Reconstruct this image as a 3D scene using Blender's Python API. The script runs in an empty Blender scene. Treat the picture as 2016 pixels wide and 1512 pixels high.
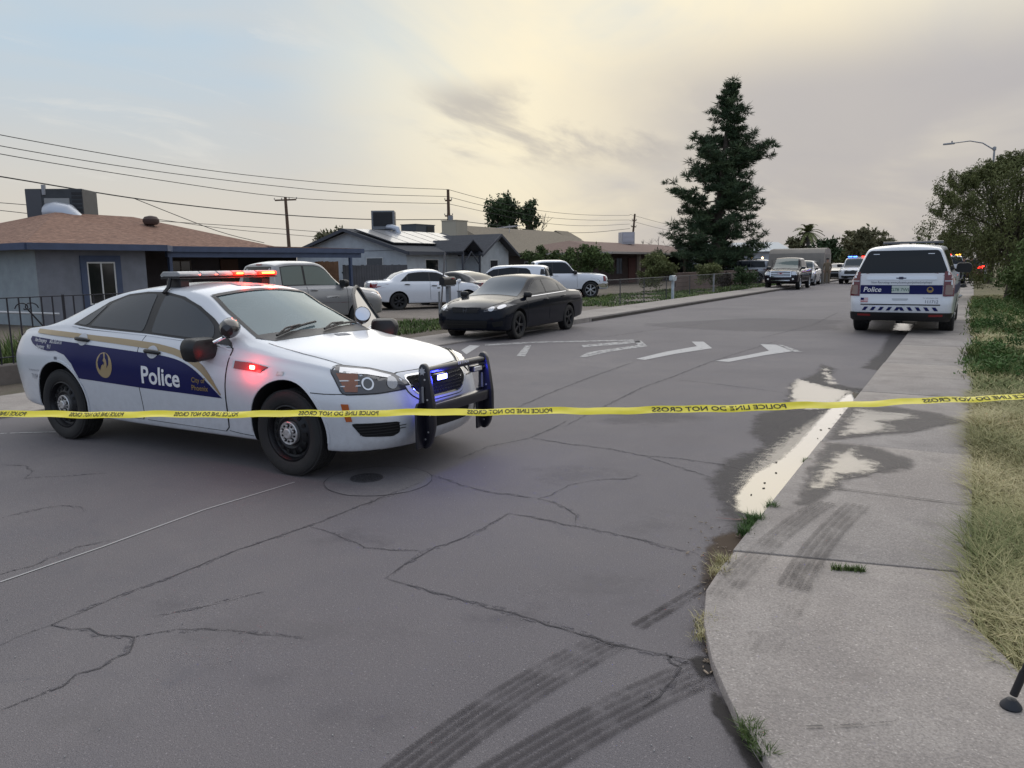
import bpy, bmesh, math, random
import numpy as np
from mathutils import Vector, Matrix
from mathutils.bvhtree import BVHTree

random.seed(7)
rng = np.random.default_rng(11)
scene = bpy.context.scene
C = scene.collection
PI = math.pi

# ------------------------------------------------------------------ camera
H_CAM = 1.66
F_PX, CX, CY = 1512.0, 1008.0, 756.0
ROLL = math.radians(0.75)
YAW = math.radians(30.471)          # camera looks this far left of the street (+Y)
PITCH = math.radians(8.769)         # downwards
CR, SR, CP, SP, CW, SW = (math.cos(ROLL), math.sin(ROLL), math.cos(PITCH), math.sin(PITCH), math.cos(YAW), math.sin(YAW))


def ray(px, py):
    dx, dy = px - CX, py - CY
    x = dx * CR - dy * SR
    y = dx * SR + dy * CR
    fw = F_PX * CP - y * SP
    up = -y * CP - F_PX * SP
    v = Vector((x * CW - fw * SW, x * SW + fw * CW, up))
    return v.normalized()


def G(px, py, z=0.0):
    v = ray(px, py)
    t = (z - H_CAM) / v.z
    return Vector((0, 0, H_CAM)) + v * t


def onX(px, py, X):
    v = ray(px, py)
    return Vector((0, 0, H_CAM)) + v * (X / v.x)


def onY(px, py, Y):
    v = ray(px, py)
    return Vector((0, 0, H_CAM)) + v * (Y / v.y)


def at(px, py, d):
    v = ray(px, py)
    return Vector((0, 0, H_CAM)) + v * (d / math.hypot(v.x, v.y))


cam_d = bpy.data.cameras.new('camera')
cam_d.sensor_width = 36.0
cam_d.lens = 36.0 * F_PX / 2016.0
cam_d.clip_start = 0.05
cam_d.clip_end = 3000
cam = bpy.data.objects.new('camera', cam_d)
C.objects.link(cam)
fwd = Vector((-SW * CP, CW * CP, -SP))
rt0 = Vector((CW, SW, 0))
up0 = rt0.cross(fwd)
rt = rt0 * CR + up0 * (-SR)
up = rt0 * SR + up0 * CR
# positive ROLL: the scene's up leans left in the picture
rt, up = rt0 * CR - up0 * SR, rt0 * SR + up0 * CR
M = Matrix((rt, up, -fwd)).transposed().to_4x4()
M.translation = Vector((0, 0, H_CAM))
cam.matrix_world = M
scene.camera = cam

# ------------------------------------------------------------------ sky and light
GLOW = ray(1330, 95)
SUN_AZ = math.atan2(GLOW.x, GLOW.y)      # from +Y towards +X
SUN_EL = math.radians(42)
world = bpy.data.worlds.new('World')
scene.world = world
world.use_nodes = True


def build_world():
    nt = world.node_tree
    nt.nodes.clear()
    N, L = nt.nodes.new, nt.links.new

    def math_(op, a, b=None, c=None, clamp=False):
        n = N('ShaderNodeMath'); n.operation = op; n.use_clamp = clamp
        for i, v in enumerate((a, b, c)):
            if v is None: continue
            if isinstance(v, (int, float)): n.inputs[i].default_value = v
            else: L(v, n.inputs[i])
        return n.outputs[0]

    def vdot(a, vec):
        n = N('ShaderNodeVectorMath'); n.operation = 'DOT_PRODUCT'
        L(a, n.inputs[0]); n.inputs[1].default_value = vec
        return n.outputs['Value']

    def mixc(f, a, b):
        n = N('ShaderNodeMix'); n.data_type = 'RGBA'; n.clamp_factor = True
        if isinstance(f, (int, float)): n.inputs['Factor'].default_value = f
        else: L(f, n.inputs['Factor'])
        for k, v in (('A', a), ('B', b)):
            s = [i for i in n.inputs if i.name == k and i.type == 'RGBA'][0]
            if isinstance(v, tuple): s.default_value = (*v, 1)
            else: L(v, s)
        return [o for o in n.outputs if o.type == 'RGBA'][0]

    def mr(v, a, b, c=0.0, d=1.0, smooth=True):
        n = N('ShaderNodeMapRange'); n.interpolation_type = 'SMOOTHSTEP' if smooth else 'LINEAR'
        L(v, n.inputs['Value'])
        n.inputs['From Min'].default_value = a; n.inputs['From Max'].default_value = b
        n.inputs['To Min'].default_value = c; n.inputs['To Max'].default_value = d
        return n.outputs['Result']

    tc = N('ShaderNodeTexCoord')
    d = tc.outputs['Generated']
    sep = N('ShaderNodeSeparateXYZ'); L(d, sep.inputs[0])
    z = sep.outputs['Z']
    zc = math_('MAXIMUM', z, 0.0)
    # cloud plane coordinates
    k = math_('ADD', zc, 0.16)
    u = math_('DIVIDE', sep.outputs['X'], k)
    v = math_('DIVIDE', sep.outputs['Y'], k)
    cmb = N('ShaderNodeCombineXYZ'); L(u, cmb.inputs[0]); L(v, cmb.inputs[1])
    P = cmb.outputs[0]

    def noise(scale, detail, rough, off=(0, 0, 0), dist=0.0, rotz=0.0, sc=(1, 1, 1)):
        m = N('ShaderNodeMapping'); L(P, m.inputs[0])
        m.inputs['Location'].default_value = off
        m.inputs['Rotation'].default_value = (0, 0, rotz)
        m.inputs['Scale'].default_value = sc
        n = N('ShaderNodeTexNoise'); L(m.outputs[0], n.inputs['Vector'])
        n.inputs['Scale'].default_value = scale
        n.inputs['Detail'].default_value = detail
        n.inputs['Roughness'].default_value = rough
        n.inputs['Distortion'].default_value = dist
        return n.outputs[0]

    sky = N('ShaderNodeTexSky'); sky.sky_type = 'NISHITA'; sky.sun_disc = False
    sky.sun_elevation = SUN_EL; sky.sun_rotation = SUN_AZ
    sky.dust_density = 3.0; sky.air_density = 1.2
    skc = N('ShaderNodeMix'); skc.data_type = 'RGBA'; skc.blend_type = 'MULTIPLY'
    skc.inputs['Factor'].default_value = 1.0
    sa = [i for i in skc.inputs if i.type == 'RGBA']
    L(sky.outputs[0], sa[0]); sa[1].default_value = (0.085, 0.085, 0.085, 1)
    nish = [o for o in skc.outputs if o.type == 'RGBA'][0]

    glow = vdot(d, tuple(GLOW))
    gl = ray(300, 300)
    left = vdot(d, tuple(gl))
    BL = ray(560, -60)
    blue = vdot(d, tuple(BL))
    # veil of high haze: mauve grey at the horizon, cream higher up
    veil = mixc(mr(z, 0.0, 0.30), (0.48, 0.455, 0.45), (0.575, 0.58, 0.57))
    veil = mixc(mr(z, 0.30, 0.70), veil, (0.54, 0.58, 0.65))
    veil = mixc(math_('MULTIPLY', mr(left, 0.90, 1.0), mr(z, 0.40, 0.02)), veil, (0.62, 0.58, 0.515))
    # blue opening up on the left
    n1 = noise(0.55, 4, 0.55, (3.1, 1.7, 0), 0.6)
    bf = math_('MULTIPLY', math_('MULTIPLY', mr(blue, 0.80, 0.97), mr(n1, 0.15, 0.60)), mr(z, 0.05, 0.28), clamp=True)
    veil = mixc(math_('MULTIPLY', bf, 0.95), veil, (0.405, 0.555, 0.69))
    # glow of the sun through cloud
    n2 = noise(1.3, 5, 0.55, (0.4, 5.3, 0), 0.7, 0.5, (1, 0.6, 1))
    gf = math_('MULTIPLY', mr(glow, 0.875, 0.995), mr(n2, 0.0, 0.58), clamp=True)
    veil = mixc(gf, veil, (0.90, 0.80, 0.58))
    # lower deck of darker cloud, strongest towards the right
    RD = ray(1900, 330)
    rd = vdot(d, tuple(RD))
    n3 = noise(0.9, 5, 0.55, (7.7, 2.2, 0), 0.7, 0.4, (1, 0.5, 1))
    band = math_('MULTIPLY', mr(rd, 0.86, 0.985), mr(z, 0.30, 0.19), clamp=True)
    band = math_('MULTIPLY', band, mr(n3, 0.18, 0.5, 0.55, 1.0))
    veil = mixc(math_('MULTIPLY', band, 0.9), veil, (0.405, 0.385, 0.395))
    # small dark cumulus under the glow
    n4 = noise(2.2, 7, 0.58, (1.15, 8.4, 0), 0.45, 0.52, (1.0, 0.46, 1))
    DC = ray(1090, 275)
    dc = mr(vdot(d, tuple(DC)), 0.978, 0.994)
    dkl = math_('MULTIPLY', math_('MULTIPLY', mr(n4, 0.44, 0.64), dc), math_('MULTIPLY', mr(z, 0.10, 0.15), mr(z, 0.235, 0.195)), clamp=True)
    veil = mixc(math_('MULTIPLY', dkl, 0.68), veil, (0.36, 0.34, 0.34))
    # thin bright wisps on the left
    n5 = noise(3.2, 9, 0.66, (2.0, 0.3, 0), 0.7, 0.55, (1.2, 0.35, 1))
    WC = ray(360, 190)
    w = math_('MULTIPLY', mr(vdot(d, tuple(WC)), 0.965, 0.995), mr(n5, 0.55, 0.72), clamp=True)
    veil = mixc(math_('MULTIPLY', w, 0.35), veil, (0.72, 0.70, 0.65))
    # mild large-scale unevenness everywhere
    n6 = noise(0.8, 6, 0.6, (11, 4, 0), 0.5, 0.4, (1, 0.55, 1))
    veil = mixc(mr(n6, 0.35, 0.75, 0.0, 0.10), veil, (0.64, 0.61, 0.56))
    east = mr(glow, 0.25, -0.7)
    veil = mixc(math_('MULTIPLY', east, 0.8), veil, (0.42, 0.525, 0.71))
    col = mixc(0.04, veil, nish)
    # the lower hemisphere (never seen) keeps the horizon colour
    bg = N('ShaderNodeBackground'); L(col, bg.inputs[0]); bg.inputs[1].default_value = 0.95
    out = N('ShaderNodeOutputWorld'); L(bg.outputs[0], out.inputs[0])


build_world()
world.cycles.sampling_method = 'MANUAL'
world.cycles.sample_map_resolution = 256

sun_d = bpy.data.lights.new('sun', 'SUN')
sun_d.energy = 1.35
sun_d.angle = math.radians(85)
sun_d.color = (1.0, 0.96, 0.92)
sun = bpy.data.objects.new('sun', sun_d)
C.objects.link(sun)
sd = Vector((math.sin(SUN_AZ) * math.cos(SUN_EL), math.cos(SUN_AZ) * math.cos(SUN_EL), math.sin(SUN_EL)))
sun.rotation_euler = sd.to_track_quat('Z', 'Y').to_euler()

scene.view_settings.view_transform = 'Standard'
scene.view_settings.look = 'None'
scene.view_settings.exposure = 0.24
scene.view_settings.gamma = 1.0
scene.view_settings.use_curve_mapping = False
scene.cycles.max_bounces = 6
scene.cycles.transparent_max_bounces = 8

# ------------------------------------------------------------------ materials
MATS = {}


def nodes_of(m):
    m.use_nodes = True
    nt = m.node_tree
    return nt, nt.nodes.new, nt.links.new, nt.nodes['Principled BSDF']


def mat(name, col, rough=0.6, metal=0.0, spec=0.5, coat=0.0, var=0.0, scale=20.0, bump=0.0, bscale=None, emit=None, estr=0.0, col2=None, detail=4.0, dirt=None, ior=None, stretch=None):
    """Principled material with optional noise colour variation and bump (object coordinates)."""
    if name in MATS: return MATS[name]
    m = bpy.data.materials.new(name)
    nt, N, L, b = nodes_of(m)
    b.inputs['Base Color'].default_value = (*col, 1)
    b.inputs['Roughness'].default_value = rough
    b.inputs['Metallic'].default_value = metal
    b.inputs['Specular IOR Level'].default_value = spec
    if ior: b.inputs['IOR'].default_value = ior
    b.inputs['Coat Weight'].default_value = coat
    b.inputs['Coat Roughness'].default_value = 0.06
    if emit:
        b.inputs['Emission Color'].default_value = (*emit, 1)
        b.inputs['Emission Strength'].default_value = estr
    if var > 0 or col2 or bump > 0 or dirt:
        tc = N('ShaderNodeTexCoord')
        src = tc.outputs['Object']
        if stretch:
            mp = N('ShaderNodeMapping'); L(src, mp.inputs[0]); mp.inputs['Scale'].default_value = stretch
            src = mp.outputs[0]
    cur = None
    if var > 0 or col2:
        n = N('ShaderNodeTexNoise'); L(src, n.inputs['Vector'])
        n.inputs['Scale'].default_value = scale; n.inputs['Detail'].default_value = detail
        n.inputs['Roughness'].default_value = 0.6
        r = N('ShaderNodeValToRGB'); L(n.outputs[0], r.inputs[0])
        a = tuple(max(0, c * (1 - var)) for c in col)
        c2 = col2 if col2 else tuple(min(1, c * (1 + var)) for c in col)
        r.color_ramp.elements[0].color = (*a, 1); r.color_ramp.elements[0].position = 0.32
        r.color_ramp.elements[1].color = (*c2, 1); r.color_ramp.elements[1].position = 0.68
        cur = r.outputs[0]
        L(cur, b.inputs['Base Color'])
    if dirt:
        dcol, z0, z1, amt = dirt           # road dust low on the object
        sp = N('ShaderNodeSeparateXYZ'); L(tc.outputs['Object'], sp.inputs[0])
        mr = N('ShaderNodeMapRange'); L(sp.outputs['Z'], mr.inputs['Value'])
        mr.inputs['From Min'].default_value = z1; mr.inputs['From Max'].default_value = z0
        mr.inputs['To Min'].default_value = 0; mr.inputs['To Max'].default_value = 1
        n = N('ShaderNodeTexNoise'); L(tc.outputs['Object'], n.inputs['Vector'])
        n.inputs['Scale'].default_value = 14; n.inputs['Detail'].default_value = 6; n.inputs['Roughness'].default_value = 0.7
        mu = N('ShaderNodeMath'); mu.operation = 'MULTIPLY'; L(mr.outputs[0], mu.inputs[0]); L(n.outputs[0], mu.inputs[1])
        m2 = N('ShaderNodeMath'); m2.operation = 'MULTIPLY'; L(mu.outputs[0], m2.inputs[0]); m2.inputs[1].default_value = amt; m2.use_clamp = True
        mx = N('ShaderNodeMix'); mx.data_type = 'RGBA'
        L(m2.outputs[0], mx.inputs['Factor'])
        ab = [i for i in mx.inputs if i.type == 'RGBA']
        if cur: L(cur, ab[0])
        else: ab[0].default_value = (*col, 1)
        ab[1].default_value = (*dcol, 1)
        L([o for o in mx.outputs if o.type == 'RGBA'][0], b.inputs['Base Color'])
    if bump > 0:
        n = N('ShaderNodeTexNoise'); L(src, n.inputs['Vector'])
        n.inputs['Scale'].default_value = bscale or scale * 3; n.inputs['Detail'].default_value = 5
        bp = N('ShaderNodeBump'); bp.inputs['Strength'].default_value = bump; bp.inputs['Distance'].default_value = 0.02
        L(n.outputs[0], bp.inputs['Height']); L(bp.outputs[0], b.inputs['Normal'])
    MATS[name] = m
    return m


# ------------------------------------------------------------------ mesh helpers
def sharp(me, ang=35):
    for p in me.polygons: p.use_smooth = True
    me.set_sharp_from_angle(angle=math.radians(ang))


class MB:
    """collects shapes; build() links them as ONE mesh object"""

    def __init__(s):
        s.v = []; s.f = []

    def add(s, vs, fs):
        o = len(s.v)
        s.v.extend([tuple(p) for p in vs])
        s.f.extend([tuple(i + o for i in f) for f in fs])
        return s

    def box(s, c, sz, rz=0.0, rot=None):
        hx, hy, hz = sz[0] / 2, sz[1] / 2, sz[2] / 2
        P = [Vector((x, y, z)) for z in (-hz, hz) for y in (-hy, hy) for x in (-hx, hx)]
        R = rot if rot is not None else Matrix.Rotation(rz, 3, 'Z')
        c = Vector(c)
        P = [R @ p + c for p in P]
        return s.add(P, [(0, 2, 3, 1), (4, 5, 7, 6), (0, 1, 5, 4), (2, 6, 7, 3), (0, 4, 6, 2), (1, 3, 7, 5)])

    def cyl(s, p0, p1, r0, r1=None, seg=12, caps=True):
        r1 = r0 if r1 is None else r1
        p0, p1 = Vector(p0), Vector(p1)
        d = (p1 - p0)
        if d.length < 1e-9: return s
        d.normalize()
        a = d.orthogonal().normalized(); b = d.cross(a)
        vs = []
        for p, r in ((p0, r0), (p1, r1)):
            for i in range(seg):
                t = 2 * PI * i / seg
                vs.append(p + a * (r * math.cos(t)) + b * (r * math.sin(t)))
        fs = [(i, (i + 1) % seg, seg + (i + 1) % seg, seg + i) for i in range(seg)]
        if caps: fs += [tuple(reversed(range(seg))), tuple(range(seg, 2 * seg))]
        return s.add(vs, fs)

    def tube(s, path, r, seg=8, closed=False):
        path = [Vector(p) for p in path]
        n = len(path)
        rs = r if isinstance(r, (list, tuple)) else [r] * n
        vs = []; ref = None
        for i, p in enumerate(path):
            if closed: d = path[(i + 1) % n] - path[i - 1]
            else: d = path[min(i + 1, n - 1)] - path[max(i - 1, 0)]
            d.normalize()
            if ref is None: ref = d.orthogonal().normalized()
            a = (ref - d * ref.dot(d))
            a = a.normalized() if a.length > 1e-6 else d.orthogonal().normalized()
            ref = a
            b = d.cross(a)
            for j in range(seg):
                t = 2 * PI * j / seg
                vs.append(p + a * (rs[i] * math.cos(t)) + b * (rs[i] * math.sin(t)))
        fs = []
        for i in range(n if closed else n - 1):
            k = (i + 1) % n
            for j in range(seg):
                j2 = (j + 1) % seg
                fs.append((i * seg + j, i * seg + j2, k * seg + j2, k * seg + j))
        if not closed:
            fs += [tuple(reversed(range(seg))), tuple(range((n - 1) * seg, n * seg))]
        return s.add(vs, fs)

    def lathe(s, prof, c=(0, 0, 0), axis='Z', seg=32, caps=False):
        """prof: list of (radius, height along axis)"""
        vs = []
        for r, h in prof:
            for i in range(seg):
                t = 2 * PI * i / seg
                x, y = r * math.cos(t), r * math.sin(t)
                if axis == 'Z': p = (x, y, h)
                elif axis == 'Y': p = (x, h, y)
                else: p = (h, x, y)
                vs.append((p[0] + c[0], p[1] + c[1], p[2] + c[2]))
        fs = []
        for k in range(len(prof) - 1):
            for i in range(seg):
                j = (i + 1) % seg
                fs.append((k * seg + i, k * seg + j, (k + 1) * seg + j, (k + 1) * seg + i))
        if caps:
            fs += [tuple(reversed(range(seg))), tuple(range((len(prof) - 1) * seg, len(prof) * seg))]
        return s.add(vs, fs)

    def prism(s, poly, o, u, v, w, d0, d1):
        """polygon in the (u, v) plane through o, swept along w from d0 to d1"""
        o, u, v, w = Vector(o), Vector(u), Vector(v), Vector(w)
        n = len(poly)
        vs = [o + u * a + v * b + w * d0 for a, b in poly] + [o + u * a + v * b + w * d1 for a, b in poly]
        fs = [tuple(range(n)), tuple(reversed(range(n, 2 * n)))] + [(i, n + i, n + (i + 1) % n, (i + 1) % n) for i in range(n)]
        return s.add(vs, fs)

    def quad(s, a, b, c, d):
        return s.add([a, b, c, d], [(0, 1, 2, 3)])

    def build(s, name, m, parent=None, bevel=0.0, smooth=True, ang=35, fix=True, segs=1):
        me = bpy.data.meshes.new(name)
        me.from_pydata(s.v, [], s.f)
        if bevel > 0 or fix:
            bm = bmesh.new(); bm.from_mesh(me)
            if fix: bmesh.ops.recalc_face_normals(bm, faces=bm.faces)
            if bevel > 0:
                es = [e for e in bm.edges if len(e.link_faces) == 2 and e.calc_face_angle(0) > 0.5]
                bmesh.ops.bevel(bm, geom=es, offset=bevel, segments=segs, affect='EDGES', profile=0.5, clamp_overlap=True)
            bm.to_mesh(me); bm.free()
        return mesh_obj(name, me, m, parent, smooth, ang)


def mesh_obj(name, me, m, parent=None, smooth=True, ang=35):
    if m is not None:
        for q in (m if isinstance(m, (list, tuple)) else [m]): me.materials.append(q)
    if smooth: sharp(me, ang)
    o = bpy.data.objects.new(name, me)
    C.objects.link(o)
    if parent is not None: o.parent = parent
    return o


def tag(o, label=None, cat=None, group=None, kind=None):
    if label: o['label'] = label
    if cat: o['category'] = cat
    if group: o['group'] = group
    if kind: o['kind'] = kind
    return o


def thing(name, label, cat, loc=(0, 0, 0), rz=0.0, group=None, scale=1.0):
    o = bpy.data.objects.new(name, None)
    o.empty_display_size = 0.2
    C.objects.link(o)
    o.location = loc; o.rotation_euler = (0, 0, rz); o.scale = (scale,) * 3
    return tag(o, label, cat, group)


def struct(name, verts, faces, m, smooth=False):
    me = bpy.data.meshes.new(name)
    me.from_pydata([tuple(v) for v in verts], [], faces)
    o = mesh_obj(name, me, m, None, smooth)
    o['kind'] = 'structure'
    return o


def copy_tree(o, parent=None, memo=None):
    c = o.copy(); C.objects.link(c)
    c.parent = parent
    for ch in o.children: copy_tree(ch, c)
    return c


def pchip(pts):
    xs = np.array([p[0] for p in pts], float); ys = np.array([p[1] for p in pts], float)
    h = np.diff(xs); dl = np.diff(ys) / h
    m = np.zeros(len(xs))
    for i in range(1, len(xs) - 1):
        if dl[i - 1] * dl[i] > 0:
            w1 = 2 * h[i] + h[i - 1]; w2 = h[i] + 2 * h[i - 1]
            m[i] = (w1 + w2) / (w1 / dl[i - 1] + w2 / dl[i])
    m[0] = dl[0]; m[-1] = dl[-1]

    def f(x):
        x = np.clip(np.asarray(x, float), xs[0], xs[-1])
        i = np.clip(np.searchsorted(xs, x) - 1, 0, len(xs) - 2)
        t = (x - xs[i]) / h[i]
        return ((2 * t**3 - 3 * t**2 + 1) * ys[i] + (t**3 - 2 * t**2 + t) * h[i] * m[i]
                + (-2 * t**3 + 3 * t**2) * ys[i + 1] + (t**3 - t**2) * h[i] * m[i + 1])
    return f


def chaikin(P, it=2, closed=False):
    P = np.asarray(P, float)
    for _ in range(it):
        if closed:
            Q = np.roll(P, -1, 0)
            A = 0.75 * P + 0.25 * Q; B = 0.25 * P + 0.75 * Q
            P = np.stack([A, B], 1).reshape(-1, P.shape[1])
        else:
            A = 0.75 * P[:-1] + 0.25 * P[1:]; B = 0.25 * P[:-1] + 0.75 * P[1:]
            P = np.vstack([P[:1], np.stack([A, B], 1).reshape(-1, P.shape[1]), P[-1:]])
    return P


def rnd(poly, r=0.03, n=3):
    """round the corners of a 2D polygon"""
    out = []; N = len(poly)
    for i in range(N):
        p = Vector(poly[i]); a = Vector(poly[i - 1]); b = Vector(poly[(i + 1) % N])
        da, db = a - p, b - p
        k = min(r, da.length * 0.45, db.length * 0.45)
        p0 = p + da.normalized() * k; p1 = p + db.normalized() * k
        for j in range(n + 1):
            t = j / n
            q = p0 * (1 - t)**2 + p * (2 * t * (1 - t)) + p1 * t * t
            out.append((q.x, q.y))
    return out


def apply_boolean(o, cutters):
    """difference o by each cutter object; cutters are removed"""
    for c in cutters:
        md = o.modifiers.new('b', 'BOOLEAN')
        md.operation = 'DIFFERENCE'; md.solver = 'EXACT'; md.object = c
        try: md.material_mode = 'TRANSFER'
        except Exception: pass
    dg = bpy.context.evaluated_depsgraph_get()
    me = bpy.data.meshes.new_from_object(o.evaluated_get(dg))
    o.modifiers.clear()
    old = o.data
    o.data = me
    bpy.data.meshes.remove(old)
    for c in cutters:
        m = c.data
        bpy.data.objects.remove(c); bpy.data.meshes.remove(m)


def text_mesh(s, size=1.0, bold=0.0, space=1.0, align='LEFT'):
    """flat triangles of a line of text in the XY plane"""
    cu = bpy.data.curves.new('t', 'FONT')
    cu.body = s; cu.size = size; cu.offset = bold * size; cu.space_character = space
    cu.align_x = align; cu.resolution_u = 3
    o = bpy.data.objects.new('t', cu); C.objects.link(o)
    dg = bpy.context.evaluated_depsgraph_get()
    me = bpy.data.meshes.new_from_object(o.evaluated_get(dg))
    bpy.data.objects.remove(o); bpy.data.curves.remove(cu)
    vs = [(v.co.x, v.co.y) for v in me.vertices]
    fs = [tuple(p.vertices) for p in me.polygons]
    bpy.data.meshes.remove(me)
    return vs, fs
# ------------------------------------------------------------------ car builder
BLACK = mat('black plastic', (0.012, 0.012, 0.013), 0.45)
UNDER = mat('underbody', (0.006, 0.006, 0.006), 0.9)
RUBBER = mat('tyre rubber', (0.014, 0.014, 0.014), 0.75, bump=0.15, bscale=60, dirt=((0.07, 0.06, 0.05), -0.35, 0.1, 0.5))
CHROME = mat('chrome', (0.72, 0.73, 0.75), 0.12, 1.0)
DULLMETAL = mat('dull metal', (0.58, 0.57, 0.56), 0.38, 0.75, var=0.25, scale=30)
ALLOY = mat('alloy', (0.55, 0.56, 0.58), 0.28, 1.0)
DARKRIM = mat('dark rim', (0.018, 0.018, 0.02), 0.4)
GLASS = mat('tinted glass', (0.010, 0.013, 0.016), 0.05, 0.0, 0.3, ior=1.5)
GLASS_SCREEN = mat('windscreen glass', (0.045, 0.06, 0.07), 0.06, 0.0, 0.35, ior=1.6)
LAMP_CLEAR = mat('lamp clear', (0.55, 0.56, 0.58), 0.12, 0.6, 0.5, coat=1.0)
LAMP_DARK = mat('lamp dark', (0.05, 0.05, 0.055), 0.15, 0.2, coat=1.0)
LAMP_RED = mat('lamp red', (0.20, 0.008, 0.010), 0.12, coat=0.6)
LAMP_AMBER = mat('lamp amber', (0.45, 0.10, 0.015), 0.15, coat=0.6)
PLATE = mat('plate', (0.5, 0.56, 0.52), 0.45)
SEAT = mat('seat fabric', (0.035, 0.036, 0.04), 0.8)


def emit(name, col, s):
    return mat(name, tuple(min(1, c * 0.5) for c in col), 0.2, emit=col, estr=s)


def glass_clear():
    m = bpy.data.materials.new('clear tinted glass')
    m.use_nodes = True
    nt = m.node_tree; nt.nodes.clear()
    N, L = nt.nodes.new, nt.links.new
    tr = N('ShaderNodeBsdfTransparent'); tr.inputs[0].default_value = (0.42, 0.50, 0.50, 1)
    gl = N('ShaderNodeBsdfGlossy'); gl.inputs['Roughness'].default_value = 0.03
    gl.inputs[0].default_value = (0.85, 0.93, 0.96, 1)
    fr = N('ShaderNodeFresnel'); fr.inputs[0].default_value = 1.9
    mx = N('ShaderNodeMixShader'); L(fr.outputs[0], mx.inputs[0]); L(tr.outputs[0], mx.inputs[1]); L(gl.outputs[0], mx.inputs[2])
    df = N('ShaderNodeBsdfDiffuse'); df.inputs[0].default_value = (0.30, 0.40, 0.43, 1)
    m2 = N('ShaderNodeMixShader'); m2.inputs[0].default_value = 0.30
    L(mx.outputs[0], m2.inputs[1]); L(df.outputs[0], m2.inputs[2])
    o = N('ShaderNodeOutputMaterial'); L(m2.outputs[0], o.inputs[0])
    return m


GLASS_CLEAR = glass_clear()


def paint(name, col, rough=0.28, coat=0.7, metal=0.0, dust=0.35):
    return mat(name, col, rough, metal, 0.5, coat=coat, dirt=((0.16, 0.14, 0.12), 0.2, 0.75, dust))


FR = {
    'R': (Vector((0, -3, 0)), Vector((1, 0, 0)), Vector((0, 0, 1)), Vector((0, 1, 0))),
    'L': (Vector((0, 3, 0)), Vector((1, 0, 0)), Vector((0, 0, 1)), Vector((0, -1, 0))),
    'F': (Vector((5, 0, 0)), Vector((0, 1, 0)), Vector((0, 0, 1)), Vector((-1, 0, 0))),
    'B': (Vector((-5, 0, 0)), Vector((0, -1, 0)), Vector((0, 0, 1)), Vector((1, 0, 0))),
    'T': (Vector((0, 0, 4)), Vector((1, 0, 0)), Vector((0, 1, 0)), Vector((0, 0, -1))),
}


def ang_frame(a, el=0.0):
    """look at the car from direction a (0 = front, -90deg = right side); u = to the viewer's right, v = up"""
    d = Vector((-math.cos(a) * math.cos(el), -math.sin(a) * math.cos(el), -math.sin(el)))
    u = Vector((-math.sin(a), math.cos(a), 0))
    v = u.cross(-d) if False else Vector((-math.cos(a) * math.sin(el), -math.sin(a) * math.sin(el), math.cos(el)))
    return (-d * 5, u, v, d)


def project(bvh, fr, u, v, off):
    o, U, V, d = fr
    p = o + U * u + V * v
    h = bvh.ray_cast(p, d)
    if h[0] is None: return None, None
    n = h[1]
    if n.dot(d) > 0: n = -n
    return h[0] + n * off, n


def surf_mesh(name, verts2, faces2, fr, bvh, m, parent, off=0.004, grid=0.06, thick=0.0, smooth=True):
    """2D triangles -> split by a grid -> laid on the surface"""
    bm = bmesh.new()
    vs = [bm.verts.new((p[0], p[1], 0)) for p in verts2]
    for f in faces2:
        try: bm.faces.new([vs[i] for i in f])
        except ValueError: pass
    bmesh.ops.triangulate(bm, faces=bm.faces[:])
    us = [p[0] for p in verts2]; ws = [p[1] for p in verts2]
    for ax, lo, hi in ((0, min(us), max(us)), (1, min(ws), max(ws))):
        n = int((hi - lo) / grid)
        for i in range(1, n + 1):
            c = lo + (hi - lo) * i / (n + 1)
            co = (c, 0, 0) if ax == 0 else (0, c, 0)
            no = (1, 0, 0) if ax == 0 else (0, 1, 0)
            bmesh.ops.bisect_plane(bm, geom=bm.verts[:] + bm.edges[:] + bm.faces[:], plane_co=co, plane_no=no, dist=1e-5)
    kill = []; nrm = {}
    for v in bm.verts:
        q, n = project(bvh, fr, v.co.x, v.co.y, off)
        if q is None: kill.append(v)
        else:
            v.co = q; nrm[v] = n
    if kill: bmesh.ops.delete(bm, geom=kill, context='VERTS')
    # normals outward
    d = fr[3]
    for f in bm.faces:
        f.normal_update()
        if f.normal.dot(d) > 0: f.normal_flip()
    if thick > 0:
        be = [e for e in bm.edges if e.is_boundary]
        low = {}
        for e in be:
            for v in e.verts:
                if v not in low: low[v] = bm.verts.new(v.co - nrm[v] * thick)
        for e in be:
            f = e.link_faces[0]
            a, b = e.verts
            lp = [l for l in f.loops if l.edge == e][0]
            a, b = lp.vert, lp.link_loop_next.vert
            try: bm.faces.new((b, a, low[a], low[b]))
            except ValueError: pass
    me = bpy.data.meshes.new(name)
    bm.to_mesh(me); bm.free()
    return mesh_obj(name, me, m, parent, smooth, 40)


def patch(name, poly, fr, bvh, m, parent, off=0.004, grid=0.07, thick=0.0):
    fr = FR[fr] if isinstance(fr, str) else fr
    return surf_mesh(name, poly, [tuple(range(len(poly)))], fr, bvh, m, parent, off, grid, thick)


def surf_text(name, s, u, v, size, fr, bvh, m, parent, off=0.008, bold=0.0, rot=0.0, sx=1.0, shear=0.0, align='LEFT', space=1.0, flip=False):
    fr = FR[fr] if isinstance(fr, str) else fr
    vs, fs = text_mesh(s, size, bold, space, align)
    c, sn = math.cos(rot), math.sin(rot)
    out = []
    for x, y in vs:
        x = x * sx + y * shear
        if flip: x = -x
        out.append((u + x * c - y * sn, v + x * sn + y * c))
    return surf_mesh(name, out, fs, fr, bvh, m, parent, off, 0.08)


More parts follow.
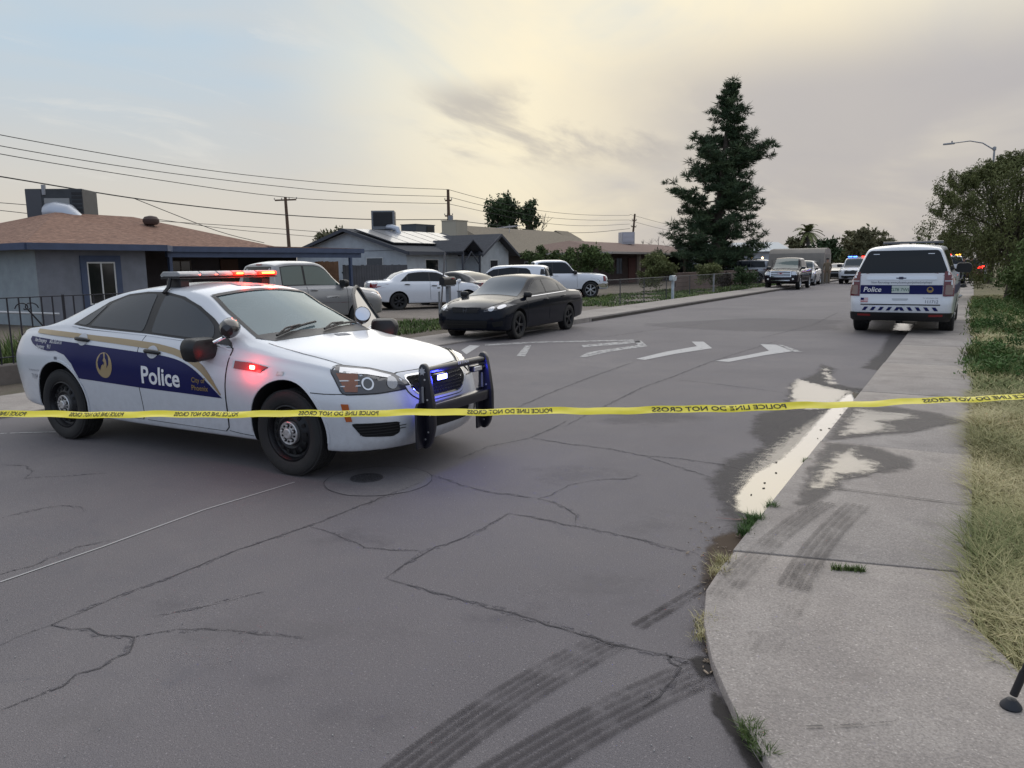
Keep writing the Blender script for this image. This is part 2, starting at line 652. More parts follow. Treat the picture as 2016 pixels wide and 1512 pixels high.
def loft_body(S, inset=0.0):
    """closed car body from the spec's profile curves; returns verts, faces (both halves)"""
    top, belt, w, wb, wr, drop, zb = (pchip(S[k]) for k in ('top', 'belt', 'w', 'wbelt', 'wroof', 'drop', 'zbot'))
    x0, x1 = S['x0'], S['x1']
    Lf, Lb, nf, nb = S.get('Lf', 0.6), S.get('Lb', 0.5), S.get('nf', 2.8), S.get('nb', 3.2)
    st = []
    for th in np.linspace(PI / 2, 0, 11)[:-1]:
        st.append((x0 + Lb - Lb * math.sin(th)**(2 / nb), math.cos(th)**(2 / nb) if th < PI / 2 - 1e-6 else 0.0))
    xs = set(np.round(np.linspace(x0 + Lb, x1 - Lf, int((x1 - x0 - Lf - Lb) / 0.055)), 4).tolist())
    for e in S.get('extra', []): xs.add(round(e, 4))
    st += [(x, 1.0) for x in sorted(xs)]
    for th in np.linspace(0, PI / 2, 13)[1:]:
        st.append((x1 - Lf + Lf * math.sin(th)**(2 / nf), math.cos(th)**(2 / nf) if th < PI / 2 - 1e-6 else 0.0))
    fp = pchip(S['nose']) if 'nose' in S else (lambda z: 0 * z)
    bp = pchip(S['tail']) if 'tail' in S else (lambda z: 0 * z)
    fl, blen = S.get('noselen', 0.7), S.get('taillen', 0.6)
    rings = []
    for x, mlt in st:
        T, B, W, WB, WR, DR, Z0 = (float(f(x)) for f in (top, belt, w, wb, wr, drop, zb))
        lowbulge = S.get('low', 0.965)
        hh = B - Z0
        pts = [(0, Z0), (W * 0.80, Z0), (W * lowbulge - 0.02, Z0 + 0.01), (W * lowbulge, Z0 + 0.05), (W * (lowbulge + 0.012), Z0 + hh * 0.25),
               (W, Z0 + hh * 0.52), (W * 0.995, Z0 + hh * 0.72), (W * 0.55 + WB * 0.45, B - 0.075), (WB + 0.018, B - 0.028), (WB, B),
               (WB * 0.985 + WR * 0.015 - 0.012, B + min(0.02, 0.1 * max(0.02, T - B))),
               (WB * 0.5 + WR * 0.5 + 0.012, (B + T - DR) / 2), (WR + 0.03, T - DR - 0.04 * min(1, max(0, (T - B) / 0.3))), (WR - 0.02, T - DR + 0.006), (WR * 0.55, T - DR * 0.3), (WR * 0.25, T - DR * 0.05), (0, T)]
        P = chaikin(pts, 2)
        P[:, 0] *= mlt
        sf = np.clip((x - (x1 - fl)) / fl, 0, 1); sf = sf * sf
        sb = np.clip(((x0 + blen) - x) / blen, 0, 1); sb = sb * sb
        X = x + sf * fp(P[:, 1]) + sb * bp(P[:, 1])
        rings.append(np.stack([X, P[:, 0], P[:, 1]], 1))
    R = np.array(rings)
    ns, npt = R.shape[0], R.shape[1]
    V = R.reshape(-1, 3)
    V2 = V * np.array([1, -1, 1])
    verts = np.vstack([V, V2])
    o2 = ns * npt
    faces = []
    for i in range(ns - 1):
        for j in range(npt - 1):
            a, b, c, d = i * npt + j, i * npt + j + 1, (i + 1) * npt + j + 1, (i + 1) * npt + j
            faces.append((a, b, c, d)); faces.append((o2 + d, o2 + c, o2 + b, o2 + a))
    return verts, faces


def body_object(S, m, parent, cut_arches=True, extra_cutters=()):
    verts, faces = loft_body(S)
    bm = bmesh.new()
    vs = [bm.verts.new(v) for v in verts]
    for f in faces:
        try: bm.faces.new([vs[i] for i in f])
        except ValueError: pass
    bmesh.ops.remove_doubles(bm, verts=bm.verts, dist=0.0006)
    bmesh.ops.dissolve_degenerate(bm, edges=bm.edges, dist=0.0004)
    bmesh.ops.recalc_face_normals(bm, faces=bm.faces)
    bvh = BVHTree.FromBMesh(bm)
    me = bpy.data.meshes.new('body')
    bm.to_mesh(me); bm.free()
    o = mesh_obj('body', me, [m, UNDER], parent, True, 50)
    # work at the origin without the parent's transform
    cutters = list(extra_cutters)
    if cut_arches:
        ra = S['rarch']
        for ax in (S['xf'], S['xr']):
            for sgn in (-1, 1):
                b = MB()
                b.lathe([(ra, sgn * 0.52), (ra, sgn * 1.4)], (ax, 0, S['rw'] + S.get('archdz', 0.0)), 'Y', 40, caps=True)
                c = b.build('cut', UNDER, None, smooth=False)
                cutters.append(c)
    if cutters:
        par = o.parent; o.parent = None
        apply_boolean(o, cutters)
        o.parent = par
        sharp(o.data, 50)
    # underside dark
    iu = [i for i, q in enumerate(o.data.materials) if q == UNDER]
    if iu:
        zb = min(p[1] for p in S['zbot'])
        for p in o.data.polygons:
            if p.normal.z < -0.85 and p.center.z < zb + 0.12: p.material_index = iu[0]
    return o, bvh


WHEEL_CACHE = {}


def wheel(parent, x, y, side, r, wdt, kind, rimr=None):
    """side: -1 right, +1 left. outer face at y"""
    key = (round(r, 3), round(wdt, 3), kind)
    rr = rimr or r * 0.66
    if key not in WHEEL_CACHE:
        t = MB()
        prof = [(rr, -wdt * 0.9), (rr + 0.012, -wdt), (r * 0.9, -wdt), (r - 0.012, -wdt * 0.93)]
        for k in range(5):
            a = -wdt * 0.93 + wdt * 0.86 * (k + 0.08) / 5; b = -wdt * 0.93 + wdt * 0.86 * (k + 0.92) / 5
            prof += [(r - 0.009, a), (r, a + 0.002), (r, b - 0.002), (r - 0.009, b)]
        prof += [(r - 0.012, -wdt * 0.07), (r * 0.95, -0.008), (r * 0.90, 0.0), (r * 0.83, 0.002), (rr + 0.018, -0.004), (rr + 0.004, -0.012), (rr, -0.03), (rr, -wdt * 0.9)]
        t.lathe(prof, (0, 0, 0), 'Y', 44)
        tyre = t.build('tyre', RUBBER, None, ang=28)
        parts = []
        if kind == 'steel':
            b = MB(); b.lathe([(rr, -wdt * 0.85), (rr, -0.016), (rr - 0.012, -0.012), (rr - 0.022, -0.03), (rr * 0.87, -0.055), (rr * 0.80, -0.06), (rr * 0.74, -0.045), (rr * 0.55, -0.030), (rr * 0.45, -0.04), (rr * 0.36, -0.05), (0.001, -0.05)], (0, 0, 0), 'Y', 44)
            parts.append(('rim', b.build('rim', mat('steel wheel', (0.012, 0.012, 0.014), 0.42, 0.3), None)))
            b = MB()
            for k in range(14):
                a = 2 * PI * k / 14
                u = Vector((-math.sin(a), 0, math.cos(a))); c = Vector((math.cos(a) * rr * 0.68, -0.036, math.sin(a) * rr * 0.68))
                b.prism(rnd([(-.013, -.02), (.013, -.02), (.016, .02), (-.016, .02)], .008, 2), c, u, Vector((math.cos(a), 0, math.sin(a))), (0, 1, 0), -0.004, 0.0035)
            vh = b.build('vent_hole', UNDER, None); vh['kind'] = 'stuff'; parts.append(('vent_hole', vh))
            b = MB(); hr = rr * 0.41
            b.lathe([(hr, -0.05), (hr, -0.014), (hr * 0.95, -0.009), (hr * 0.80, -0.012), (hr * 0.48, -0.010), (hr * 0.44, 0.004), (hr * 0.36, 0.010), (0.001, 0.011)], (0, 0, 0), 'Y', 32)
            parts.append(('hub_cap', b.build('hub_cap', DULLMETAL, None)))
            b = MB()
            for k in range(5):
                a = 2 * PI * k / 5 + 0.3
                c = Vector((math.cos(a) * hr * 0.68, 0, math.sin(a) * hr * 0.68))
                b.lathe([(0.017, -0.0125), (0.017, -0.0055), (0.001, -0.0045)], c, 'Y', 12)
                a += PI / 5
                c = Vector((math.cos(a) * hr * 0.70, 0, math.sin(a) * hr * 0.70))
                b.lathe([(0.009, -0.0125), (0.009, -0.0065), (0.001, -0.006)], c, 'Y', 10)
            parts.append(('lug_hole', b.build('lug_hole', UNDER, None)))
            b = MB()
            for k in range(5):
                a = 2 * PI * k / 5 + 0.3
                c = Vector((math.cos(a) * hr * 0.68, 0, math.sin(a) * hr * 0.68))
                b.lathe([(0.010, -0.005), (0.0095, 0.004), (0.001, 0.006)], c, 'Y', 8)
            parts.append(('lug_nut', b.build('lug_nut', DULLMETAL, None)))
        else:
            nsp, mm = {'alloy5': (5, ALLOY), 'alloy6': (6, ALLOY), 'dark5': (5, DARKRIM), 'dark7': (7, DARKRIM), 'plain': (10, mat('grey rim', (0.12, 0.12, 0.125), 0.4, 0.5))}[kind]
            b = MB(); b.lathe([(rr, -wdt * 0.85), (rr * 0.99, -wdt * 0.8), (rr * 0.985, -0.03), (rr, -0.012), (rr * 0.965, -0.006), (rr * 0.93, -0.02), (rr * 0.92, -0.09)], (0, 0, 0), 'Y', 40)
            b.lathe([(rr * 0.24, -0.08), (rr * 0.24, -0.022), (rr * 0.2, -0.014), (rr * 0.08, -0.012), (0.001, -0.012)], (0, 0, 0), 'Y', 20)
            for k in range(nsp):
                a = 2 * PI * k / nsp + PI / 2
                for da in (-0.09, 0.09):
                    u = Vector((-math.sin(a + da), 0, math.cos(a + da))); v = Vector((math.cos(a + da), 0, math.sin(a + da)))
                    b.prism([(-.016, rr * 0.15), (.016, rr * 0.15), (.014, rr * 0.96), (-.014, rr * 0.96)], (0, 0, 0), u, v, (0, 1, 0), -0.06, -0.018)
            parts.append(('rim', b.build('rim', mm, None, bevel=0.004)))
            b = MB(); b.lathe([(rr * 0.93, -0.1), (0.001, -0.1)], (0, 0, 0), 'Y', 28)
            parts.append(('brake_disc', b.build('brake_disc', UNDER, None)))
        WHEEL_CACHE[key] = (tyre, parts)
        tyre['proto'] = 1
        first = True
    else: first = False
    tyre, parts = WHEEL_CACHE[key]
    # mesh coordinates: outer face towards +Y at y=0
    e = bpy.data.objects.new('wheel', None); C.objects.link(e); e.empty_display_size = 0.1
    e.parent = parent
    e.location = (x, y, r)
    e.rotation_euler = (0, random.uniform(0, 6), 0) if side > 0 else (0, random.uniform(0, 6), PI)
    if side < 0: e.rotation_euler = (0, 0, PI)
    for nm, ob in [('tyre', tyre)] + parts:
        if first: c = ob
        else:
            c = ob.copy(); C.objects.link(c)
        c.parent = e
        if 'proto' in c: del c['proto']
    return e


def mirror_part(parent, x, y, z, side, m, s=1.0, name='wing_mirror'):
    b = MB()
    # shell: rounded, wider than high
    pts = rnd([(-0.115, -0.075), (0.10, -0.085), (0.125, 0.02), (0.09, 0.075), (-0.10, 0.075)], 0.04, 3)
    P = []
    rings = [(-0.05, 0.55), (-0.035, 0.85), (0.0, 1.0), (0.05, 1.0), (0.075, 0.97)]
    n = len(pts)
    vs = []
    for dx, k in rings:
        for a, c in pts: vs.append((x - dx * s * 1.0 + 0.04, y + side * (0.12 * s + a * k * s), z + c * k * s))
    fs = []
    for i in range(len(rings) - 1):
        for j in range(n): fs.append((i * n + j, i * n + (j + 1) % n, (i + 1) * n + (j + 1) % n, (i + 1) * n + j))
    fs += [tuple(range(n)), tuple(range((len(rings) - 1) * n, len(rings) * n))]
    b.add(vs, fs)
    o = b.build(name, m, parent)
    b = MB(); b.prism(rnd([(0, -0.06), (0.10, -0.05), (0.10, 0.0), (0, 0.02)], 0.015, 2), (x + 0.01, y - side * 0.03, z - 0.04), (0, side, 0), (0, 0, 1), (1, 0, 0), -0.03, 0.03)
    b.build('mirror_stalk', BLACK, o)
    return o


def handle_part(parent, bvh, fr, u, v, m, w=0.2, h=0.035):
    fr_ = FR[fr]
    P = []
    b = MB()
    pts = []
    for k in range(7):
        t = k / 6
        q, n = project(bvh, fr_, u + (t - 0.5) * w, v + (t - 0.5) * -0.01, 0.012 + 0.028 * math.sin(PI * t)**0.5)
        if q is None: return None
        pts.append(q)
    b.tube(pts, [h * 0.3, h * 0.48, h * 0.5, h * 0.5, h * 0.5, h * 0.48, h * 0.3], 8)
    return b.build('door_handle', m, parent)


def seam(poly_pts, w=0.006):
    """thin strip polygon along a 2D polyline"""
    L_ = []; R_ = []
    P = [Vector(p) for p in poly_pts]
    for i, p in enumerate(P):
        d = (P[min(i + 1, len(P) - 1)] - P[max(i - 1, 0)]).normalized()
        n = Vector((-d.y, d.x)) * (w / 2)
        L_.append(tuple(p + n)); R_.append(tuple(p - n))
    return L_ + R_[::-1]


def strip_faces(n):
    return [(i, i + 1, 2 * n - 2 - i, 2 * n - 1 - i) for i in range(n - 1)]


def surf_strip(name, pts, fr, bvh, m, parent, w=0.006, off=0.003):
    fr = FR[fr] if isinstance(fr, str) else fr
    # densify
    out = []
    for a, b in zip(pts[:-1], pts[1:]):
        k = max(1, int(math.dist(a, b) / 0.06))
        for i in range(k): out.append((a[0] + (b[0] - a[0]) * i / k, a[1] + (b[1] - a[1]) * i / k))
    out.append(pts[-1])
    poly = seam(out, w)
    return surf_mesh(name, poly, strip_faces(len(out)), fr, bvh, m, parent, off, 5.0)


SEAM = mat('panel gap', (0.01, 0.01, 0.01), 0.9)


def generic_car(name, label, cat, loc, heading, P, scale=1.0, group=None):
    """P: dict of proportions. heading = direction the nose points (radians, world)."""
    root = thing(name, label, cat, loc, heading, group, scale)
    L, W, H, WBs = P['L'], P['W'] / 2, P['H'], P['wb']
    fo = P.get('fo', (L - WBs) * 0.45)
    xf = WBs / 2; xr = -WBs / 2
    x1 = xf + fo; x0 = x1 - L
    rw = P.get('rw', 0.33); typ = P.get('type', 'sedan')
    belt0, beltr = P.get('belt', H * 0.66), P.get('beltr', H * 0.70)
    hoodz, nosez, deckz = P.get('hood', H * 0.67), P.get('nosez', H * 0.50), P.get('deck', H * 0.73)
    wb, wt = P.get('wsb', xf - 0.35), P.get('wst', xf - 1.25)          # windscreen base / top x
    rt, rb = P.get('rt', xr + 0.15), P.get('rb', xr - 0.55)            # rear glass top / base x
    zbt = P.get('zb', 0.22)
    wr = P.get('wr', W * 0.64)
    S = dict(x0=x0, x1=x1, xf=xf, xr=xr, rw=rw, rarch=P.get('ra', rw + 0.055), archdz=0.01)
    if typ == 'pickup':
        cb = P['cab_rear']                                              # x of the cab's back wall
        bedz = P['bed']
        S['top'] = [(x0, bedz), (cb - 0.05, bedz), (cb + 0.02, H - 0.25), (cb + 0.12, H - 0.06), (cb + 0.6, H), (wt - 0.2, H - 0.005), (wt, H - 0.045), (wb, hoodz + 0.02), (wb + 0.12, hoodz), (x1 - 0.3, hoodz - 0.06), (x1, nosez)]
        S['wroof'] = [(x0, W * 0.9), (cb - 0.05, W * 0.9), (cb + 0.05, wr), (wt, wr), (wb, W * 0.80), (wb + 0.2, W * 0.78), (x1, W * 0.72)]
        S['belt'] = [(x0, bedz - 0.03), (cb - 0.05, bedz - 0.03), (cb + 0.1, beltr), (wb, belt0), (wb + 0.2, hoodz - 0.05), (x1, nosez - 0.05)]
        S['extra'] = [cb - 0.06, cb - 0.03, cb, cb + 0.03, cb + 0.06, cb + 0.1]
        rt, rb = cb + 0.12, cb
    elif typ == 'suv':
        S['top'] = [(x0, H - 0.30), (x0 + 0.10, H - 0.12), (x0 + 0.45, H - 0.03), (x0 + 1.3, H), (wt - 0.3, H - 0.01), (wt, H - 0.05), (wb, hoodz + 0.03), (wb + 0.15, hoodz), (x1 - 0.35, hoodz - 0.07), (x1, nosez)]
        S['wroof'] = [(x0, wr * 0.98), (x0 + 0.5, wr), (wt, wr), (wb, W * 0.80), (wb + 0.2, W * 0.78), (x1, W * 0.7)]
        S['belt'] = [(x0, beltr), (xr, beltr), (wb, belt0), (wb + 0.25, hoodz - 0.05), (x1, nosez - 0.05)]
        rt, rb = x0 + 0.35, x0 + 0.05
    else:
        mid = (rt + wt) / 2
        S['top'] = [(x0, deckz - 0.08), (x0 + 0.12, deckz - 0.02), (rb, deckz), (rb + 0.04, deckz + 0.015), (rb * 0.5 + rt * 0.5, (deckz + H) / 2 + 0.02), (rt, H - 0.065), (mid, H), (wt - 0.1, H - 0.025), (wt, H - 0.05), (wb, hoodz + 0.03), (wb + 0.15, hoodz), (x1 - 0.4, (hoodz * 0.55 + nosez * 0.45)), (x1, nosez)]
        S['wroof'] = [(x0, W * 0.72), (rb, W * 0.74), (rt, wr), (wt, wr), (wb, W * 0.78), (wb + 0.2, W * 0.76), (x1, W * 0.7)]
        S['belt'] = [(x0, deckz - 0.10), (rb, beltr), (xr + 0.3, beltr), (wb, belt0), (wb + 0.3, hoodz - 0.06), (x1 - 0.35, nosez + 0.01), (x1, nosez - 0.06)]
    S['w'] = [(x0, W * 0.95), (xr, W), (xf, W), (x1 - 0.3, W * 0.975), (x1, W * 0.95)]
    S['wbelt'] = [(x0, W * 0.88), (xr, W * 0.90), (wb, W * 0.90), (x1, W * 0.86)]
    S['drop'] = [(x0, 0.03), (rb, 0.03), (rt, 0.05), (wt, 0.05), ((wt + wb) / 2, 0.09), (wb, 0.05), (x1, 0.04)]
    S['zbot'] = [(x0, zbt + P.get('zrear', 0.12)), (xr - 0.1, zbt + 0.03), (xr + 0.5, zbt), (xf - 0.5, zbt), (xf + 0.3, zbt), (x1, zbt + 0.02)]
    S['Lf'] = P.get('Lf', 0.5); S['Lb'] = P.get('Lb', 0.40); S['nf'] = P.get('nf', 3.2); S['nb'] = P.get('nb', 3.8)
    S['nose'] = P.get('nose', [(zbt, -0.10), (0.45, 0.0), (nosez, -0.06), (hoodz, -0.18)])
    S['tail'] = P.get('tail', [(zbt, 0.14), (0.5, 0.0), (deckz * 0.85, 0.02), (deckz, 0.06), (H, 0.06 if typ != 'suv' else 0.22)])
    S['low'] = P.get('low', 0.965)
    ext = []
    if typ == 'pickup':
        b = MB(); b.box((x0 / 2 + cb / 2 - 0.0, 0, bedz), (cb - x0 - 0.16, P['W'] - 0.24, 0.9))
        ext.append(b.build('cut', UNDER, None, smooth=False))
    body, bvh = body_object(S, P['paint'], root, True, ext)
    top, belt, drop, wbf = pchip(S['top']), pchip(S['belt']), pchip(S['drop']), None
    gm = P.get('glass', GLASS)
    # side glass
    if 'dlo' in P: dlos = P['dlo']
    else:
        fx0 = {'sedan': rb + 0.38, 'suv': x0 + 0.55, 'pickup': rb + 0.18}[typ]
        tx0 = {'sedan': rt + 0.10, 'suv': x0 + 0.62, 'pickup': rb + 0.2}[typ]
        zt = lambda x: float(top(x) - drop(x)) - 0.065
        low = lambda x: float(belt(x)) + 0.03
        line = [(fx0, low(fx0))] + [(x, low(x)) for x in np.linspace(fx0, wb - 0.08, 6)[1:]]
        upx = np.linspace(wb - 0.12, tx0, 12)
        upl = [(x, max(zt(x), low(x) + 0.015)) for x in upx]
        dlos = [line + upl]
    split = P.get('pillars', [0.0])
    for fr in ('R', 'L'):
        for q in dlos:
            patch('window_trim', q, fr, bvh, BLACK, root, 0.002, 0.12)
            xs = [p[0] for p in q]
            cuts = sorted([min(xs)] + [s_ for s_ in split if min(xs) < s_ < max(xs)] + [max(xs)])
            for a, b_ in zip(cuts[:-1], cuts[1:]):
                lo_, hi_ = a + 0.03, b_ - 0.03
                pl = clip_x(shrink(q, 0.022), lo_, hi_)
                if len(pl) > 2: patch('side_window', pl, fr, bvh, gm, root, 0.005, 0.12)
        # door seams and handles
        for k, s_ in enumerate(P.get('seams', [])):
            zt_ = float(belt(s_)) + 0.0
            surf_strip('door_gap', [(s_, zt_), (s_ - 0.02, zt_ - 0.25), (s_, zbt + 0.12)], fr, bvh, SEAM, root, 0.009, 0.003)
        for hx, hz in P.get('handles', []): handle_part(root, bvh, fr, hx, hz, P.get('handle_mat', P['paint']))
        mz = belt0 + 0.06
        sg = -1 if fr == 'R' else 1
        q, n = project(bvh, FR[fr], wb - 0.28, mz, 0)
        if q is not None: mirror_part(root, wb - 0.22, q.y, mz + P.get('mdz', 0.02), sg, P.get('mirror', P['paint']), P.get('msize', 0.85))
    # windscreen and rear glass
    hw = W * 0.74
    wsf = ang_frame(0, math.radians(35))
    def band(xa, xb, ya, yb, pad, front=True):
        pts = []
        for t in np.linspace(-1, 1, 9): pts.append((xa, ya * t))
        for t in np.linspace(1, -1, 9): pts.append((xb, yb * t))
        return pts
    g2 = P.get('screen', GLASS_SCREEN)
    if typ == 'pickup':
        patch('rear_window', rnd([(-wr * 0.9, beltr + 0.06), (wr * 0.9, beltr + 0.06), (wr * 0.86, H - 0.14), (-wr * 0.86, H - 0.14)], 0.06), (Vector((cb - 0.2, 0, 0)), Vector((0, -1, 0)), Vector((0, 0, 1)), Vector((1, 0, 0))), bvh, GLASS, root, 0.006, 0.15)
    elif typ == 'suv':
        patch('rear_window', rnd([(-W * 0.83, beltr + 0.03), (W * 0.83, beltr + 0.03), (wr * 0.965, H - 0.12), (-wr * 0.965, H - 0.12)], 0.07), 'B', bvh, GLASS, root, 0.005, 0.1)
    else:
        patch('rear_window', band(rb + 0.08, rt - 0.02, W * 0.62, wr * 0.88, 0), 'T', bvh, GLASS, root, 0.005, 0.1)
    patch('windscreen_trim', band(wt + 0.02, wb + 0.0, wr * 0.93, W * 0.75, 0), 'T', bvh, BLACK, root, 0.002, 0.1)
    patch('windscreen', band(wt + 0.05, wb - 0.03, wr * 0.90, W * 0.725, 0), 'T', bvh, g2, root, 0.005, 0.1)
    # hood gap
    surf_strip('hood_gap', [(wb + 0.08, W * 0.74), (x1 - 0.5, W * 0.72), (x1 - 0.22, W * 0.62)], 'T', bvh, SEAM, root, 0.009, 0.003)
    surf_strip('hood_gap', [(wb + 0.08, -W * 0.74), (x1 - 0.5, -W * 0.72), (x1 - 0.22, -W * 0.62)], 'T', bvh, SEAM, root, 0.009, 0.003)
    # front and rear details
    for d in P.get('details', []):
        nm, poly, fr, m = d[:4]
        off = d[4] if len(d) > 4 else 0.006
        th = d[5] if len(d) > 5 else 0.0
        fr2 = fr
        if isinstance(fr, (int, float)): fr2 = ang_frame(math.radians(fr))
        patch(nm, poly, fr2, bvh, m, root, off, 0.08, th)
        if len(d) > 6 and d[6]:                                          # mirror to the other side
            if isinstance(fr, (int, float)):
                patch(nm, [(-u, v) for u, v in poly][::-1], ang_frame(math.radians(-fr)), bvh, m, root, off, 0.08, th)
            elif fr in 'FB': patch(nm, [(-u, v) for u, v in poly][::-1], fr2, bvh, m, root, off, 0.08, th)
            elif fr in 'RL': patch(nm, poly, 'L' if fr == 'R' else 'R', bvh, m, root, off, 0.08, th)
    # wheels
    tw = P.get('tw', 0.22); ty = P.get('ty', W - 0.015)
    for x in (xf, xr):
        for sg in (-1, 1): wheel(root, x, sg * ty, sg, rw, tw, P.get('rim', 'alloy5'), P.get('rimr'))
    b = MB(); b.cyl((xf, -ty + 0.1, rw), (xf, ty - 0.1, rw), 0.05, seg=8); b.cyl((xr, -ty + 0.1, rw), (xr, ty - 0.1, rw), 0.05, seg=8)
    b.box(((xf + xr) / 2, 0, zbt + 0.03), (WBs - 0.5, P['W'] * 0.6, 0.1))
    b.build('axles', UNDER, root)
    return root, bvh, S


def shrink(poly, d):
    P = [Vector(p) for p in poly]
    area = sum(P[i - 1].x * P[i].y - P[i].x * P[i - 1].y for i in range(len(P)))
    sg = 1 if area > 0 else -1
    out = []
    for i, p in enumerate(P):
        a, b = P[i - 1], P[(i + 1) % len(P)]
        e1 = (p - a); e2 = (b - p)
        if e1.length < 1e-6 or e2.length < 1e-6: continue
        e1.normalize(); e2.normalize()
        n1 = Vector((-e1.y, e1.x)) * sg; n2 = Vector((-e2.y, e2.x)) * sg
        n = n1 + n2
        k = d / max(0.35, (1 + n1.dot(n2)) / 2) / 2
        out.append(tuple(p + n * k))
    return out


def clip_x(poly, a, b):
    def half(P, keep, cut):
        out = []
        for i in range(len(P)):
            p, q = P[i - 1], P[i]
            kp, kq = keep(p[0]), keep(q[0])
            if kp != kq:
                t = (cut - p[0]) / (q[0] - p[0])
                out.append((cut, p[1] + t * (q[1] - p[1])))
            if kq: out.append(q)
        return out
    P = half(poly, lambda x: x >= a, a)
    if len(P) > 2: P = half(P, lambda x: x <= b, b)
    return P
# ------------------------------------------------------------------ ground, road, pavements
def ground_mat(name, c1, c2, c3, s1=0.25, s2=6.0, s3=220.0, rough=0.9, bump=0.4, speck=0.35, stain=None, bdist=0.006):
    """two-scale colour + fine aggregate speckle + bump, world coordinates"""
    m = bpy.data.materials.new(name)
    nt, N, L, b = nodes_of(m)
    g = N('ShaderNodeNewGeometry')
    def noise(sc, det, ro, dist=0.0):
        n = N('ShaderNodeTexNoise'); L(g.outputs['Position'], n.inputs['Vector'])
        n.inputs['Scale'].default_value = sc; n.inputs['Detail'].default_value = det; n.inputs['Roughness'].default_value = ro
        n.inputs['Distortion'].default_value = dist
        return n.outputs[0]
    def ramp(v, a, b_, p0, p1):
        r = N('ShaderNodeValToRGB'); L(v, r.inputs[0])
        r.color_ramp.elements[0].position = p0; r.color_ramp.elements[1].position = p1
        r.color_ramp.elements[0].color = (*a, 1); r.color_ramp.elements[1].color = (*b_, 1)
        return r.outputs[0]
    def mix(f, a, b_, mode='MIX'):
        x = N('ShaderNodeMix'); x.data_type = 'RGBA'; x.blend_type = mode
        if isinstance(f, float): x.inputs['Factor'].default_value = f
        else: L(f, x.inputs['Factor'])
        s = [i for i in x.inputs if i.type == 'RGBA']; L(a, s[0])
        if isinstance(b_, tuple): s[1].default_value = (*b_, 1)
        else: L(b_, s[1])
        return [o for o in x.outputs if o.type == 'RGBA'][0]
    base = ramp(noise(s1, 5, 0.6, 0.4), c1, c2, 0.35, 0.65)
    base = mix(ramp(noise(s2, 4, 0.65), (0, 0, 0), (1, 1, 1), 0.45, 0.8), base, c3)
    f = noise(s3, 2, 0.5)
    base = mix(speck, base, ramp(f, (0.25, 0.25, 0.25), (1.0, 1.0, 1.0), 0.30, 0.62), 'MULTIPLY')
    f2 = noise(95.0, 3, 0.6)
    base = mix(ramp(f2, (0, 0, 0), (0.8, 0.8, 0.8), 0.60, 0.74), base, tuple(min(1, c * 1.75) for c in c2))
    base = mix(ramp(f2, (0.8, 0.8, 0.8), (0, 0, 0), 0.26, 0.40), base, tuple(c * 0.5 for c in c1))
    if stain:
        w = noise(stain[1], 6, 0.7, 1.0)
        base = mix(ramp(w, (0, 0, 0), (1, 1, 1), stain[2], stain[2] + 0.16), base, stain[0])
    L(base, b.inputs['Base Color'])
    b.inputs['Roughness'].default_value = rough
    bp = N('ShaderNodeBump'); bp.inputs['Strength'].default_value = bump; bp.inputs['Distance'].default_value = bdist
    L(f, bp.inputs['Height']); L(bp.outputs[0], b.inputs['Normal'])
    return m


ASPHALT = ground_mat('asphalt', (0.153, 0.139, 0.146), (0.212, 0.193, 0.194), (0.171, 0.158, 0.168), 0.30, 1.7, 210.0, 0.80, 0.8, 0.6, ((0.128, 0.12, 0.13), 0.9, 0.60))
CONCRETE = ground_mat('concrete', (0.315, 0.279, 0.252), (0.40, 0.36, 0.325), (0.28, 0.25, 0.228), 0.9, 3.0, 110.0, 0.88, 0.6, 0.42, ((0.235, 0.208, 0.188), 2.2, 0.57))
DIRT = ground_mat('dirt', (0.115, 0.092, 0.072), (0.17, 0.138, 0.108), (0.085, 0.082, 0.045), 0.3, 1.2, 60.0, 0.95, 0.6, 0.4, bdist=0.02)
DRYLAWN = ground_mat('dry lawn soil', (0.14, 0.115, 0.06), (0.19, 0.165, 0.085), (0.085, 0.10, 0.035), 0.5, 2.0, 60.0, 0.95, 0.6, 0.4, bdist=0.02)
GRAVEL = ground_mat('gravel', (0.19, 0.16, 0.135), (0.25, 0.215, 0.185), (0.15, 0.125, 0.1), 0.5, 4.0, 40.0, 0.95, 0.8, 0.5, bdist=0.02)

struct('ground', [(-900, -400, -0.03), (900, -400, -0.03), (900, 1600, -0.03), (-900, 1600, -0.03)], [(0, 1, 2, 3)], DIRT)
KL, KR = -9.45, -1.05                      # kerb lines of the street
road = struct('road', [(KL, -60, 0), (40, -60, 0), (40, 420, 0), (KL, 420, 0)], [(0, 1, 2, 3)], ASPHALT)


def slab(name, poly, z0, z1, m, parent=None, bevel=0.012):
    b = MB()
    n = len(poly)
    b.add([(x, y, z1) for x, y in poly] + [(x, y, z0) for x, y in poly], [tuple(range(n)), tuple(reversed(range(n, 2 * n)))] + [(i, n + i, n + (i + 1) % n, (i + 1) % n) for i in range(n)])
    return b.build(name, m, parent, bevel=bevel, segs=2)


def empty_struct(name):
    o = bpy.data.objects.new(name, None); C.objects.link(o); o.empty_display_size = 0.2
    o['kind'] = 'structure'
    return o


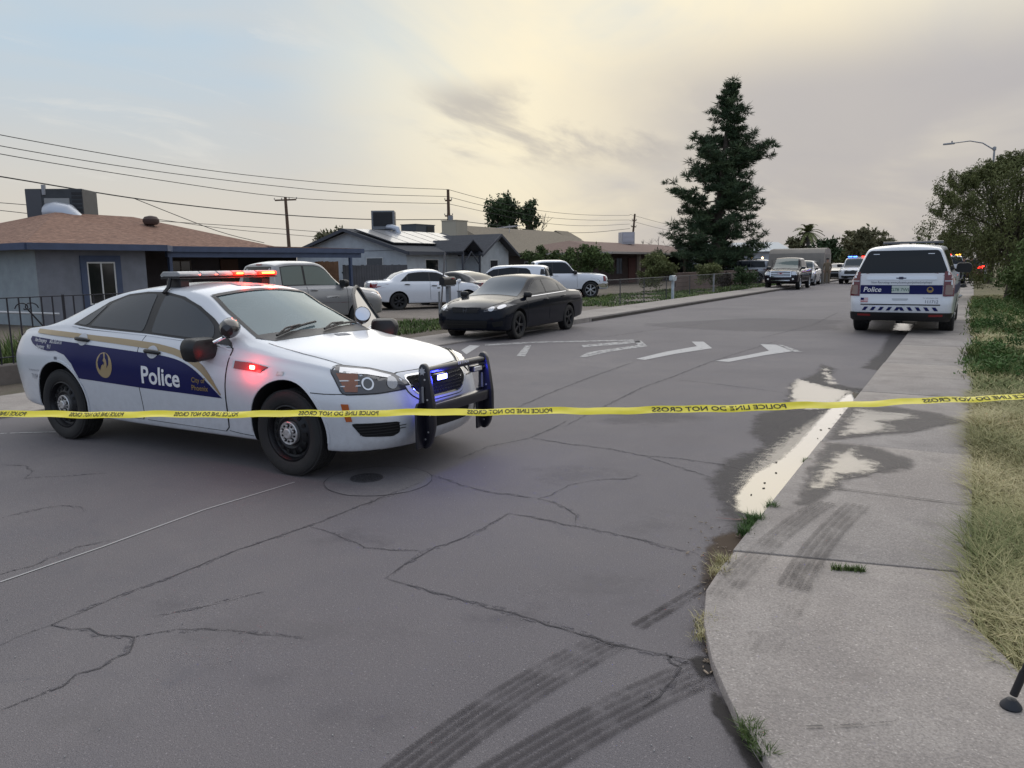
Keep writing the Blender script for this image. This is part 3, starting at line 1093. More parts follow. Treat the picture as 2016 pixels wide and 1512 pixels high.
# right-hand pavement: a wide corner slab with a kerb return, then slabs up the street
RH = 0.05
pave_r = empty_struct('pavement_right')
corner = [(-1.03, 4.20), (-1.035, 3.95), (-1.02, 3.62), (-0.93, 3.27), (-0.80, 2.95), (-0.62, 2.62), (-0.45, 2.38), (-0.15, 2.02), (0.35, 1.62), (1.2, 1.25), (3.0, 1.05), (14, 1.0), (14, 2.4), (2.0, 2.6), (0.9, 2.95), (0.5, 3.2), (0.3, 3.42), (0.14, 3.8), (0.085, 4.46)]
slab('slab', corner, -0.05, RH, CONCRETE, pave_r)
ys = [4.225, 7.3, 10.4, 13.5, 16.6, 19.7, 22.8, 26, 29, 32, 35, 39, 43, 48, 54, 62, 72, 86, 105, 130, 180, 260]
for i, (a, b_) in enumerate(zip(ys[:-1], ys[1:])):
    g = 0.006 if i else 0.0
    t0 = 0.265 if i == 0 else 0.0
    xr0, xr1 = 0.10 + 0.006 * a, 0.10 + 0.006 * b_
    j = random.uniform(-0.004, 0.004)
    slab('slab', [(KR + 0.005, a + g), (KR, b_ - g), (xr1, b_ - g), (xr0, a + g + t0)], -0.05, RH + j, CONCRETE, pave_r)
struct('verge_right', [(0.0, 4.4, 0.02), (0.1, 3.8, 0.02), (0.25, 3.35, 0.02), (0.9, 2.9, 0.02), (2, 2.55, 0.02), (40.1, 2.3, 0.02), (40.1, 300, 0.02), (1.5, 300, 0.02), (0.15, 40, 0.02)], [tuple(range(9))], DRYLAWN)

# left-hand pavement, lowered where the drive meets it
pave_l = empty_struct('pavement_left')
yl = [-20, -12, -5, 0, 3, 6, 9, 12, 15, 18, 19.6, 20.6, 23.6, 26.6, 29.6, 32.6, 36, 40, 45, 50, 56, 64, 75, 90, 110, 140, 200, 300]
hl = lambda y: 0.035 if y < 19.5 else 0.13
for a, b_ in zip(yl[:-1], yl[1:]):
    b = MB(); g = 0.008
    za, zb = hl(a), hl(b_ - 0.01) if b_ <= 19.7 else 0.13
    X0, X1 = KL - 1.55, KL
    P = [(X0, a + g, za), (X1, a + g, za), (X1, b_ - g, zb), (X0, b_ - g, zb)]
    b.add(P + [(x, y, -0.05) for x, y, z in P], [(0, 1, 2, 3), (7, 6, 5, 4), (0, 4, 5, 1), (1, 5, 6, 2), (2, 6, 7, 3), (3, 7, 4, 0)])
    b.build('slab', CONCRETE, pave_l, bevel=0.01)
# dark kerb face and gutter joint of the left kerb
b = MB(); b.box((KL + 0.012, 60, 0.03), (0.02, 78.5, 0.10)); kf = b.build('kerb_face', mat('kerb face', (0.07, 0.06, 0.052), 0.95, var=0.4, scale=3), pave_l)
YZ = 0.03
struct('yard_ground', [(KL - 1.56, -40, YZ), (KL - 1.56, 420, YZ), (-400, 420, YZ), (-400, -40, YZ)], [(0, 1, 2, 3)], DIRT)
# gravel drives
for i, (y0, y1) in enumerate(((19.8, 27.6), (30.5, 36.0))):
    pts = [(KL - 1.57, y0), (KL - 1.57, y1), (-25.5, y1 + 1.5), (-25.5, y0 - 1.0)]
    struct('drive', [(x, y, YZ + 0.006) for x, y in pts], [(0, 1, 2, 3)], GRAVEL)
dr3 = [G(1190, 640 - 25), G(1310, 604), G(1290, 587), G(1150, 595)]

# ------------------------------------------------------------------ road surface details
def flat(name, pts, z, m, parent=road, kind=None):
    me = bpy.data.meshes.new(name)
    me.from_pydata([(p[0], p[1], z) for p in pts], [], [tuple(range(len(pts)))])
    o = mesh_obj(name, me, m, parent, False)
    if kind: o['kind'] = kind
    return o


def paint_mat(name, col, wear, scale=9.0):
    m = bpy.data.materials.new(name)
    nt, N, L, b = nodes_of(m)
    g = N('ShaderNodeNewGeometry')
    n = N('ShaderNodeTexNoise'); L(g.outputs['Position'], n.inputs['Vector']); n.inputs['Scale'].default_value = scale; n.inputs['Detail'].default_value = 8; n.inputs['Roughness'].default_value = 0.75
    r = N('ShaderNodeValToRGB'); L(n.outputs[0], r.inputs[0]); r.color_ramp.elements[0].position = wear; r.color_ramp.elements[1].position = wear + 0.07
    r.color_ramp.elements[0].color = (0, 0, 0, 1); r.color_ramp.elements[1].color = (1, 1, 1, 1)
    b.inputs['Base Color'].default_value = (*col, 1); b.inputs['Roughness'].default_value = 0.8
    L(r.outputs[0], b.inputs['Alpha'])
    return m


MARK = paint_mat('worn road paint', (0.46, 0.45, 0.44), 0.34)
MARKL = paint_mat('thin line paint', (0.42, 0.41, 0.40), 0.28)
MARK2 = paint_mat('very worn road paint', (0.42, 0.41, 0.40), 0.42)
marks = [
    ([(1408, 711), (1435, 713), (1505, 700), (1560, 692), (1528, 679), (1497, 678), (1514, 691), (1470, 700)], MARK),
    ([(1532, 679), (1538, 679), (1580, 693), (1566, 694)], MARK2),
    ([(1252, 707), (1270, 709), (1330, 697), (1402, 686), (1385, 673), (1362, 673), (1372, 682), (1310, 693)], MARK),
    ([(1140, 703), (1150, 704), (1200, 693), (1275, 682), (1262, 671), (1248, 672), (1256, 680), (1196, 688), (1158, 694)], MARK2),
    ([(1145, 680), (1215, 674), (1258, 671), (1262, 674), (1215, 679), (1148, 684)], MARK2),
    ([(1017, 701), (1034, 702), (1046, 680), (1034, 681)], MARK2),
    ([(908, 690), (918, 698), (945, 681), (925, 680)], MARK),
    ([(955, 678), (1060, 673), (1248, 669), (1248, 671), (1060, 675), (955, 681)], MARK2),
]
for pts, m in marks: flat('road_marking', [G(*p) for p in pts], 0.005, m)
# thin old line across the foreground
def strip(name, pts, w, z, m, parent=road, jit=0.0, step=0.06, taper=True, kind=None):
    P = [Vector((p[0], p[1])) for p in pts]
    out = []
    for a, b_ in zip(P[:-1], P[1:]):
        k = max(1, int((b_ - a).length / step))
        for i in range(k): out.append(a.lerp(b_, i / k))
    out.append(P[-1])
    ph = random.uniform(0, 9)
    vs = []; n = len(out)
    for i, p in enumerate(out):
        d = out[min(i + 1, n - 1)] - out[max(i - 1, 0)]
        d.normalize(); q = Vector((-d.y, d.x))
        o = q * (random.gauss(0, jit) if jit else 0)
        wd = w * random.uniform(0.5, 1.5) if jit else w
        if taper: wd *= min(1, 0.25 + 6 * min(i, n - 1 - i) / n)
        vs += [tuple(p + o + q * wd / 2) + (z,), tuple(p + o - q * wd / 2) + (z,)]
    fs = [(2 * i, 2 * i + 1, 2 * i + 3, 2 * i + 2) for i in range(n - 1)]
    me = bpy.data.meshes.new(name); me.from_pydata(vs, [], fs)
    o = mesh_obj(name, me, m, parent, False)
    if kind: o['kind'] = kind
    return o


strip('road_marking', [G(0, 1147), G(200, 1078), G(400, 1005), G(580, 950)], 0.015, 0.004, MARKL, taper=False)
strip('road_marking', [G(0, 854), G(60, 852), G(110, 851)], 0.03, 0.004, MARK2, taper=False)
CRACK = paint_mat('crack', (0.05, 0.046, 0.05), 0.36, 30.0)
cracks = [
    ([(758, 1140), (850, 1165), (960, 1195), (1080, 1228), (1200, 1265), (1300, 1290), (1360, 1300), (1395, 1308)], 0.013),
    ([(1310, 1285), (1320, 1305), (1340, 1315), (1325, 1335), (1290, 1370), (1265, 1395)], 0.013),
    ([(1335, 1313), (1360, 1305)], 0.01),
    ([(758, 1140), (800, 1110), (843, 1085), (900, 1065), (960, 1035), (1005, 1011)], 0.010),
    ([(1005, 1011), (1065, 1022), (1130, 1035), (1250, 1060), (1380, 1093)], 0.010),
    ([(1130, 1035), (1135, 1015), (1110, 998), (1065, 982), (1085, 975), (1120, 955), (1175, 945), (1240, 942), (1260, 932)], 0.008),
    ([(1065, 982), (1000, 974), (960, 970), (910, 955), (850, 935)], 0.008),
    ([(843, 1085), (770, 1082), (720, 1078), (690, 1065), (650, 1048), (608, 1036)], 0.007),
    ([(1045, 862), (1110, 873), (1200, 884), (1265, 897), (1340, 903), (1420, 915), (1455, 925)], 0.011),
    ([(1265, 897), (1320, 915), (1400, 940)], 0.007),
    ([(0, 1270), (100, 1231), (210, 1183), (330, 1140), (450, 1090), (560, 1052), (608, 1036), (700, 1000), (830, 950)], 0.009),
    ([(100, 1231), (170, 1240), (190, 1252), (265, 1255), (250, 1285), (195, 1315), (150, 1328), (120, 1350), (60, 1375), (0, 1400)], 0.009),
    ([(265, 1255), (320, 1243), (400, 1240), (480, 1244), (540, 1252), (610, 1256)], 0.007),
    ([(300, 1215), (400, 1195), (520, 1165)], 0.005),
    ([(0, 1132), (60, 1115), (150, 1078), (230, 1062)], 0.006),
    ([(0, 1022), (60, 1005), (120, 995), (160, 1000), (165, 1008)], 0.006),
    ([(0, 915), (50, 917), (62, 928), (48, 942), (120, 938), (210, 932)], 0.006),
    ([(1110, 840), (1180, 805), (1260, 765), (1330, 740), (1400, 712), (1470, 690), (1540, 668)], 0.012),
    ([(1000, 810), (1080, 775), (1170, 740), (1250, 712)], 0.012),
    ([(1330, 748), (1400, 755), (1480, 765), (1555, 775)], 0.010),
    ([(1045, 862), (1100, 838), (1115, 828)], 0.010),
    ([(900, 905), (960, 880), (1045, 862)], 0.008),
    ([(1180, 665), (1300, 648), (1420, 632)], 0.02),
    ([(1500, 665), (1600, 640), (1650, 615)], 0.02),
]
CRACKH = paint_mat('crack halo', (0.115, 0.106, 0.115), 0.50, 18.0)
for pts, w in cracks:
    strip('crack_stain', [G(*p) for p in pts], w * 3.0, 0.0027, CRACKH, jit=0.01)
    strip('crack', [G(*p) for p in pts], w * 0.62, 0.0032, CRACK, jit=0.008)
# tracks of muddy tyres: rows of tread blocks
def tread_mat(name, col, rows, amax):
    """tread print: ribs across, sipes along, broken by noise; driven by the strip's own coordinates"""
    m = bpy.data.materials.new(name)
    nt, N, L, b = nodes_of(m)
    def M_(op, a, c=None, d=None):
        n = N('ShaderNodeMath'); n.operation = op
        for i, v in enumerate((a, c, d)):
            if v is None: continue
            if isinstance(v, (int, float)): n.inputs[i].default_value = v
            else: L(v, n.inputs[i])
        return n.outputs[0]
    def SS(v, a, c):
        n = N('ShaderNodeMapRange'); n.interpolation_type = 'SMOOTHSTEP'; L(v, n.inputs['Value']); n.inputs['From Min'].default_value = a; n.inputs['From Max'].default_value = c
        return n.outputs[0]
    U = N('ShaderNodeAttribute'); U.attribute_name = 'tu'; V = N('ShaderNodeAttribute'); V.attribute_name = 'tv'; F = N('ShaderNodeAttribute'); F.attribute_name = 'fade'
    u, v, fa = U.outputs['Fac'], V.outputs['Fac'], F.outputs['Fac']
    g = N('ShaderNodeNewGeometry')
    def noise(sc, det=5, ro=0.65):
        n = N('ShaderNodeTexNoise'); L(g.outputs['Position'], n.inputs['Vector']); n.inputs['Scale'].default_value = sc; n.inputs['Detail'].default_value = det; n.inputs['Roughness'].default_value = ro
        return n.outputs[0]
    nf = noise(60); nl = noise(7, 6, 0.7)
    vr = M_('MULTIPLY', v, rows)
    fr = M_('FRACT', M_('ADD', vr, M_('MULTIPLY', M_('SUBTRACT', nf, 0.5), 0.25)))
    rib = M_('MULTIPLY', SS(fr, 0.07, 0.20), SS(fr, 0.93, 0.80))
    row = M_('FLOOR', vr)
    # blocks along each rib, skewed; different phase per rib
    ph = M_('ADD', M_('MULTIPLY', u, 1 / 0.022), M_('ADD', M_('MULTIPLY', row, 0.37), M_('MULTIPLY', fr, 0.55)))
    fb = M_('FRACT', M_('ADD', ph, M_('MULTIPLY', M_('SUBTRACT', nf, 0.5), 1.1)))
    blk = M_('ADD', 0.25, M_('MULTIPLY', M_('MULTIPLY', SS(fb, 0.02, 0.2), SS(fb, 0.98, 0.75)), 0.75))
    wear = SS(M_('ADD', M_('ADD', M_('MULTIPLY', nl, 1.5), M_('MULTIPLY', nf, 0.5)), fa), 1.15, 1.75)
    a = M_('MULTIPLY', M_('MULTIPLY', rib, blk), M_('MULTIPLY', wear, amax))
    L(a, b.inputs['Alpha'])
    b.inputs['Base Color'].default_value = (*col, 1); b.inputs['Roughness'].default_value = 0.9; b.inputs['Specular IOR Level'].default_value = 0.2
    return m


MUD = tread_mat('mud tread print', (0.055, 0.05, 0.053), 5, 0.56)
MUD2 = tread_mat('mud tread print narrow', (0.055, 0.05, 0.05), 2, 0.75)
MUDC = tread_mat('mud tread print on concrete', (0.11, 0.10, 0.092), 4, 0.48)


def track(p0, p1, width, m, z, parent=road, f0=0.35, f1=-0.35, curve=0.0):
    a, b_ = Vector(p0[:2]), Vector(p1[:2])
    d = b_ - a; L_ = d.length; d.normalize(); q = Vector((-d.y, d.x))
    n = 24; vs = []; tu = []; tv = []; fd = []
    for i in range(n + 1):
        t = i / n; c = a + d * (L_ * t) + q * (curve * 4 * t * (1 - t))
        for k in (0, 1):
            p = c + q * (width * (k - 0.5)); vs.append((p.x, p.y, z)); tu.append(L_ * t); tv.append(float(k)); fd.append(f0 + (f1 - f0) * t)
    me = bpy.data.meshes.new('tyre_track'); me.from_pydata(vs, [], [(2 * i, 2 * i + 1, 2 * i + 3, 2 * i + 2) for i in range(n)])
    for nm, vals in (('tu', tu), ('tv', tv), ('fade', fd)):
        at_ = me.attributes.new(nm, 'FLOAT', 'POINT'); at_.data.foreach_set('value', vals)
    return mesh_obj('tyre_track', me, m, parent, False)


track(G(740, 1575), G(1200, 1265), 0.20, MUD, 0.006, f0=0.75, f1=0.40, curve=0.045)
track(G(940, 1565), G(1385, 1322), 0.21, MUD, 0.0064, f0=0.80, f1=0.42, curve=0.03)
track(G(1255, 1235), G(1405, 1145), 0.09, MUD2, 0.006, f0=0.5, f1=0.4)
track(G(1415, 1180, RH), G(1625, 990, RH), 0.15, MUDC, RH + 0.0095, pave_r, 0.4, 0.6, curve=0.05)
track(G(1560, 1160, RH), G(1690, 995, RH), 0.17, MUDC, RH + 0.0099, pave_r, 0.65, 0.5, curve=0.035)
track(G(1490, 1290, RH), G(1600, 1110, RH), 0.17, MUDC, RH + 0.0103, pave_r, 0.2, 0.45)
SCORE = paint_mat('score line', (0.12, 0.11, 0.10), 0.42, 6.0)
strip('score_line', [G(1572, 1434, RH), G(1650, 1432, RH), G(1760, 1424, RH)], 0.010, RH + 0.0085, SCORE, pave_r, jit=0.001)
for y_ in (5.75, 8.85, 11.95, 15.0, 18.1):
    strip('score_line', [(KR + 0.02, y_), (-0.4, y_ + 0.005), (0.08, y_)], 0.012, RH + 0.0085, SCORE, pave_r, jit=0.001)
# concrete collar and manhole cover beside the front wheel
mc = G(722, 942)
circ = [(mc.x + 0.42 * math.cos(t) + 0.12, mc.y + 0.42 * math.sin(t), 0) for t in np.linspace(0, 2 * PI, 41)[:-1]]
COLLAR = ground_mat('collar', (0.138, 0.129, 0.138), (0.172, 0.16, 0.164), (0.13, 0.122, 0.131), 2, 8, 150.0, 0.8, 0.4, 0.3)
flat('manhole_collar', circ, 0.0022, COLLAR)
strip('crack', circ + circ[:1], 0.006, 0.0034, CRACK, jit=0.004, taper=False)
b = MB(); b.lathe([(0.13, 0.004), (0.128, 0.009), (0.001, 0.009)], (mc.x, mc.y, 0), 'Z', 28)
for i in range(-3, 4):
    for j in range(-3, 4):
        if i * i + j * j < 12: b.box((mc.x + i * 0.032, mc.y + j * 0.032, 0.0105), (0.02, 0.02, 0.006))
mh = b.build('manhole_cover', mat('cast iron', (0.045, 0.043, 0.047), 0.7, 0.2), road)
mh['kind'] = 'stuff'

# ------------------------------------------------------------------ puddle and wet ground
def wavy(pts, amp=0.02, step=0.07, skip=()):
    P = [Vector((p[0], p[1])) for p in pts]
    out = []
    for i, a in enumerate(P):
        b_ = P[(i + 1) % len(P)]
        k = max(1, int((b_ - a).length / step))
        d = (b_ - a).normalized(); q = Vector((-d.y, d.x))
        for j in range(k):
            p = a.lerp(b_, j / k)
            if i not in skip: p = p + q * random.gauss(0, amp)
            out.append((p.x, p.y))
    return out


def soft(name, pts, z, kind_, parent=road, res=0.022):
    """sheet with a signed distance attribute, so its edge can be ragged and soft"""
    P = np.array([(p[0], p[1]) for p in pts], float)
    lo = P.min(0) - 0.10; hi = P.max(0) + 0.10
    far_ = math.hypot(*((lo + hi) / 2))
    res = max(res, far_ * 0.0035)
    nx, ny = int((hi[0] - lo[0]) / res) + 2, int((hi[1] - lo[1]) / res) + 2
    gx, gy = np.meshgrid(lo[0] + np.arange(nx) * res, lo[1] + np.arange(ny) * res, indexing='ij')
    Q = np.stack([gx.ravel(), gy.ravel()], 1)
    dmin = np.full(len(Q), 1e9); ins = np.zeros(len(Q), bool)
    for i in range(len(P)):
        A_, B_ = P[i - 1], P[i]
        e = B_ - A_; L2 = e @ e + 1e-12
        t = np.clip(((Q - A_) @ e) / L2, 0, 1)
        dmin = np.minimum(dmin, np.hypot(*(Q - A_ - t[:, None] * e).T))
        c = (A_[1] > Q[:, 1]) != (B_[1] > Q[:, 1])
        xi = (B_[0] - A_[0]) * (Q[:, 1] - A_[1]) / (B_[1] - A_[1] + 1e-12) + A_[0]
        ins ^= c & (Q[:, 0] < xi)
    sd_ = np.where(ins, dmin, -dmin)
    if parent is road: sd_ = np.where(Q[:, 0] > KR - 0.002, -1.0, sd_) if Q[:, 1].min() > 4.15 else sd_
    idx = np.arange(nx * ny).reshape(nx, ny)
    f = np.stack([idx[:-1, :-1], idx[1:, :-1], idx[1:, 1:], idx[:-1, 1:]], -1).reshape(-1, 4)
    f = f[(sd_[f] > -0.09).any(1)]
    me = bpy.data.meshes.new(name)
    used = np.unique(f); mp_ = np.full(nx * ny, -1); mp_[used] = np.arange(len(used))
    me.from_pydata([(x, y, z) for x, y in Q[used]], [], mp_[f].tolist())
    at_ = me.attributes.new('sd', 'FLOAT', 'POINT'); at_.data.foreach_set('value', sd_[used].astype(np.float32))
    return mesh_obj(name, me, kind_, parent, False)


def soft_mat(name, col, rough, ior, sdw, namp, nscale, amax=1.0, edge0=0.0, spec=0.5, aniso=None):
    """alpha = smoothstep of (edge distance + noise)"""
    m = bpy.data.materials.new(name)
    nt, N, L, b = nodes_of(m)
    b.inputs['Base Color'].default_value = (*col, 1); b.inputs['Roughness'].default_value = rough
    b.inputs['IOR'].default_value = ior; b.inputs['Specular IOR Level'].default_value = spec
    b.inputs['Specular Tint'].default_value = (1.0, 0.95, 0.86, 1)
    at_ = N('ShaderNodeAttribute'); at_.attribute_name = 'sd'
    g = N('ShaderNodeNewGeometry'); src = g.outputs['Position']
    if aniso:
        mp = N('ShaderNodeMapping'); L(src, mp.inputs[0]); mp.inputs['Scale'].default_value = aniso; src = mp.outputs[0]
    n = N('ShaderNodeTexNoise'); L(src, n.inputs['Vector']); n.inputs['Scale'].default_value = nscale; n.inputs['Detail'].default_value = 8; n.inputs['Roughness'].default_value = 0.68
    ma = N('ShaderNodeMath'); ma.operation = 'MULTIPLY_ADD'; L(n.outputs[0], ma.inputs[0]); ma.inputs[1].default_value = namp; ma.inputs[2].default_value = -namp / 2
    ad = N('ShaderNodeMath'); ad.operation = 'ADD'; L(at_.outputs['Fac'], ad.inputs[0]); L(ma.outputs[0], ad.inputs[1])
    mr_ = N('ShaderNodeMapRange'); mr_.interpolation_type = 'SMOOTHSTEP'; L(ad.outputs[0], mr_.inputs['Value'])
    mr_.inputs['From Min'].default_value = edge0; mr_.inputs['From Max'].default_value = edge0 + sdw; mr_.inputs['To Max'].default_value = amax
    L(mr_.outputs[0], b.inputs['Alpha'])
    n2 = N('ShaderNodeTexNoise'); L(g.outputs['Position'], n2.inputs['Vector']); n2.inputs['Scale'].default_value = 6
    bp = N('ShaderNodeBump'); bp.inputs['Strength'].default_value = 0.02; bp.inputs['Distance'].default_value = 0.01; L(n2.outputs[0], bp.inputs['Height']); L(bp.outputs[0], b.inputs['Normal'])
    return m


WCOL = (0.36, 0.33, 0.27)
WATER = soft_mat('puddle water', (0.25, 0.22, 0.17), 0.03, 1.72, 0.05, 0.10, 12, spec=1.0)
FILM = soft_mat('water film', (0.20, 0.19, 0.17), 0.20, 2.2, 0.12, 0.40, 11, 0.8, 0.03, 1.0, (1, 0.4, 1))
FILM2 = soft_mat('thin water film', (0.16, 0.155, 0.15), 0.25, 2.0, 0.16, 0.5, 14, 0.6, 0.05, 1.0)
FILMW = soft_mat('water film walk', (0.28, 0.26, 0.23), 0.18, 2.0, 0.15, 0.40, 11, 0.72, 0.0, 1.0)
WET = soft_mat('wet asphalt', (0.06, 0.056, 0.058), 0.6, 1.3, 0.14, 0.34, 6, 0.60, -0.01, 0.3)
WETC = soft_mat('wet concrete', (0.12, 0.11, 0.105), 0.6, 1.3, 0.09, 0.26, 8, 0.66, -0.01, 0.3)
MUDG = soft_mat('muddy gutter', (0.10, 0.075, 0.055), 0.9, 1.3, 0.06, 0.16, 9, 0.8, -0.02, 0.2)
DAMP = soft_mat('damp gutter', (0.05, 0.046, 0.044), 0.8, 1.3, 0.03, 0.08, 12, 0.85, -0.01, 0.2)
pts_ = lambda L_, z=0.0: [G(px, py, z) for px, py in L_]
soft('wet_patch', pts_([(1385, 945), (1420, 905), (1490, 880), (1470, 850), (1480, 815), (1540, 800), (1550, 755), (1600, 735), (1615, 715), (1650, 725), (1640, 755), (1700, 765), (1770, 700), (1785, 680), (1800, 690), (1560, 1000), (1490, 1060), (1430, 1060), (1415, 1010), (1400, 985)]), 0.0045, WET)
soft('wet_patch', pts_([(1690, 725), (1725, 695), (1745, 660), (1800, 640), (1830, 645), (1760, 735)]), 0.0049, WET)
soft('wet_patch', pts_([(1380, 1110), (1400, 1060), (1440, 1045), (1490, 1060), (1430, 1130), (1405, 1200), (1385, 1160)]), 0.0047, MUDG)
soft('wet_patch', pts_([(1378, 1215), (1402, 1210), (1404, 1290), (1385, 1285)]), 0.0047, MUDG)
soft('wet_patch', pts_([(1398, 1352), (1420, 1370), (1475, 1440), (1530, 1520), (1480, 1520), (1430, 1440), (1402, 1400)]), 0.0047, DAMP)
soft('wet_patch', pts_([(1352, 1300), (1400, 1285), (1412, 1330), (1380, 1335)]), 0.0048, DAMP)
OIL = soft_mat('oil stain', (0.075, 0.07, 0.082), 0.75, 1.3, 0.40, 0.8, 5, 0.20, 0.0, 0.2)
PALE = soft_mat('pale wear', (0.24, 0.225, 0.225), 0.85, 1.3, 0.45, 0.9, 4, 0.35, 0.0, 0.2)
for cx_, cy_, rx_, ry_, m_ in ((710, 1062, 110, 26, OIL), (330, 1190, 90, 22, OIL), (480, 1330, 150, 40, OIL), (1010, 1215, 120, 36, OIL), (1120, 935, 120, 22, PALE), (560, 1240, 260, 50, PALE), (1180, 1160, 170, 40, PALE), (180, 1420, 200, 60, PALE), (1270, 820, 130, 22, OIL), (1300, 1030, 90, 30, PALE), (1500, 640, 200, 14, PALE), (700, 1420, 150, 50, OIL)):
    soft('road_stain', pts_([(cx_ + rx_ * math.cos(t) * (1 + 0.25 * math.sin(3 * t + cx_)), cy_ + ry_ * math.sin(t)) for t in np.linspace(0, 2 * PI, 18)[:-1]]), 0.0024 + 0.00002 * (cx_ % 17), m_, res=0.05)
soft('water_film', pts_([(1545, 765), (1560, 742), (1640, 762), (1692, 772), (1660, 805), (1600, 810), (1545, 805)]), 0.0053, FILM)
soft('water_film', pts_([(1612, 726), (1634, 722), (1655, 757), (1640, 764), (1616, 752)]), 0.0053, FILM)
soft('water_film', pts_([(1420, 1005), (1430, 940), (1490, 885), (1540, 850), (1600, 815), (1650, 790), (1690, 780), (1640, 850), (1540, 960), (1500, 1020)]), 0.0055, FILM2)
pud = pts_([(1692, 768), (1700, 790), (1600, 930), (1530, 1022), (1480, 1018), (1446, 1008), (1442, 978), (1475, 935), (1530, 905), (1565, 872), (1600, 835), (1640, 795), (1660, 780)])
soft('puddle', pud, 0.0060, WATER)
zz = RH + 0.0072
soft('wet_patch', pts_([(1665, 800), (1760, 800), (1860, 815), (1905, 832), (1800, 852), (1700, 862), (1620, 870)], RH), zz, WETC, pave_r)
soft('wet_patch', pts_([(1620, 870), (1720, 878), (1795, 903), (1812, 922), (1740, 934), (1665, 950), (1625, 990), (1560, 1000), (1575, 945), (1600, 900)], RH), zz + 0.0003, WETC, pave_r)
soft('water_film', pts_([(1680, 803), (1740, 810), (1800, 813), (1815, 827), (1750, 832), (1775, 850), (1690, 858), (1640, 862)], RH), zz + 0.0012, FILMW, pave_r)
soft('water_film', pts_([(1660, 882), (1695, 878), (1702, 900), (1742, 914), (1730, 934), (1670, 940), (1640, 965), (1585, 970), (1595, 935), (1625, 903)], RH), zz + 0.0014, FILMW, pave_r)
soft('puddle', pts_([(1752, 651), (1798, 652), (1796, 638), (1762, 636)]), 0.0062, FILMW)
b = MB()
for _ in range(12):
    t = random.random(); q = G(1450 + 230 * t + random.gauss(0, 12), 1010 - 235 * t + random.gauss(0, 12))
    if q.x > KR - 0.02: continue
    b.box((q.x, q.y, 0.009), (random.uniform(.008, .022), random.uniform(.005, .014), 0.006), random.uniform(0, 3))
o = b.build('leaf_litter', mat('wet leaf', (0.03, 0.022, 0.015), 0.7), road); o['kind'] = 'stuff'
strip('twig', [G(1408, 1022), G(1450, 1026), G(1495, 1022)], 0.012, 0.011, mat('red twig', (0.10, 0.035, 0.03), 0.7), jit=0.003)
# ------------------------------------------------------------------ the near police sedan
WHITE = paint('white police paint', (0.68, 0.70, 0.73), 0.22, 0.45, 0, 0.6)
NAVY = mat('navy vinyl', (0.008, 0.011, 0.085), 0.3, 0.0, 0.18)
GOLD = mat('gold vinyl', (0.36, 0.26, 0.13), 0.35, coat=0.4)
GOLDTXT = mat('gold print', (0.30, 0.20, 0.06), 0.45)
WHITETXT = mat('white print', (0.80, 0.80, 0.80), 0.4)
GREYTXT = mat('grey print', (0.16, 0.17, 0.2), 0.5)
BARBLACK = mat('push bar black', (0.006, 0.006, 0.012), 0.32, 0.0, coat=0.3)


def point_light(name, loc, col, watts, parent):
    l = bpy.data.lights.new(name, 'POINT'); l.energy = watts; l.color = col; l.shadow_soft_size = 0.03
    o = bpy.data.objects.new(name, l); C.objects.link(o); o.parent = parent; o.location = loc
    return o


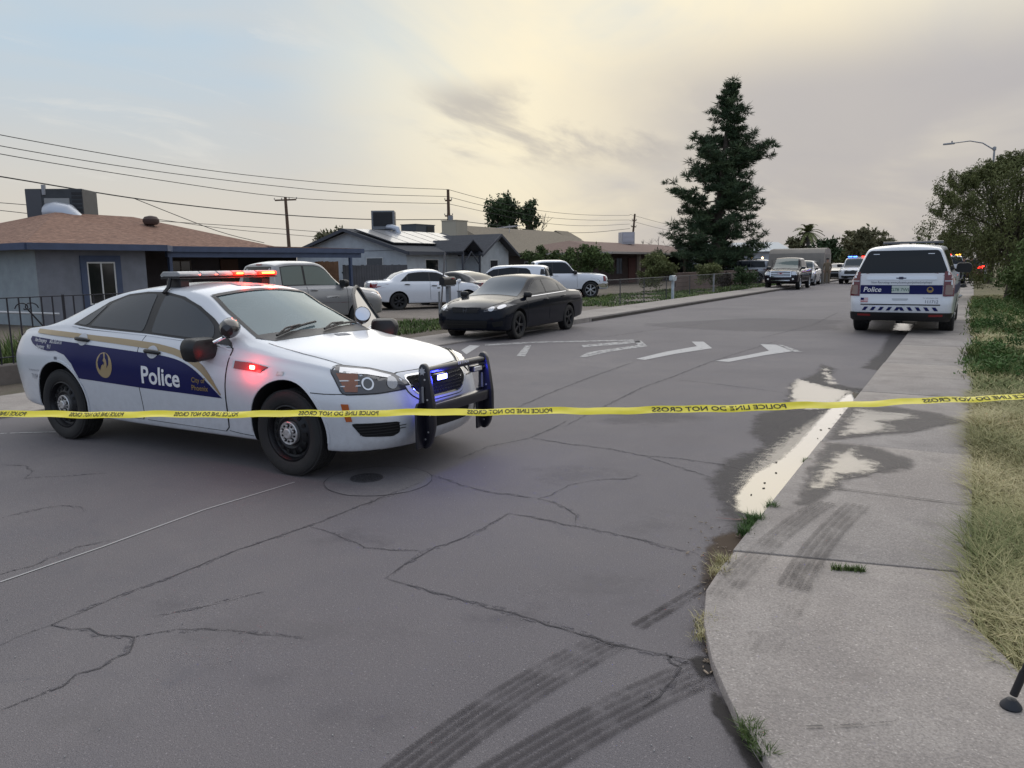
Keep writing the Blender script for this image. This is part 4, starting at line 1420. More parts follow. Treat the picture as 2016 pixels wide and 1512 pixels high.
def build_caprice():
    a = math.radians(1.255)
    c = Vector((-6.101, 4.254, 0)) + Vector((-math.sin(a), math.cos(a), 0)) * 0.92
    root = thing('police_sedan', 'white police sedan with navy and gold stripe, lit light bar and black push bar', 'police car', c, a)
    S = dict(x0=-2.62, x1=2.40, xf=1.49, xr=-1.56, rw=0.352, rarch=0.405, archdz=0.03)
    S['top'] = [(-2.62, 1.02), (-2.52, 1.085), (-2.3, 1.115), (-2.08, 1.135), (-1.72, 1.27), (-1.3, 1.425), (-0.9, 1.505), (-0.4, 1.54), (0.0, 1.53), (0.26, 1.49), (0.55, 1.365), (0.85, 1.205), (1.06, 1.10), (1.2, 1.065), (1.6, 1.01), (2.0, 0.935), (2.22, 0.865), (2.34, 0.80), (2.40, 0.74)]
    S['belt'] = [(-2.62, 0.98), (-2.2, 1.085), (-1.42, 1.125), (-0.25, 1.075), (0.68, 1.015), (0.95, 0.985), (1.5, 0.925), (1.9, 0.875), (2.15, 0.82), (2.40, 0.70)]
    S['w'] = [(-2.62, 0.88), (-2.1, 0.935), (-1.56, 0.955), (-0.9, 0.95), (0.9, 0.95), (1.49, 0.955), (1.95, 0.94), (2.40, 0.90)]
    S['wbelt'] = [(-2.62, 0.78), (-1.9, 0.82), (-1.2, 0.845), (0.7, 0.86), (1.3, 0.83), (2.0, 0.80), (2.40, 0.76)]
    S['wroof'] = [(-2.62, 0.66), (-2.1, 0.68), (-1.3, 0.585), (-0.6, 0.575), (0.2, 0.60), (0.85, 0.72), (1.1, 0.735), (1.5, 0.70), (2.2, 0.62), (2.40, 0.55)]
    S['drop'] = [(-2.62, 0.02), (-1.9, 0.05), (-0.8, 0.055), (0.2, 0.055), (0.55, 0.10), (0.9, 0.085), (1.1, 0.05), (1.5, 0.045), (2.40, 0.04)]
    S['zbot'] = [(-2.62, 0.36), (-2.1, 0.29), (-1.2, 0.25), (0, 0.235), (1.1, 0.235), (1.9, 0.225), (2.40, 0.225)]
    S['Lf'] = 0.62; S['nf'] = 2.7; S['Lb'] = 0.42; S['nb'] = 3.0
    S['nose'] = [(0.22, -0.10), (0.34, -0.015), (0.46, 0.0), (0.55, -0.02), (0.75, -0.05), (0.9, -0.10)]
    S['tail'] = [(0.3, 0.16), (0.5, 0.02), (0.75, 0.0), (1.0, 0.10), (1.15, 0.14)]
    S['low'] = 0.955
    # hollow cabin + windscreen opening
    cut = []
    zs = [(-1.95, 0.55), (1.0, 0.55), (1.02, 0.98), (0.80, 1.16), (0.55, 1.30), (0.24, 1.43), (-0.4, 1.475), (-0.9, 1.45), (-1.35, 1.36), (-1.8, 1.17)]
    b = MB()
    n = len(zs)
    hwid = lambda z: 0.77 - 0.31 * max(0, (z - 1.0)) / 0.48
    b.add([(x, -hwid(z) + 0.13 * max(0, x - 0.3), z) for x, z in zs] + [(x, hwid(z) - 0.13 * max(0, x - 0.3), z) for x, z in zs], [tuple(range(n)), tuple(reversed(range(n, 2 * n)))] + [(i, (i + 1) % n, n + (i + 1) % n, n + i) for i in range(n)])
    cut.append(b.build('cut', UNDER, None, smooth=False))
    ws_poly = []
    for t in np.linspace(-1, 1, 9): ws_poly.append((0.335 - 0.03 * t * t, 0.545 * t))
    for t in np.linspace(1, -1, 9): ws_poly.append((1.03 - 0.12 * t * t, 0.665 * t))
    b = MB(); b.prism(ws_poly, (0, 0, 0), (1, 0, 0), (0, 1, 0), (0, 0, 1), 1.0, 1.7)
    cut.append(b.build('cut', UNDER, None, smooth=False))
    body, bvh = body_object(S, WHITE, root, True, cut)
    # windscreen
    patch('windscreen_trim', [(0.30 - 0.03 * t * t, 0.56 * t) for t in np.linspace(-1, 1, 9)] + [(0.345 - 0.03 * t * t, 0.55 * t) for t in np.linspace(1, -1, 9)], 'T', bvh, BLACK, root, 0.003, 0.08)
    patch('windscreen_trim', [(0.345, 0.545), (1.02, 0.665 + 0.0), (0.93, 0.685), (0.27, 0.575)], 'T', bvh, BLACK, root, 0.004, 0.06)
    patch('windscreen_trim', [(0.345, -0.545), (0.27, -0.575), (0.93, -0.685), (1.02, -0.665)], 'T', bvh, BLACK, root, 0.004, 0.06)
    patch('cowl', [(0.915 , -0.665), (1.0 - 0.05, -0.70), (1.10, -0.62), (1.155, -0.3), (1.165, 0), (1.155, 0.3), (1.10, 0.62), (0.95, 0.70), (0.915, 0.665), (1.0, 0.33), (1.03, 0), (1.0, -0.33)], 'T', bvh, BLACK, root, 0.003, 0.06)
    patch('windscreen', [(x + (-0.015 if x < 0.5 else 0.015), y * 1.02) for x, y in ws_poly], 'T', bvh, GLASS_CLEAR, root, -0.004, 0.08)
    # wipers
    for pth in ([(1.04, -0.55), (0.98, -0.3), (0.945, 0.02)], [(1.09, -0.02), (1.0, 0.25), (0.93, 0.58)]):
        b = MB(); pp = []
        for k in range(9):
            t = k / 8
            q0, q1, q2 = [Vector(p) for p in pth]
            q = q0 * (1 - t)**2 + q1 * 2 * t * (1 - t) + q2 * t * t
            h, nn = project(bvh, FR['T'], q.x, q.y, 0.022)
            pp.append(h)
        b.tube(pp, 0.011, 6)
        b.tube([pp[0], pp[0] * 0.5 + pp[4] * 0.5 + Vector((0, 0, 0.03)), pp[5] + Vector((0, 0, 0.012))], 0.009, 6)
        b.build('wiper', BLACK, root)
    # interior
    b = MB(); b.box((0.78, 0, 0.88), (0.5, 1.45, 0.22)); b.box((0.60, 0.37, 0.98), (0.22, 0.36, 0.07))
    b.build('dashboard', mat('dash', (0.05, 0.05, 0.052), 0.7), root, bevel=0.03, segs=2)
    for y in (-0.37, 0.37):
        b = MB(); b.box((-0.28, y, 0.95), (0.16, 0.46, 0.66)); b.box((-0.02, y, 0.62), (0.5, 0.48, 0.16)); b.box((-0.31, y, 1.36), (0.09, 0.24, 0.15))
        b.build('seat', SEAT, root, bevel=0.04, segs=2)
    b = MB(); b.box((-1.15, 0, 0.86), (0.2, 1.2, 0.6)); b.build('rear_bench', SEAT, root, bevel=0.05, segs=2)
    b = MB(); R_ = 0.185
    ax = Vector((0.9, 0, 0.45)).normalized(); uu = Vector((0, 1, 0)); vv = ax.cross(uu)
    ctr = Vector((0.38, 0.37, 1.02))
    b.tube([ctr + uu * (R_ * math.cos(t)) + vv * (R_ * math.sin(t)) for t in np.linspace(0, 2 * PI, 21)[:-1]], 0.016, 6, closed=True)
    b.tube([ctr - uu * R_, ctr, ctr + uu * R_], 0.014, 6); b.cyl(ctr, ctr + ax * 0.25, 0.03)
    b.build('steering_wheel', mat('wheel rim leather', (0.16, 0.16, 0.16), 0.5), root)
    b = MB(); b.box((0.33, 0.0, 1.36), (0.02, 0.24, 0.07)); b.build('rear_view_mirror', BLACK, root, bevel=0.01)
    # ---- panels
    FD = [(-0.255, 1.075), (-0.30, 0.985), (-0.315, 0.80), (-0.30, 0.60), (-0.295, 0.36), (-0.27, 0.315), (0.76, 0.305), (0.80, 0.34), (0.80, 0.62), (0.815, 0.80), (0.85, 0.985), (0.845, 1.0)]
    RD = [(-0.265, 1.075), (-0.31, 0.985), (-0.325, 0.80), (-0.31, 0.60), (-0.305, 0.36), (-0.33, 0.315), (-0.95, 0.315), (-1.03, 0.36), (-1.10, 0.46), (-1.20, 0.64), (-1.275, 0.80), (-1.31, 0.955), (-1.28, 1.105)]
    for fr in ('R', 'L'):
        sg = -1 if fr == 'R' else 1
        open_ = (fr == 'L')
        if not open_:
            patch('door_gap', shrink(FD, -0.0065), fr, bvh, SEAM, root, 0.0025, 0.06)
            dF = patch('door', FD, fr, bvh, WHITE, root, 0.0075, 0.06)
        else:
            patch('door_opening', FD, fr, bvh, UNDER, root, 0.002, 0.08); dF = None
        patch('door_gap', shrink(RD, -0.0065), fr, bvh, SEAM, root, 0.0023, 0.06)
        dR = patch('door', RD, fr, bvh, WHITE, root, 0.0073, 0.06)
        # glasshouse
        DLO = [(-1.40, 1.142), (-1.06, 1.118), (-0.25, 1.088), (0.68, 1.033), (0.80, 1.02), (0.855, 0.99), (0.80, 1.045), (0.66, 1.125), (0.47, 1.235), (0.27, 1.335), (0.02, 1.415), (-0.27, 1.455), (-0.55, 1.455), (-0.83, 1.43), (-1.08, 1.355), (-1.27, 1.235)]
        patch('window_trim', DLO, fr, bvh, BLACK, root, 0.0085, 0.06)
        patch('chrome_strip', seam([(-1.42, 1.135), (-1.06, 1.108), (-0.25, 1.078), (0.68, 1.022), (0.84, 0.985)], 0.012), fr, bvh, WHITE, root, 0.011, 0.06)
        W1 = [(-1.345, 1.150), (-1.17, 1.138), (-1.06, 1.315), (-1.09, 1.325), (-1.25, 1.22)]
        W2 = [(-1.12, 1.136), (-0.335, 1.104), (-0.33, 1.18), (-0.375, 1.425), (-0.42, 1.435), (-0.55, 1.433), (-0.82, 1.408), (-1.0, 1.345)]
        W3 = [(-0.215, 1.10), (0.55, 1.058), (0.58, 1.09), (0.53, 1.165), (0.40, 1.245), (0.23, 1.327), (0.0, 1.395), (-0.22, 1.425), (-0.255, 1.42)]
        for nm, wq in (('quarter_window', W1), ('side_window', W2), ('side_window', W3)):
            if open_ and wq is W3: continue
            patch(nm, rnd(wq, 0.03, 2), fr, bvh, SIDE_GLASS, root, 0.0115, 0.06)
        # livery
        gT = [(-1.97, 1.085), (-1.24, 1.068), (-0.25, 1.024), (0.0, 1.006), (0.276, 0.968), (0.534, 0.878), (0.663, 0.776), (0.775, 0.625)]
        gB = [(0.765, 0.615), (0.673, 0.70), (0.527, 0.812), (0.32, 0.896), (0.086, 0.945), (-0.257, 0.973), (-1.243, 1.022), (-1.95, 1.048)]
        sm = lambda pts: [tuple(p) for p in chaikin(pts, 2)]
        patch('stripe', sm(gT) + sm(gB), fr, bvh, GOLD, root, 0.0105, 0.06)
        bT = [(-2.02, 1.015), (-1.25, 0.978), (-0.263, 0.930), (0.10, 0.912), (0.354, 0.864), (0.558, 0.764), (0.785, 0.592)]
        bB = [(0.785, 0.592), (0.3, 0.602), (-0.276, 0.612), (-1.20, 0.642)]
        arch = [(-1.225, 0.68), (-1.29, 0.78), (-1.40, 0.86), (-1.55, 0.893)]
        bR = [(-1.68, 0.885), (-1.85, 0.905), (-1.97, 0.945), (-2.03, 0.985)]
        patch('stripe', sm(bT) + bB[1:] + arch + bR, fr, bvh, NAVY, root, 0.0105, 0.06)
        if fr == 'R':
            surf_text('lettering', 'Police', -0.255, 0.662, 0.215, 'R', bvh, WHITETXT, root, 0.0135, 0.022, rot=-0.015, sx=1.02)
            surf_text('lettering', 'City of', 0.425, 0.708, 0.060, 'R', bvh, GOLDTXT, root, 0.0135, 0.008)
            surf_text('lettering', 'Phoenix', 0.418, 0.640, 0.064, 'R', bvh, GOLDTXT, root, 0.0135, 0.008)
            surf_text('lettering', 'Non Emergency', -1.935, 0.968, 0.052, 'R', bvh, WHITETXT, root, 0.0135, 0.004, rot=-0.03, shear=0.15, sx=0.66)
            surf_text('lettering', '602-262-6151', -1.655, 0.962, 0.052, 'R', bvh, WHITETXT, root, 0.0135, 0.004, rot=-0.03, sx=0.72)
            surf_text('lettering', 'Emergency', -1.89, 0.907, 0.052, 'R', bvh, WHITETXT, root, 0.0135, 0.004, rot=-0.01, shear=0.15, sx=0.66)
            surf_text('lettering', '911', -1.69, 0.907, 0.055, 'R', bvh, WHITETXT, root, 0.0135, 0.006, sx=0.8)
            surf_text('lettering', '71194A', -2.03, 0.590, 0.075, 'R', bvh, GREYTXT, root, 0.006, 0.006, sx=0.62)
            surf_text('lettering', 'For Information Only', -2.06, 0.672, 0.028, 'R', bvh, GREYTXT, root, 0.006, 0.0, sx=0.8)
            # round bird emblem
            ell = [(-0.78 + 0.118 * math.cos(t), 0.790 + 0.118 * math.sin(t)) for t in np.linspace(0, 2 * PI, 33)[:-1]]
            patch('emblem', ell, 'R', bvh, GOLD, root, 0.0128, 0.06)
            k = lambda pts: [(-0.78 + 0.118 * u, 0.790 + 0.118 * v) for u, v in pts]
            # navy cut-outs leave a raised-wing bird with a hooked head
            patch('emblem', k([(-0.62, 0.55), (-0.78, 0.2), (-0.72, -0.15), (-0.5, -0.42), (-0.62, -0.05), (-0.5, 0.3), (-0.30, 0.55), (-0.02, 0.62), (-0.12, 0.92), (-0.42, 0.82)]), 'R', bvh, NAVY, root, 0.0148, 0.06)
            patch('emblem', k([(0.12, 0.96), (0.14, 0.60), (0.34, 0.34), (0.40, 0.02), (0.30, -0.22), (0.56, 0.05), (0.60, 0.38), (0.50, 0.70), (0.30, 0.90)]), 'R', bvh, NAVY, root, 0.0148, 0.06)
            patch('emblem', k([(-0.30, 0.22), (-0.12, 0.34), (0.04, 0.22), (-0.02, 0.02), (-0.14, 0.10), (-0.22, -0.02), (-0.34, 0.06)]), 'R', bvh, NAVY, root, 0.0148, 0.06)
        # handles with round cups
        for hx, hz, d_ in ((-1.13, 1.012, dR), (-0.10, 0.938, dF)):
            if d_ is None: continue
            patch('handle_cup', [(hx + 0.075 * math.cos(t), hz + 0.055 * math.sin(t)) for t in np.linspace(0, 2 * PI, 20)[:-1]], fr, bvh, mat('handle cup', (0.55, 0.56, 0.58), 0.3, coat=0.5), d_, 0.013, 0.06)
            handle_part(d_, bvh, fr, hx, hz, BLACK, 0.21, 0.04)
        # fender side lamp
        patch('side_lamp_housing', [(0.925, 0.908), (1.10, 0.898), (1.285, 0.872), (1.215, 0.828), (1.08, 0.838), (0.925, 0.848)], fr, bvh, LAMP_RED, root, 0.010, 0.05, 0.01)
        # fuel/emblem badge over the front wheel, rear arch badge
        patch('badge', [(1.395, 0.845), (1.46, 0.845), (1.46, 0.815), (1.39, 0.815)], fr, bvh, DULLMETAL, root, 0.006, 0.06)
        patch('badge', [(-1.575, 0.835), (-1.535, 0.835), (-1.535, 0.795), (-1.575, 0.795)], fr, bvh, GREYTXT, root, 0.006, 0.06)
        # arch lips
        for axx in (S['xf'], S['xr']):
            cz = S['rw'] + S['archdz']
            ts = np.linspace(-0.18, PI + 0.12, 30)
            o_ = [(axx + 0.426 * math.cos(t), cz + 0.426 * math.sin(t)) for t in ts] + [(axx + 0.4055 * math.cos(t), cz + 0.4055 * math.sin(t)) for t in ts[::-1]]
            surf_mesh('arch_lip', o_, strip_faces(30), FR[fr], bvh, WHITE, root, 0.008, 5.0, 0.012)
        # sill moulding seam and bumper joint
        surf_strip('panel_gap', [(2.06, 0.700), (1.9, 0.70), (1.72, 0.705)], fr, bvh, SEAM, root, 0.006, 0.003)
        surf_strip('panel_gap', [(0.80, 0.31), (0.92, 0.298), (1.09, 0.29)], fr, bvh, SEAM, root, 0.005, 0.003)
        # tail lamp
        patch('tail_lamp', [(-2.60, 1.03), (-2.33, 1.085), (-2.335, 0.95), (-2.40, 0.80), (-2.60, 0.80)], ang_frame(math.radians(180 - sg * -60)) if False else fr, bvh, LAMP_RED, root, 0.006, 0.05)
        # amber marker
        patch('side_marker', [(2.035, 0.628), (2.085, 0.625), (2.105, 0.49), (2.065, 0.49)], fr, bvh, LAMP_AMBER, root, 0.008, 0.05, 0.006)
    # ---- headlamps (seen along a diagonal)
    for sg in (-1, 1):
        ang = math.radians(38) * sg
        fr = ang_frame(ang)
        def uv(x, y): return (-math.sin(ang) * x + math.cos(ang) * y * 1.0)
        # control points given as (x, y, z) on the body
        pts = [(1.93, -0.86, 0.875), (2.0, -0.83, 0.898), (2.17, -0.66, 0.865), (2.27, -0.49, 0.81), (2.335, -0.36, 0.705), (2.20, -0.66, 0.693), (2.02, -0.86, 0.70)]
        poly = [(uv(x, (y if sg < 0 else -y)), z) for x, y, z in pts]
        if sg > 0: poly = poly[::-1]
        poly = rnd(poly, 0.03, 2)
        patch('headlamp_seal', shrink(poly, -0.008), fr, bvh, BLACK, root, 0.003, 0.06)
        hl = patch('headlamp', poly, fr, bvh, LAMP_DARK, root, 0.008, 0.05)
        amb = [(1.965, -0.84, 0.845), (2.09, -0.74, 0.842), (2.085, -0.77, 0.71), (2.03, -0.84, 0.715)]
        q = [(uv(x, (y if sg < 0 else -y)), z) for x, y, z in amb]
        patch('turn_signal', q if sg < 0 else q[::-1], fr, bvh, mat('amber reflector', (0.20, 0.065, 0.025), 0.2, coat=0.8), hl, 0.012, 0.05)
        rf = [(2.0, -0.82, 0.885), (2.16, -0.66, 0.855), (2.245, -0.52, 0.805), (2.235, -0.54, 0.787), (2.14, -0.69, 0.828), (2.0, -0.835, 0.853)]
        q = [(uv(x, (y if sg < 0 else -y)), z) for x, y, z in rf]
        patch('reflector', q if sg < 0 else q[::-1], fr, bvh, LAMP_CLEAR, hl, 0.011, 0.05)
        for (x, y, z, r, mm) in ((2.135, -0.70, 0.765, 0.047, CHROME), (2.25, -0.54, 0.755, 0.044, mat('bowl reflector', (0.32, 0.33, 0.35), 0.18, 0.8))):
            cu = uv(x, y if sg < 0 else -y)
            circ = [(cu + r * math.cos(t), z + r * math.sin(t)) for t in np.linspace(0, 2 * PI, 25)[:-1]]
            patch('lamp_ring', circ, fr, bvh, mm, hl, 0.013, 0.06)
            if mm is CHROME:
                circ = [(cu + r * 0.74 * math.cos(t), z + r * 0.74 * math.sin(t)) for t in np.linspace(0, 2 * PI, 25)[:-1]]
                patch('projector_lens', circ, fr, bvh, mat('projector', (0.03, 0.035, 0.04), 0.03, ior=1.9), hl, 0.016, 0.06)
        for zz in (0.790, 0.752):
            q = [(1.985, -0.84, zz + 0.004), (2.10, -0.745, zz + 0.004), (2.10, -0.745, zz - 0.004), (1.99, -0.84, zz - 0.004)]
            q = [(uv(x, (y if sg < 0 else -y)), z) for x, y, z in q]
            patch('reflector', q if sg < 0 else q[::-1], fr, bvh, LAMP_CLEAR, hl, 0.015, 0.2)
        # fog grille
        q = [(1.99 + 0.0, -0.895, 0.50), (2.22, -0.62, 0.485), (2.235, -0.60, 0.375), (2.17, -0.70, 0.352), (2.05, -0.85, 0.385)]
        base = [(-0.86, 0.475), (-0.56, 0.46), (-0.545, 0.37), (-0.60, 0.345), (-0.80, 0.365)]
        q = [(y if sg < 0 else -y, z) for y, z in base]
        if sg > 0: q = q[::-1]
        fg = patch('fog_grille', rnd(q, 0.02, 2), 'F', bvh, UNDER, root, 0.004, 0.05)
        for zz in (0.382, 0.405, 0.428, 0.45):
            yy = [-0.845 + (0.47 - zz) * 0.4, -0.50 if zz in (0.405, 0.428) else -0.555]
            q = [(yy[0], zz + 0.004), (yy[1], zz + 0.003), (yy[1], zz - 0.003), (yy[0], zz - 0.004)]
            q = [(y if sg < 0 else -y, z) for y, z in q]
            patch('slat', q, 'F', bvh, BLACK, fg, 0.010, 0.06)
    # ---- grille
    outer = rnd([(-0.47, 0.815), (0.47, 0.815), (0.42, 0.66), (0.28, 0.575), (-0.28, 0.575), (-0.42, 0.66)], 0.05, 3)
    inner = rnd([(-0.40, 0.78), (0.40, 0.78), (0.36, 0.675), (0.25, 0.61), (-0.25, 0.61), (-0.36, 0.675)], 0.04, 3)
    patch('panel_gap', shrink(outer, -0.008), 'F', bvh, SEAM, root, 0.002, 0.05)
    patch('grille_surround', outer, 'F', bvh, WHITE, root, 0.008, 0.05, 0.01)
    patch('grille_surround', shrink(inner, -0.014), 'F', bvh, CHROME, root, 0.012, 0.05)
    gr = patch('grille', inner, 'F', bvh, UNDER, root, 0.016, 0.05)
    b = MB()
    for i in range(-9, 10):
        for j in range(6):
            u = i * 0.04 + (0.02 if j % 2 else 0); v = 0.625 + j * 0.028
            if abs(u) > 0.355 - (0.77 - v) * 0.55 or v > 0.775: continue
            q, nn = project(bvh, FR['F'], u, v, 0.017)
            b.tube([q + Vector((0, 0.019 * math.cos(t), 0.013 * math.sin(t))) for t in np.linspace(0, 2 * PI, 7)[:-1]], 0.003, 4, closed=True)
    b.build('grille_mesh', BLACK, gr)
    lowg = rnd([(-0.40, 0.475), (0.40, 0.475), (0.36, 0.345), (-0.36, 0.345)], 0.04, 3)
    patch('lower_grille', lowg, 'F', bvh, UNDER, root, 0.005, 0.05)
    # hood shut line
    hoodl = [(1.10, 0.70), (1.5, 0.715), (1.95, 0.70), (2.13, 0.62), (2.26, 0.48)]
    surf_strip('hood_gap', hoodl, 'T', bvh, SEAM, root, 0.006, 0.003)
    surf_strip('hood_gap', [(x, -y) for x, y in hoodl], 'T', bvh, SEAM, root, 0.006, 0.003)
    # roof unit number patch
    patch('roof_number', [(0.02, -0.16), (0.16, -0.16), (0.22, -0.03), (0.22, 0.12), (0.12, 0.12), (0.10, -0.02), (0.02, -0.06)], 'T', bvh, GREYTXT, root, 0.004, 0.06)
    patch('roof_number', [(1.12 + 0.08, -0.02), (1.26, -0.02), (1.28, 0.14), (1.20, 0.14)], 'T', bvh, GREYTXT, root, 0.004, 0.06)
    # ---- push bar
    up_prof = [(-0.06, 0.235), (0.02, 0.215), (0.08, 0.27), (0.125, 0.40), (0.125, 0.56), (0.09, 0.74), (0.055, 0.87), (0.02, 0.905), (-0.025, 0.905), (-0.055, 0.87), (-0.06, 0.62), (-0.085, 0.55), (-0.085, 0.30)]
    pb = bpy.data.objects.new('push_bar', None); C.objects.link(pb); pb.parent = root
    for y in (-0.40, 0.50):
        b = MB(); b.prism(rnd([(a_ * 0.74, z_) for a_, z_ in up_prof], 0.02, 2), (2.47, y, 0), (1, 0, 0), (0, 0, 1), (0, 1, 0), -0.024, 0.024)
        b.build('upright', BARBLACK, pb, bevel=0.008, segs=2)
        b = MB(); b.prism([(-0.055, 0.235), (-0.055, 0.56), (-0.03, 0.60), (0.05, 0.60), (0.06, 0.56), (0.06, 0.24)], (2.475, y + (-0.075 if y < 0 else -0.075), 0), (0, 1, 0), (0, 0, 1), (1, 0, 0), -0.02, 0.0)
        b.build('bracket', BARBLACK, pb, bevel=0.005)
        b = MB(); b.box((2.475, y - 0.036, 0.66), (0.02, 0.012, 0.13)); b.build('marker_lamp', mat('lens grey', (0.2, 0.2, 0.21), 0.3), pb, bevel=0.004)
        b = MB()
        for dx, dz in ((0.02, 0.78), (0.04, 0.62), (0.06, 0.50), (0.04, 0.36), (0.01, 0.30)):
            b.cyl((2.47 + dx, y - 0.028, dz), (2.47 + dx, y - 0.022, dz), 0.008, seg=8)
        b.build('bolt', DULLMETAL, pb)
    b = MB(); b.tube([(2.475, -0.40, 0.845), (2.475, 0.50, 0.845)], 0.029, 14); b.build('crossbar', BARBLACK, pb)
    b = MB(); b.prism(rnd([(-0.04, -0.045), (0.05, -0.045), (0.05, 0.045), (-0.04, 0.045)], 0.015, 2), (2.49, 0, 0.535), (1, 0, 0), (0, 0, 1), (0, 1, 0), -0.40, 0.50); b.build('crossbar', BARBLACK, pb)
    vs, fs = text_mesh('SETINA', 0.042, 0.02, 1.3, 'CENTER')
    me = bpy.data.meshes.new('lettering'); me.from_pydata([(2.475 + 0.032 * math.cos(0.55 - 0 * y) + 0.002 , 0.12 + x, 0.845 + 0.004 + y * 0.8) for x, y in vs], [], fs)
    mesh_obj('lettering', me, WHITETXT, pb, False)
    # star badge on the near upright
    star = []
    for k in range(14):
        r_ = 0.034 if k % 2 == 0 else 0.020
        star.append((r_ * math.sin(2 * PI * k / 14), r_ * math.cos(2 * PI * k / 14)))
    b = MB(); b.prism(star, (2.467, -0.4245, 0.845), (1, 0, 0), (0, 0, 1), (0, -1, 0), 0.0, 0.003); b.build('star_badge', mat('badge silver', (0.6, 0.62, 0.66), 0.3, 0.6), pb)
    BLUE = emit('blue strobe', (0.16, 0.17, 1.0), 16)
    for y, mm in ((-0.19, BLUE), (0.36, LAMP_CLEAR)):
        b = MB(); b.box((2.47, y, 0.775), (0.045, 0.15, 0.055)); hs = b.build('strobe', BARBLACK, pb, bevel=0.008)
        b = MB(); b.box((2.497, y, 0.775), (0.012, 0.130, 0.040)); b.build('strobe_lens', mm, pb, bevel=0.004)
        if mm is BLUE: point_light('strobe_light', (2.55, y, 0.775), (0.03, 0.04, 1.0), 4.0, pb)
    # ---- light bar
    lb = bpy.data.objects.new('light_bar', None); C.objects.link(lb); lb.parent = root; lb.location = (-0.30, 0.06, 0)
    b = MB(); b.prism(rnd([(-0.14, 1.575), (0.14, 1.575), (0.12, 1.595), (-0.12, 1.595)], 0.008, 2), (0, 0, 0), (1, 0, 0), (0, 0, 1), (0, 1, 0), -0.60, 0.60)
    b.build('base', BLACK, lb)
    CLEARBAR = mat('light bar lens', (0.30, 0.31, 0.31), 0.15, 0.0, coat=0.8, var=0.2, scale=12)
    REDLENS = mat('red lens', (0.25, 0.01, 0.01), 0.15, coat=0.8, emit=(1, 0.02, 0.01), estr=0.8)
    REDON = emit('red strobe', (1.0, 0.02, 0.008), 6)
    ORANGE = emit('orange strobe', (1.0, 0.20, 0.03), 14)
    segs = [(-0.60, -0.36), (-0.355, -0.16), (-0.155, 0.02), (0.025, 0.16), (0.165, 0.33), (0.335, 0.60)]
    for k, (y0, y1) in enumerate(segs):
        p = rnd([(-0.135, 1.596), (0.135, 1.596), (0.145, 1.615), (0.10, 1.645), (-0.10, 1.645), (-0.145, 1.615)], 0.012, 2)
        b = MB(); b.prism(p, (0, 0, 0), (1, 0, 0), (0, 0, 1), (0, 1, 0), y0, y1)
        lens = b.build('lens', REDLENS if k in (3, 5) else CLEARBAR, lb, bevel=0.006)
    for y0, y1 in ((0.035, 0.15), (0.345, 0.585)):
        b = MB(); b.box((0.0, (y0 + y1) / 2, 1.620), (0.305, y1 - y0, 0.034)); b.build('strobe_lens', REDON, lb, bevel=0.008)
        b = MB(); b.box((0.0, (y0 + y1) / 2, 1.620), (0.312, (y1 - y0) * 0.72, 0.016)); b.build('strobe_core', ORANGE, lb, bevel=0.004)
        point_light('strobe_light', (0.25, (y0 + y1) / 2, 1.66), (1.0, 0.05, 0.02), 5.0, lb)
    for y in (-0.52, 0.48):
        b = MB(); b.prism([(-0.10, 1.50 - 0.0), (0.10, 1.50), (0.10, 1.575), (-0.10, 1.575)], (0, 0, 0), (1, 0, 0), (0, 0, 1), (0, 1, 0), y - 0.05, y + 0.05)
        b.build('foot', BLACK, lb, bevel=0.005)
    b = MB(); b.tube([(0, -0.60, 1.58), (0.02, -0.64, 1.50), (0.03, -0.70, 1.45)], 0.018, 6); b.build('strap', BLACK, lb)
    # ---- side lamp element, spot lamps, mirrors
    for sg in (-1, 1):
        q, nn = project(bvh, FR['R' if sg < 0 else 'L'], 1.13, 0.862, 0.012)
        b = MB(); b.box(q, (0.055, 0.014, 0.034)); b.build('strobe_lens', emit('red strobe hot', (1.0, 0.10, 0.06), 30), root, bevel=0.006)
        if sg < 0: point_light('strobe_light', q + Vector((0.02, -0.07, 0.0)), (1.0, 0.02, 0.02), 1.6, root)
        b = MB(); base = Vector((0.78, sg * 0.80, 1.135))
        b.lathe([(0.001, -0.10), (0.05, -0.085), (0.075, -0.045), (0.082, 0.0), (0.083, 0.05), (0.078, 0.058)], (0, 0, 0), 'X', 24)
        o = b.build('spot_lamp', mat('spot black', (0.012, 0.012, 0.013), 0.18, coat=0.6), root)
        o.location = base + Vector((0.03, sg * 0.05, 0.035)); o.rotation_euler = (0, -0.15 if sg < 0 else -0.45, 2.2 if sg < 0 else -0.75)
        b = MB(); b.lathe([(0.077, 0.052), (0.07, 0.056), (0.001, 0.060)], (0, 0, 0), 'X', 24); l_ = b.build('lens', mat('spot lens', (0.75, 0.78, 0.85), 0.08, 0.7), o)
        b = MB(); b.cyl((-0.02, -sg * 0.02, -0.06), (-0.08, -sg * 0.12, -0.10), 0.014, seg=8); b.build('bracket', CHROME, o)
    mirror_part(root, 0.60, -0.845, 1.005, -1, BLACK, 1.25)
    # ---- wheels
    for x in (S['xf'], S['xr']):
        for sg in (-1, 1): wheel(root, x, sg * 0.93, sg, 0.352, 0.235, 'steel', 0.232)
    b = MB(); b.cyl((1.49, -0.7, 0.33), (1.49, 0.7, 0.33), 0.06, seg=8); b.cyl((-1.56, -0.7, 0.33), (-1.56, 0.7, 0.33), 0.06, seg=8); b.box((0, 0, 0.27), (2.2, 1.2, 0.12)); b.build('underbody', UNDER, root)
    # ---- open driver's door on the far side
    dr = bpy.data.objects.new('open_door', None); C.objects.link(dr); dr.parent = root
    hinge = Vector((0.80, 0.93, 0))
    dr.location = hinge
    dr.rotation_euler = (0, 0, math.radians(-62))
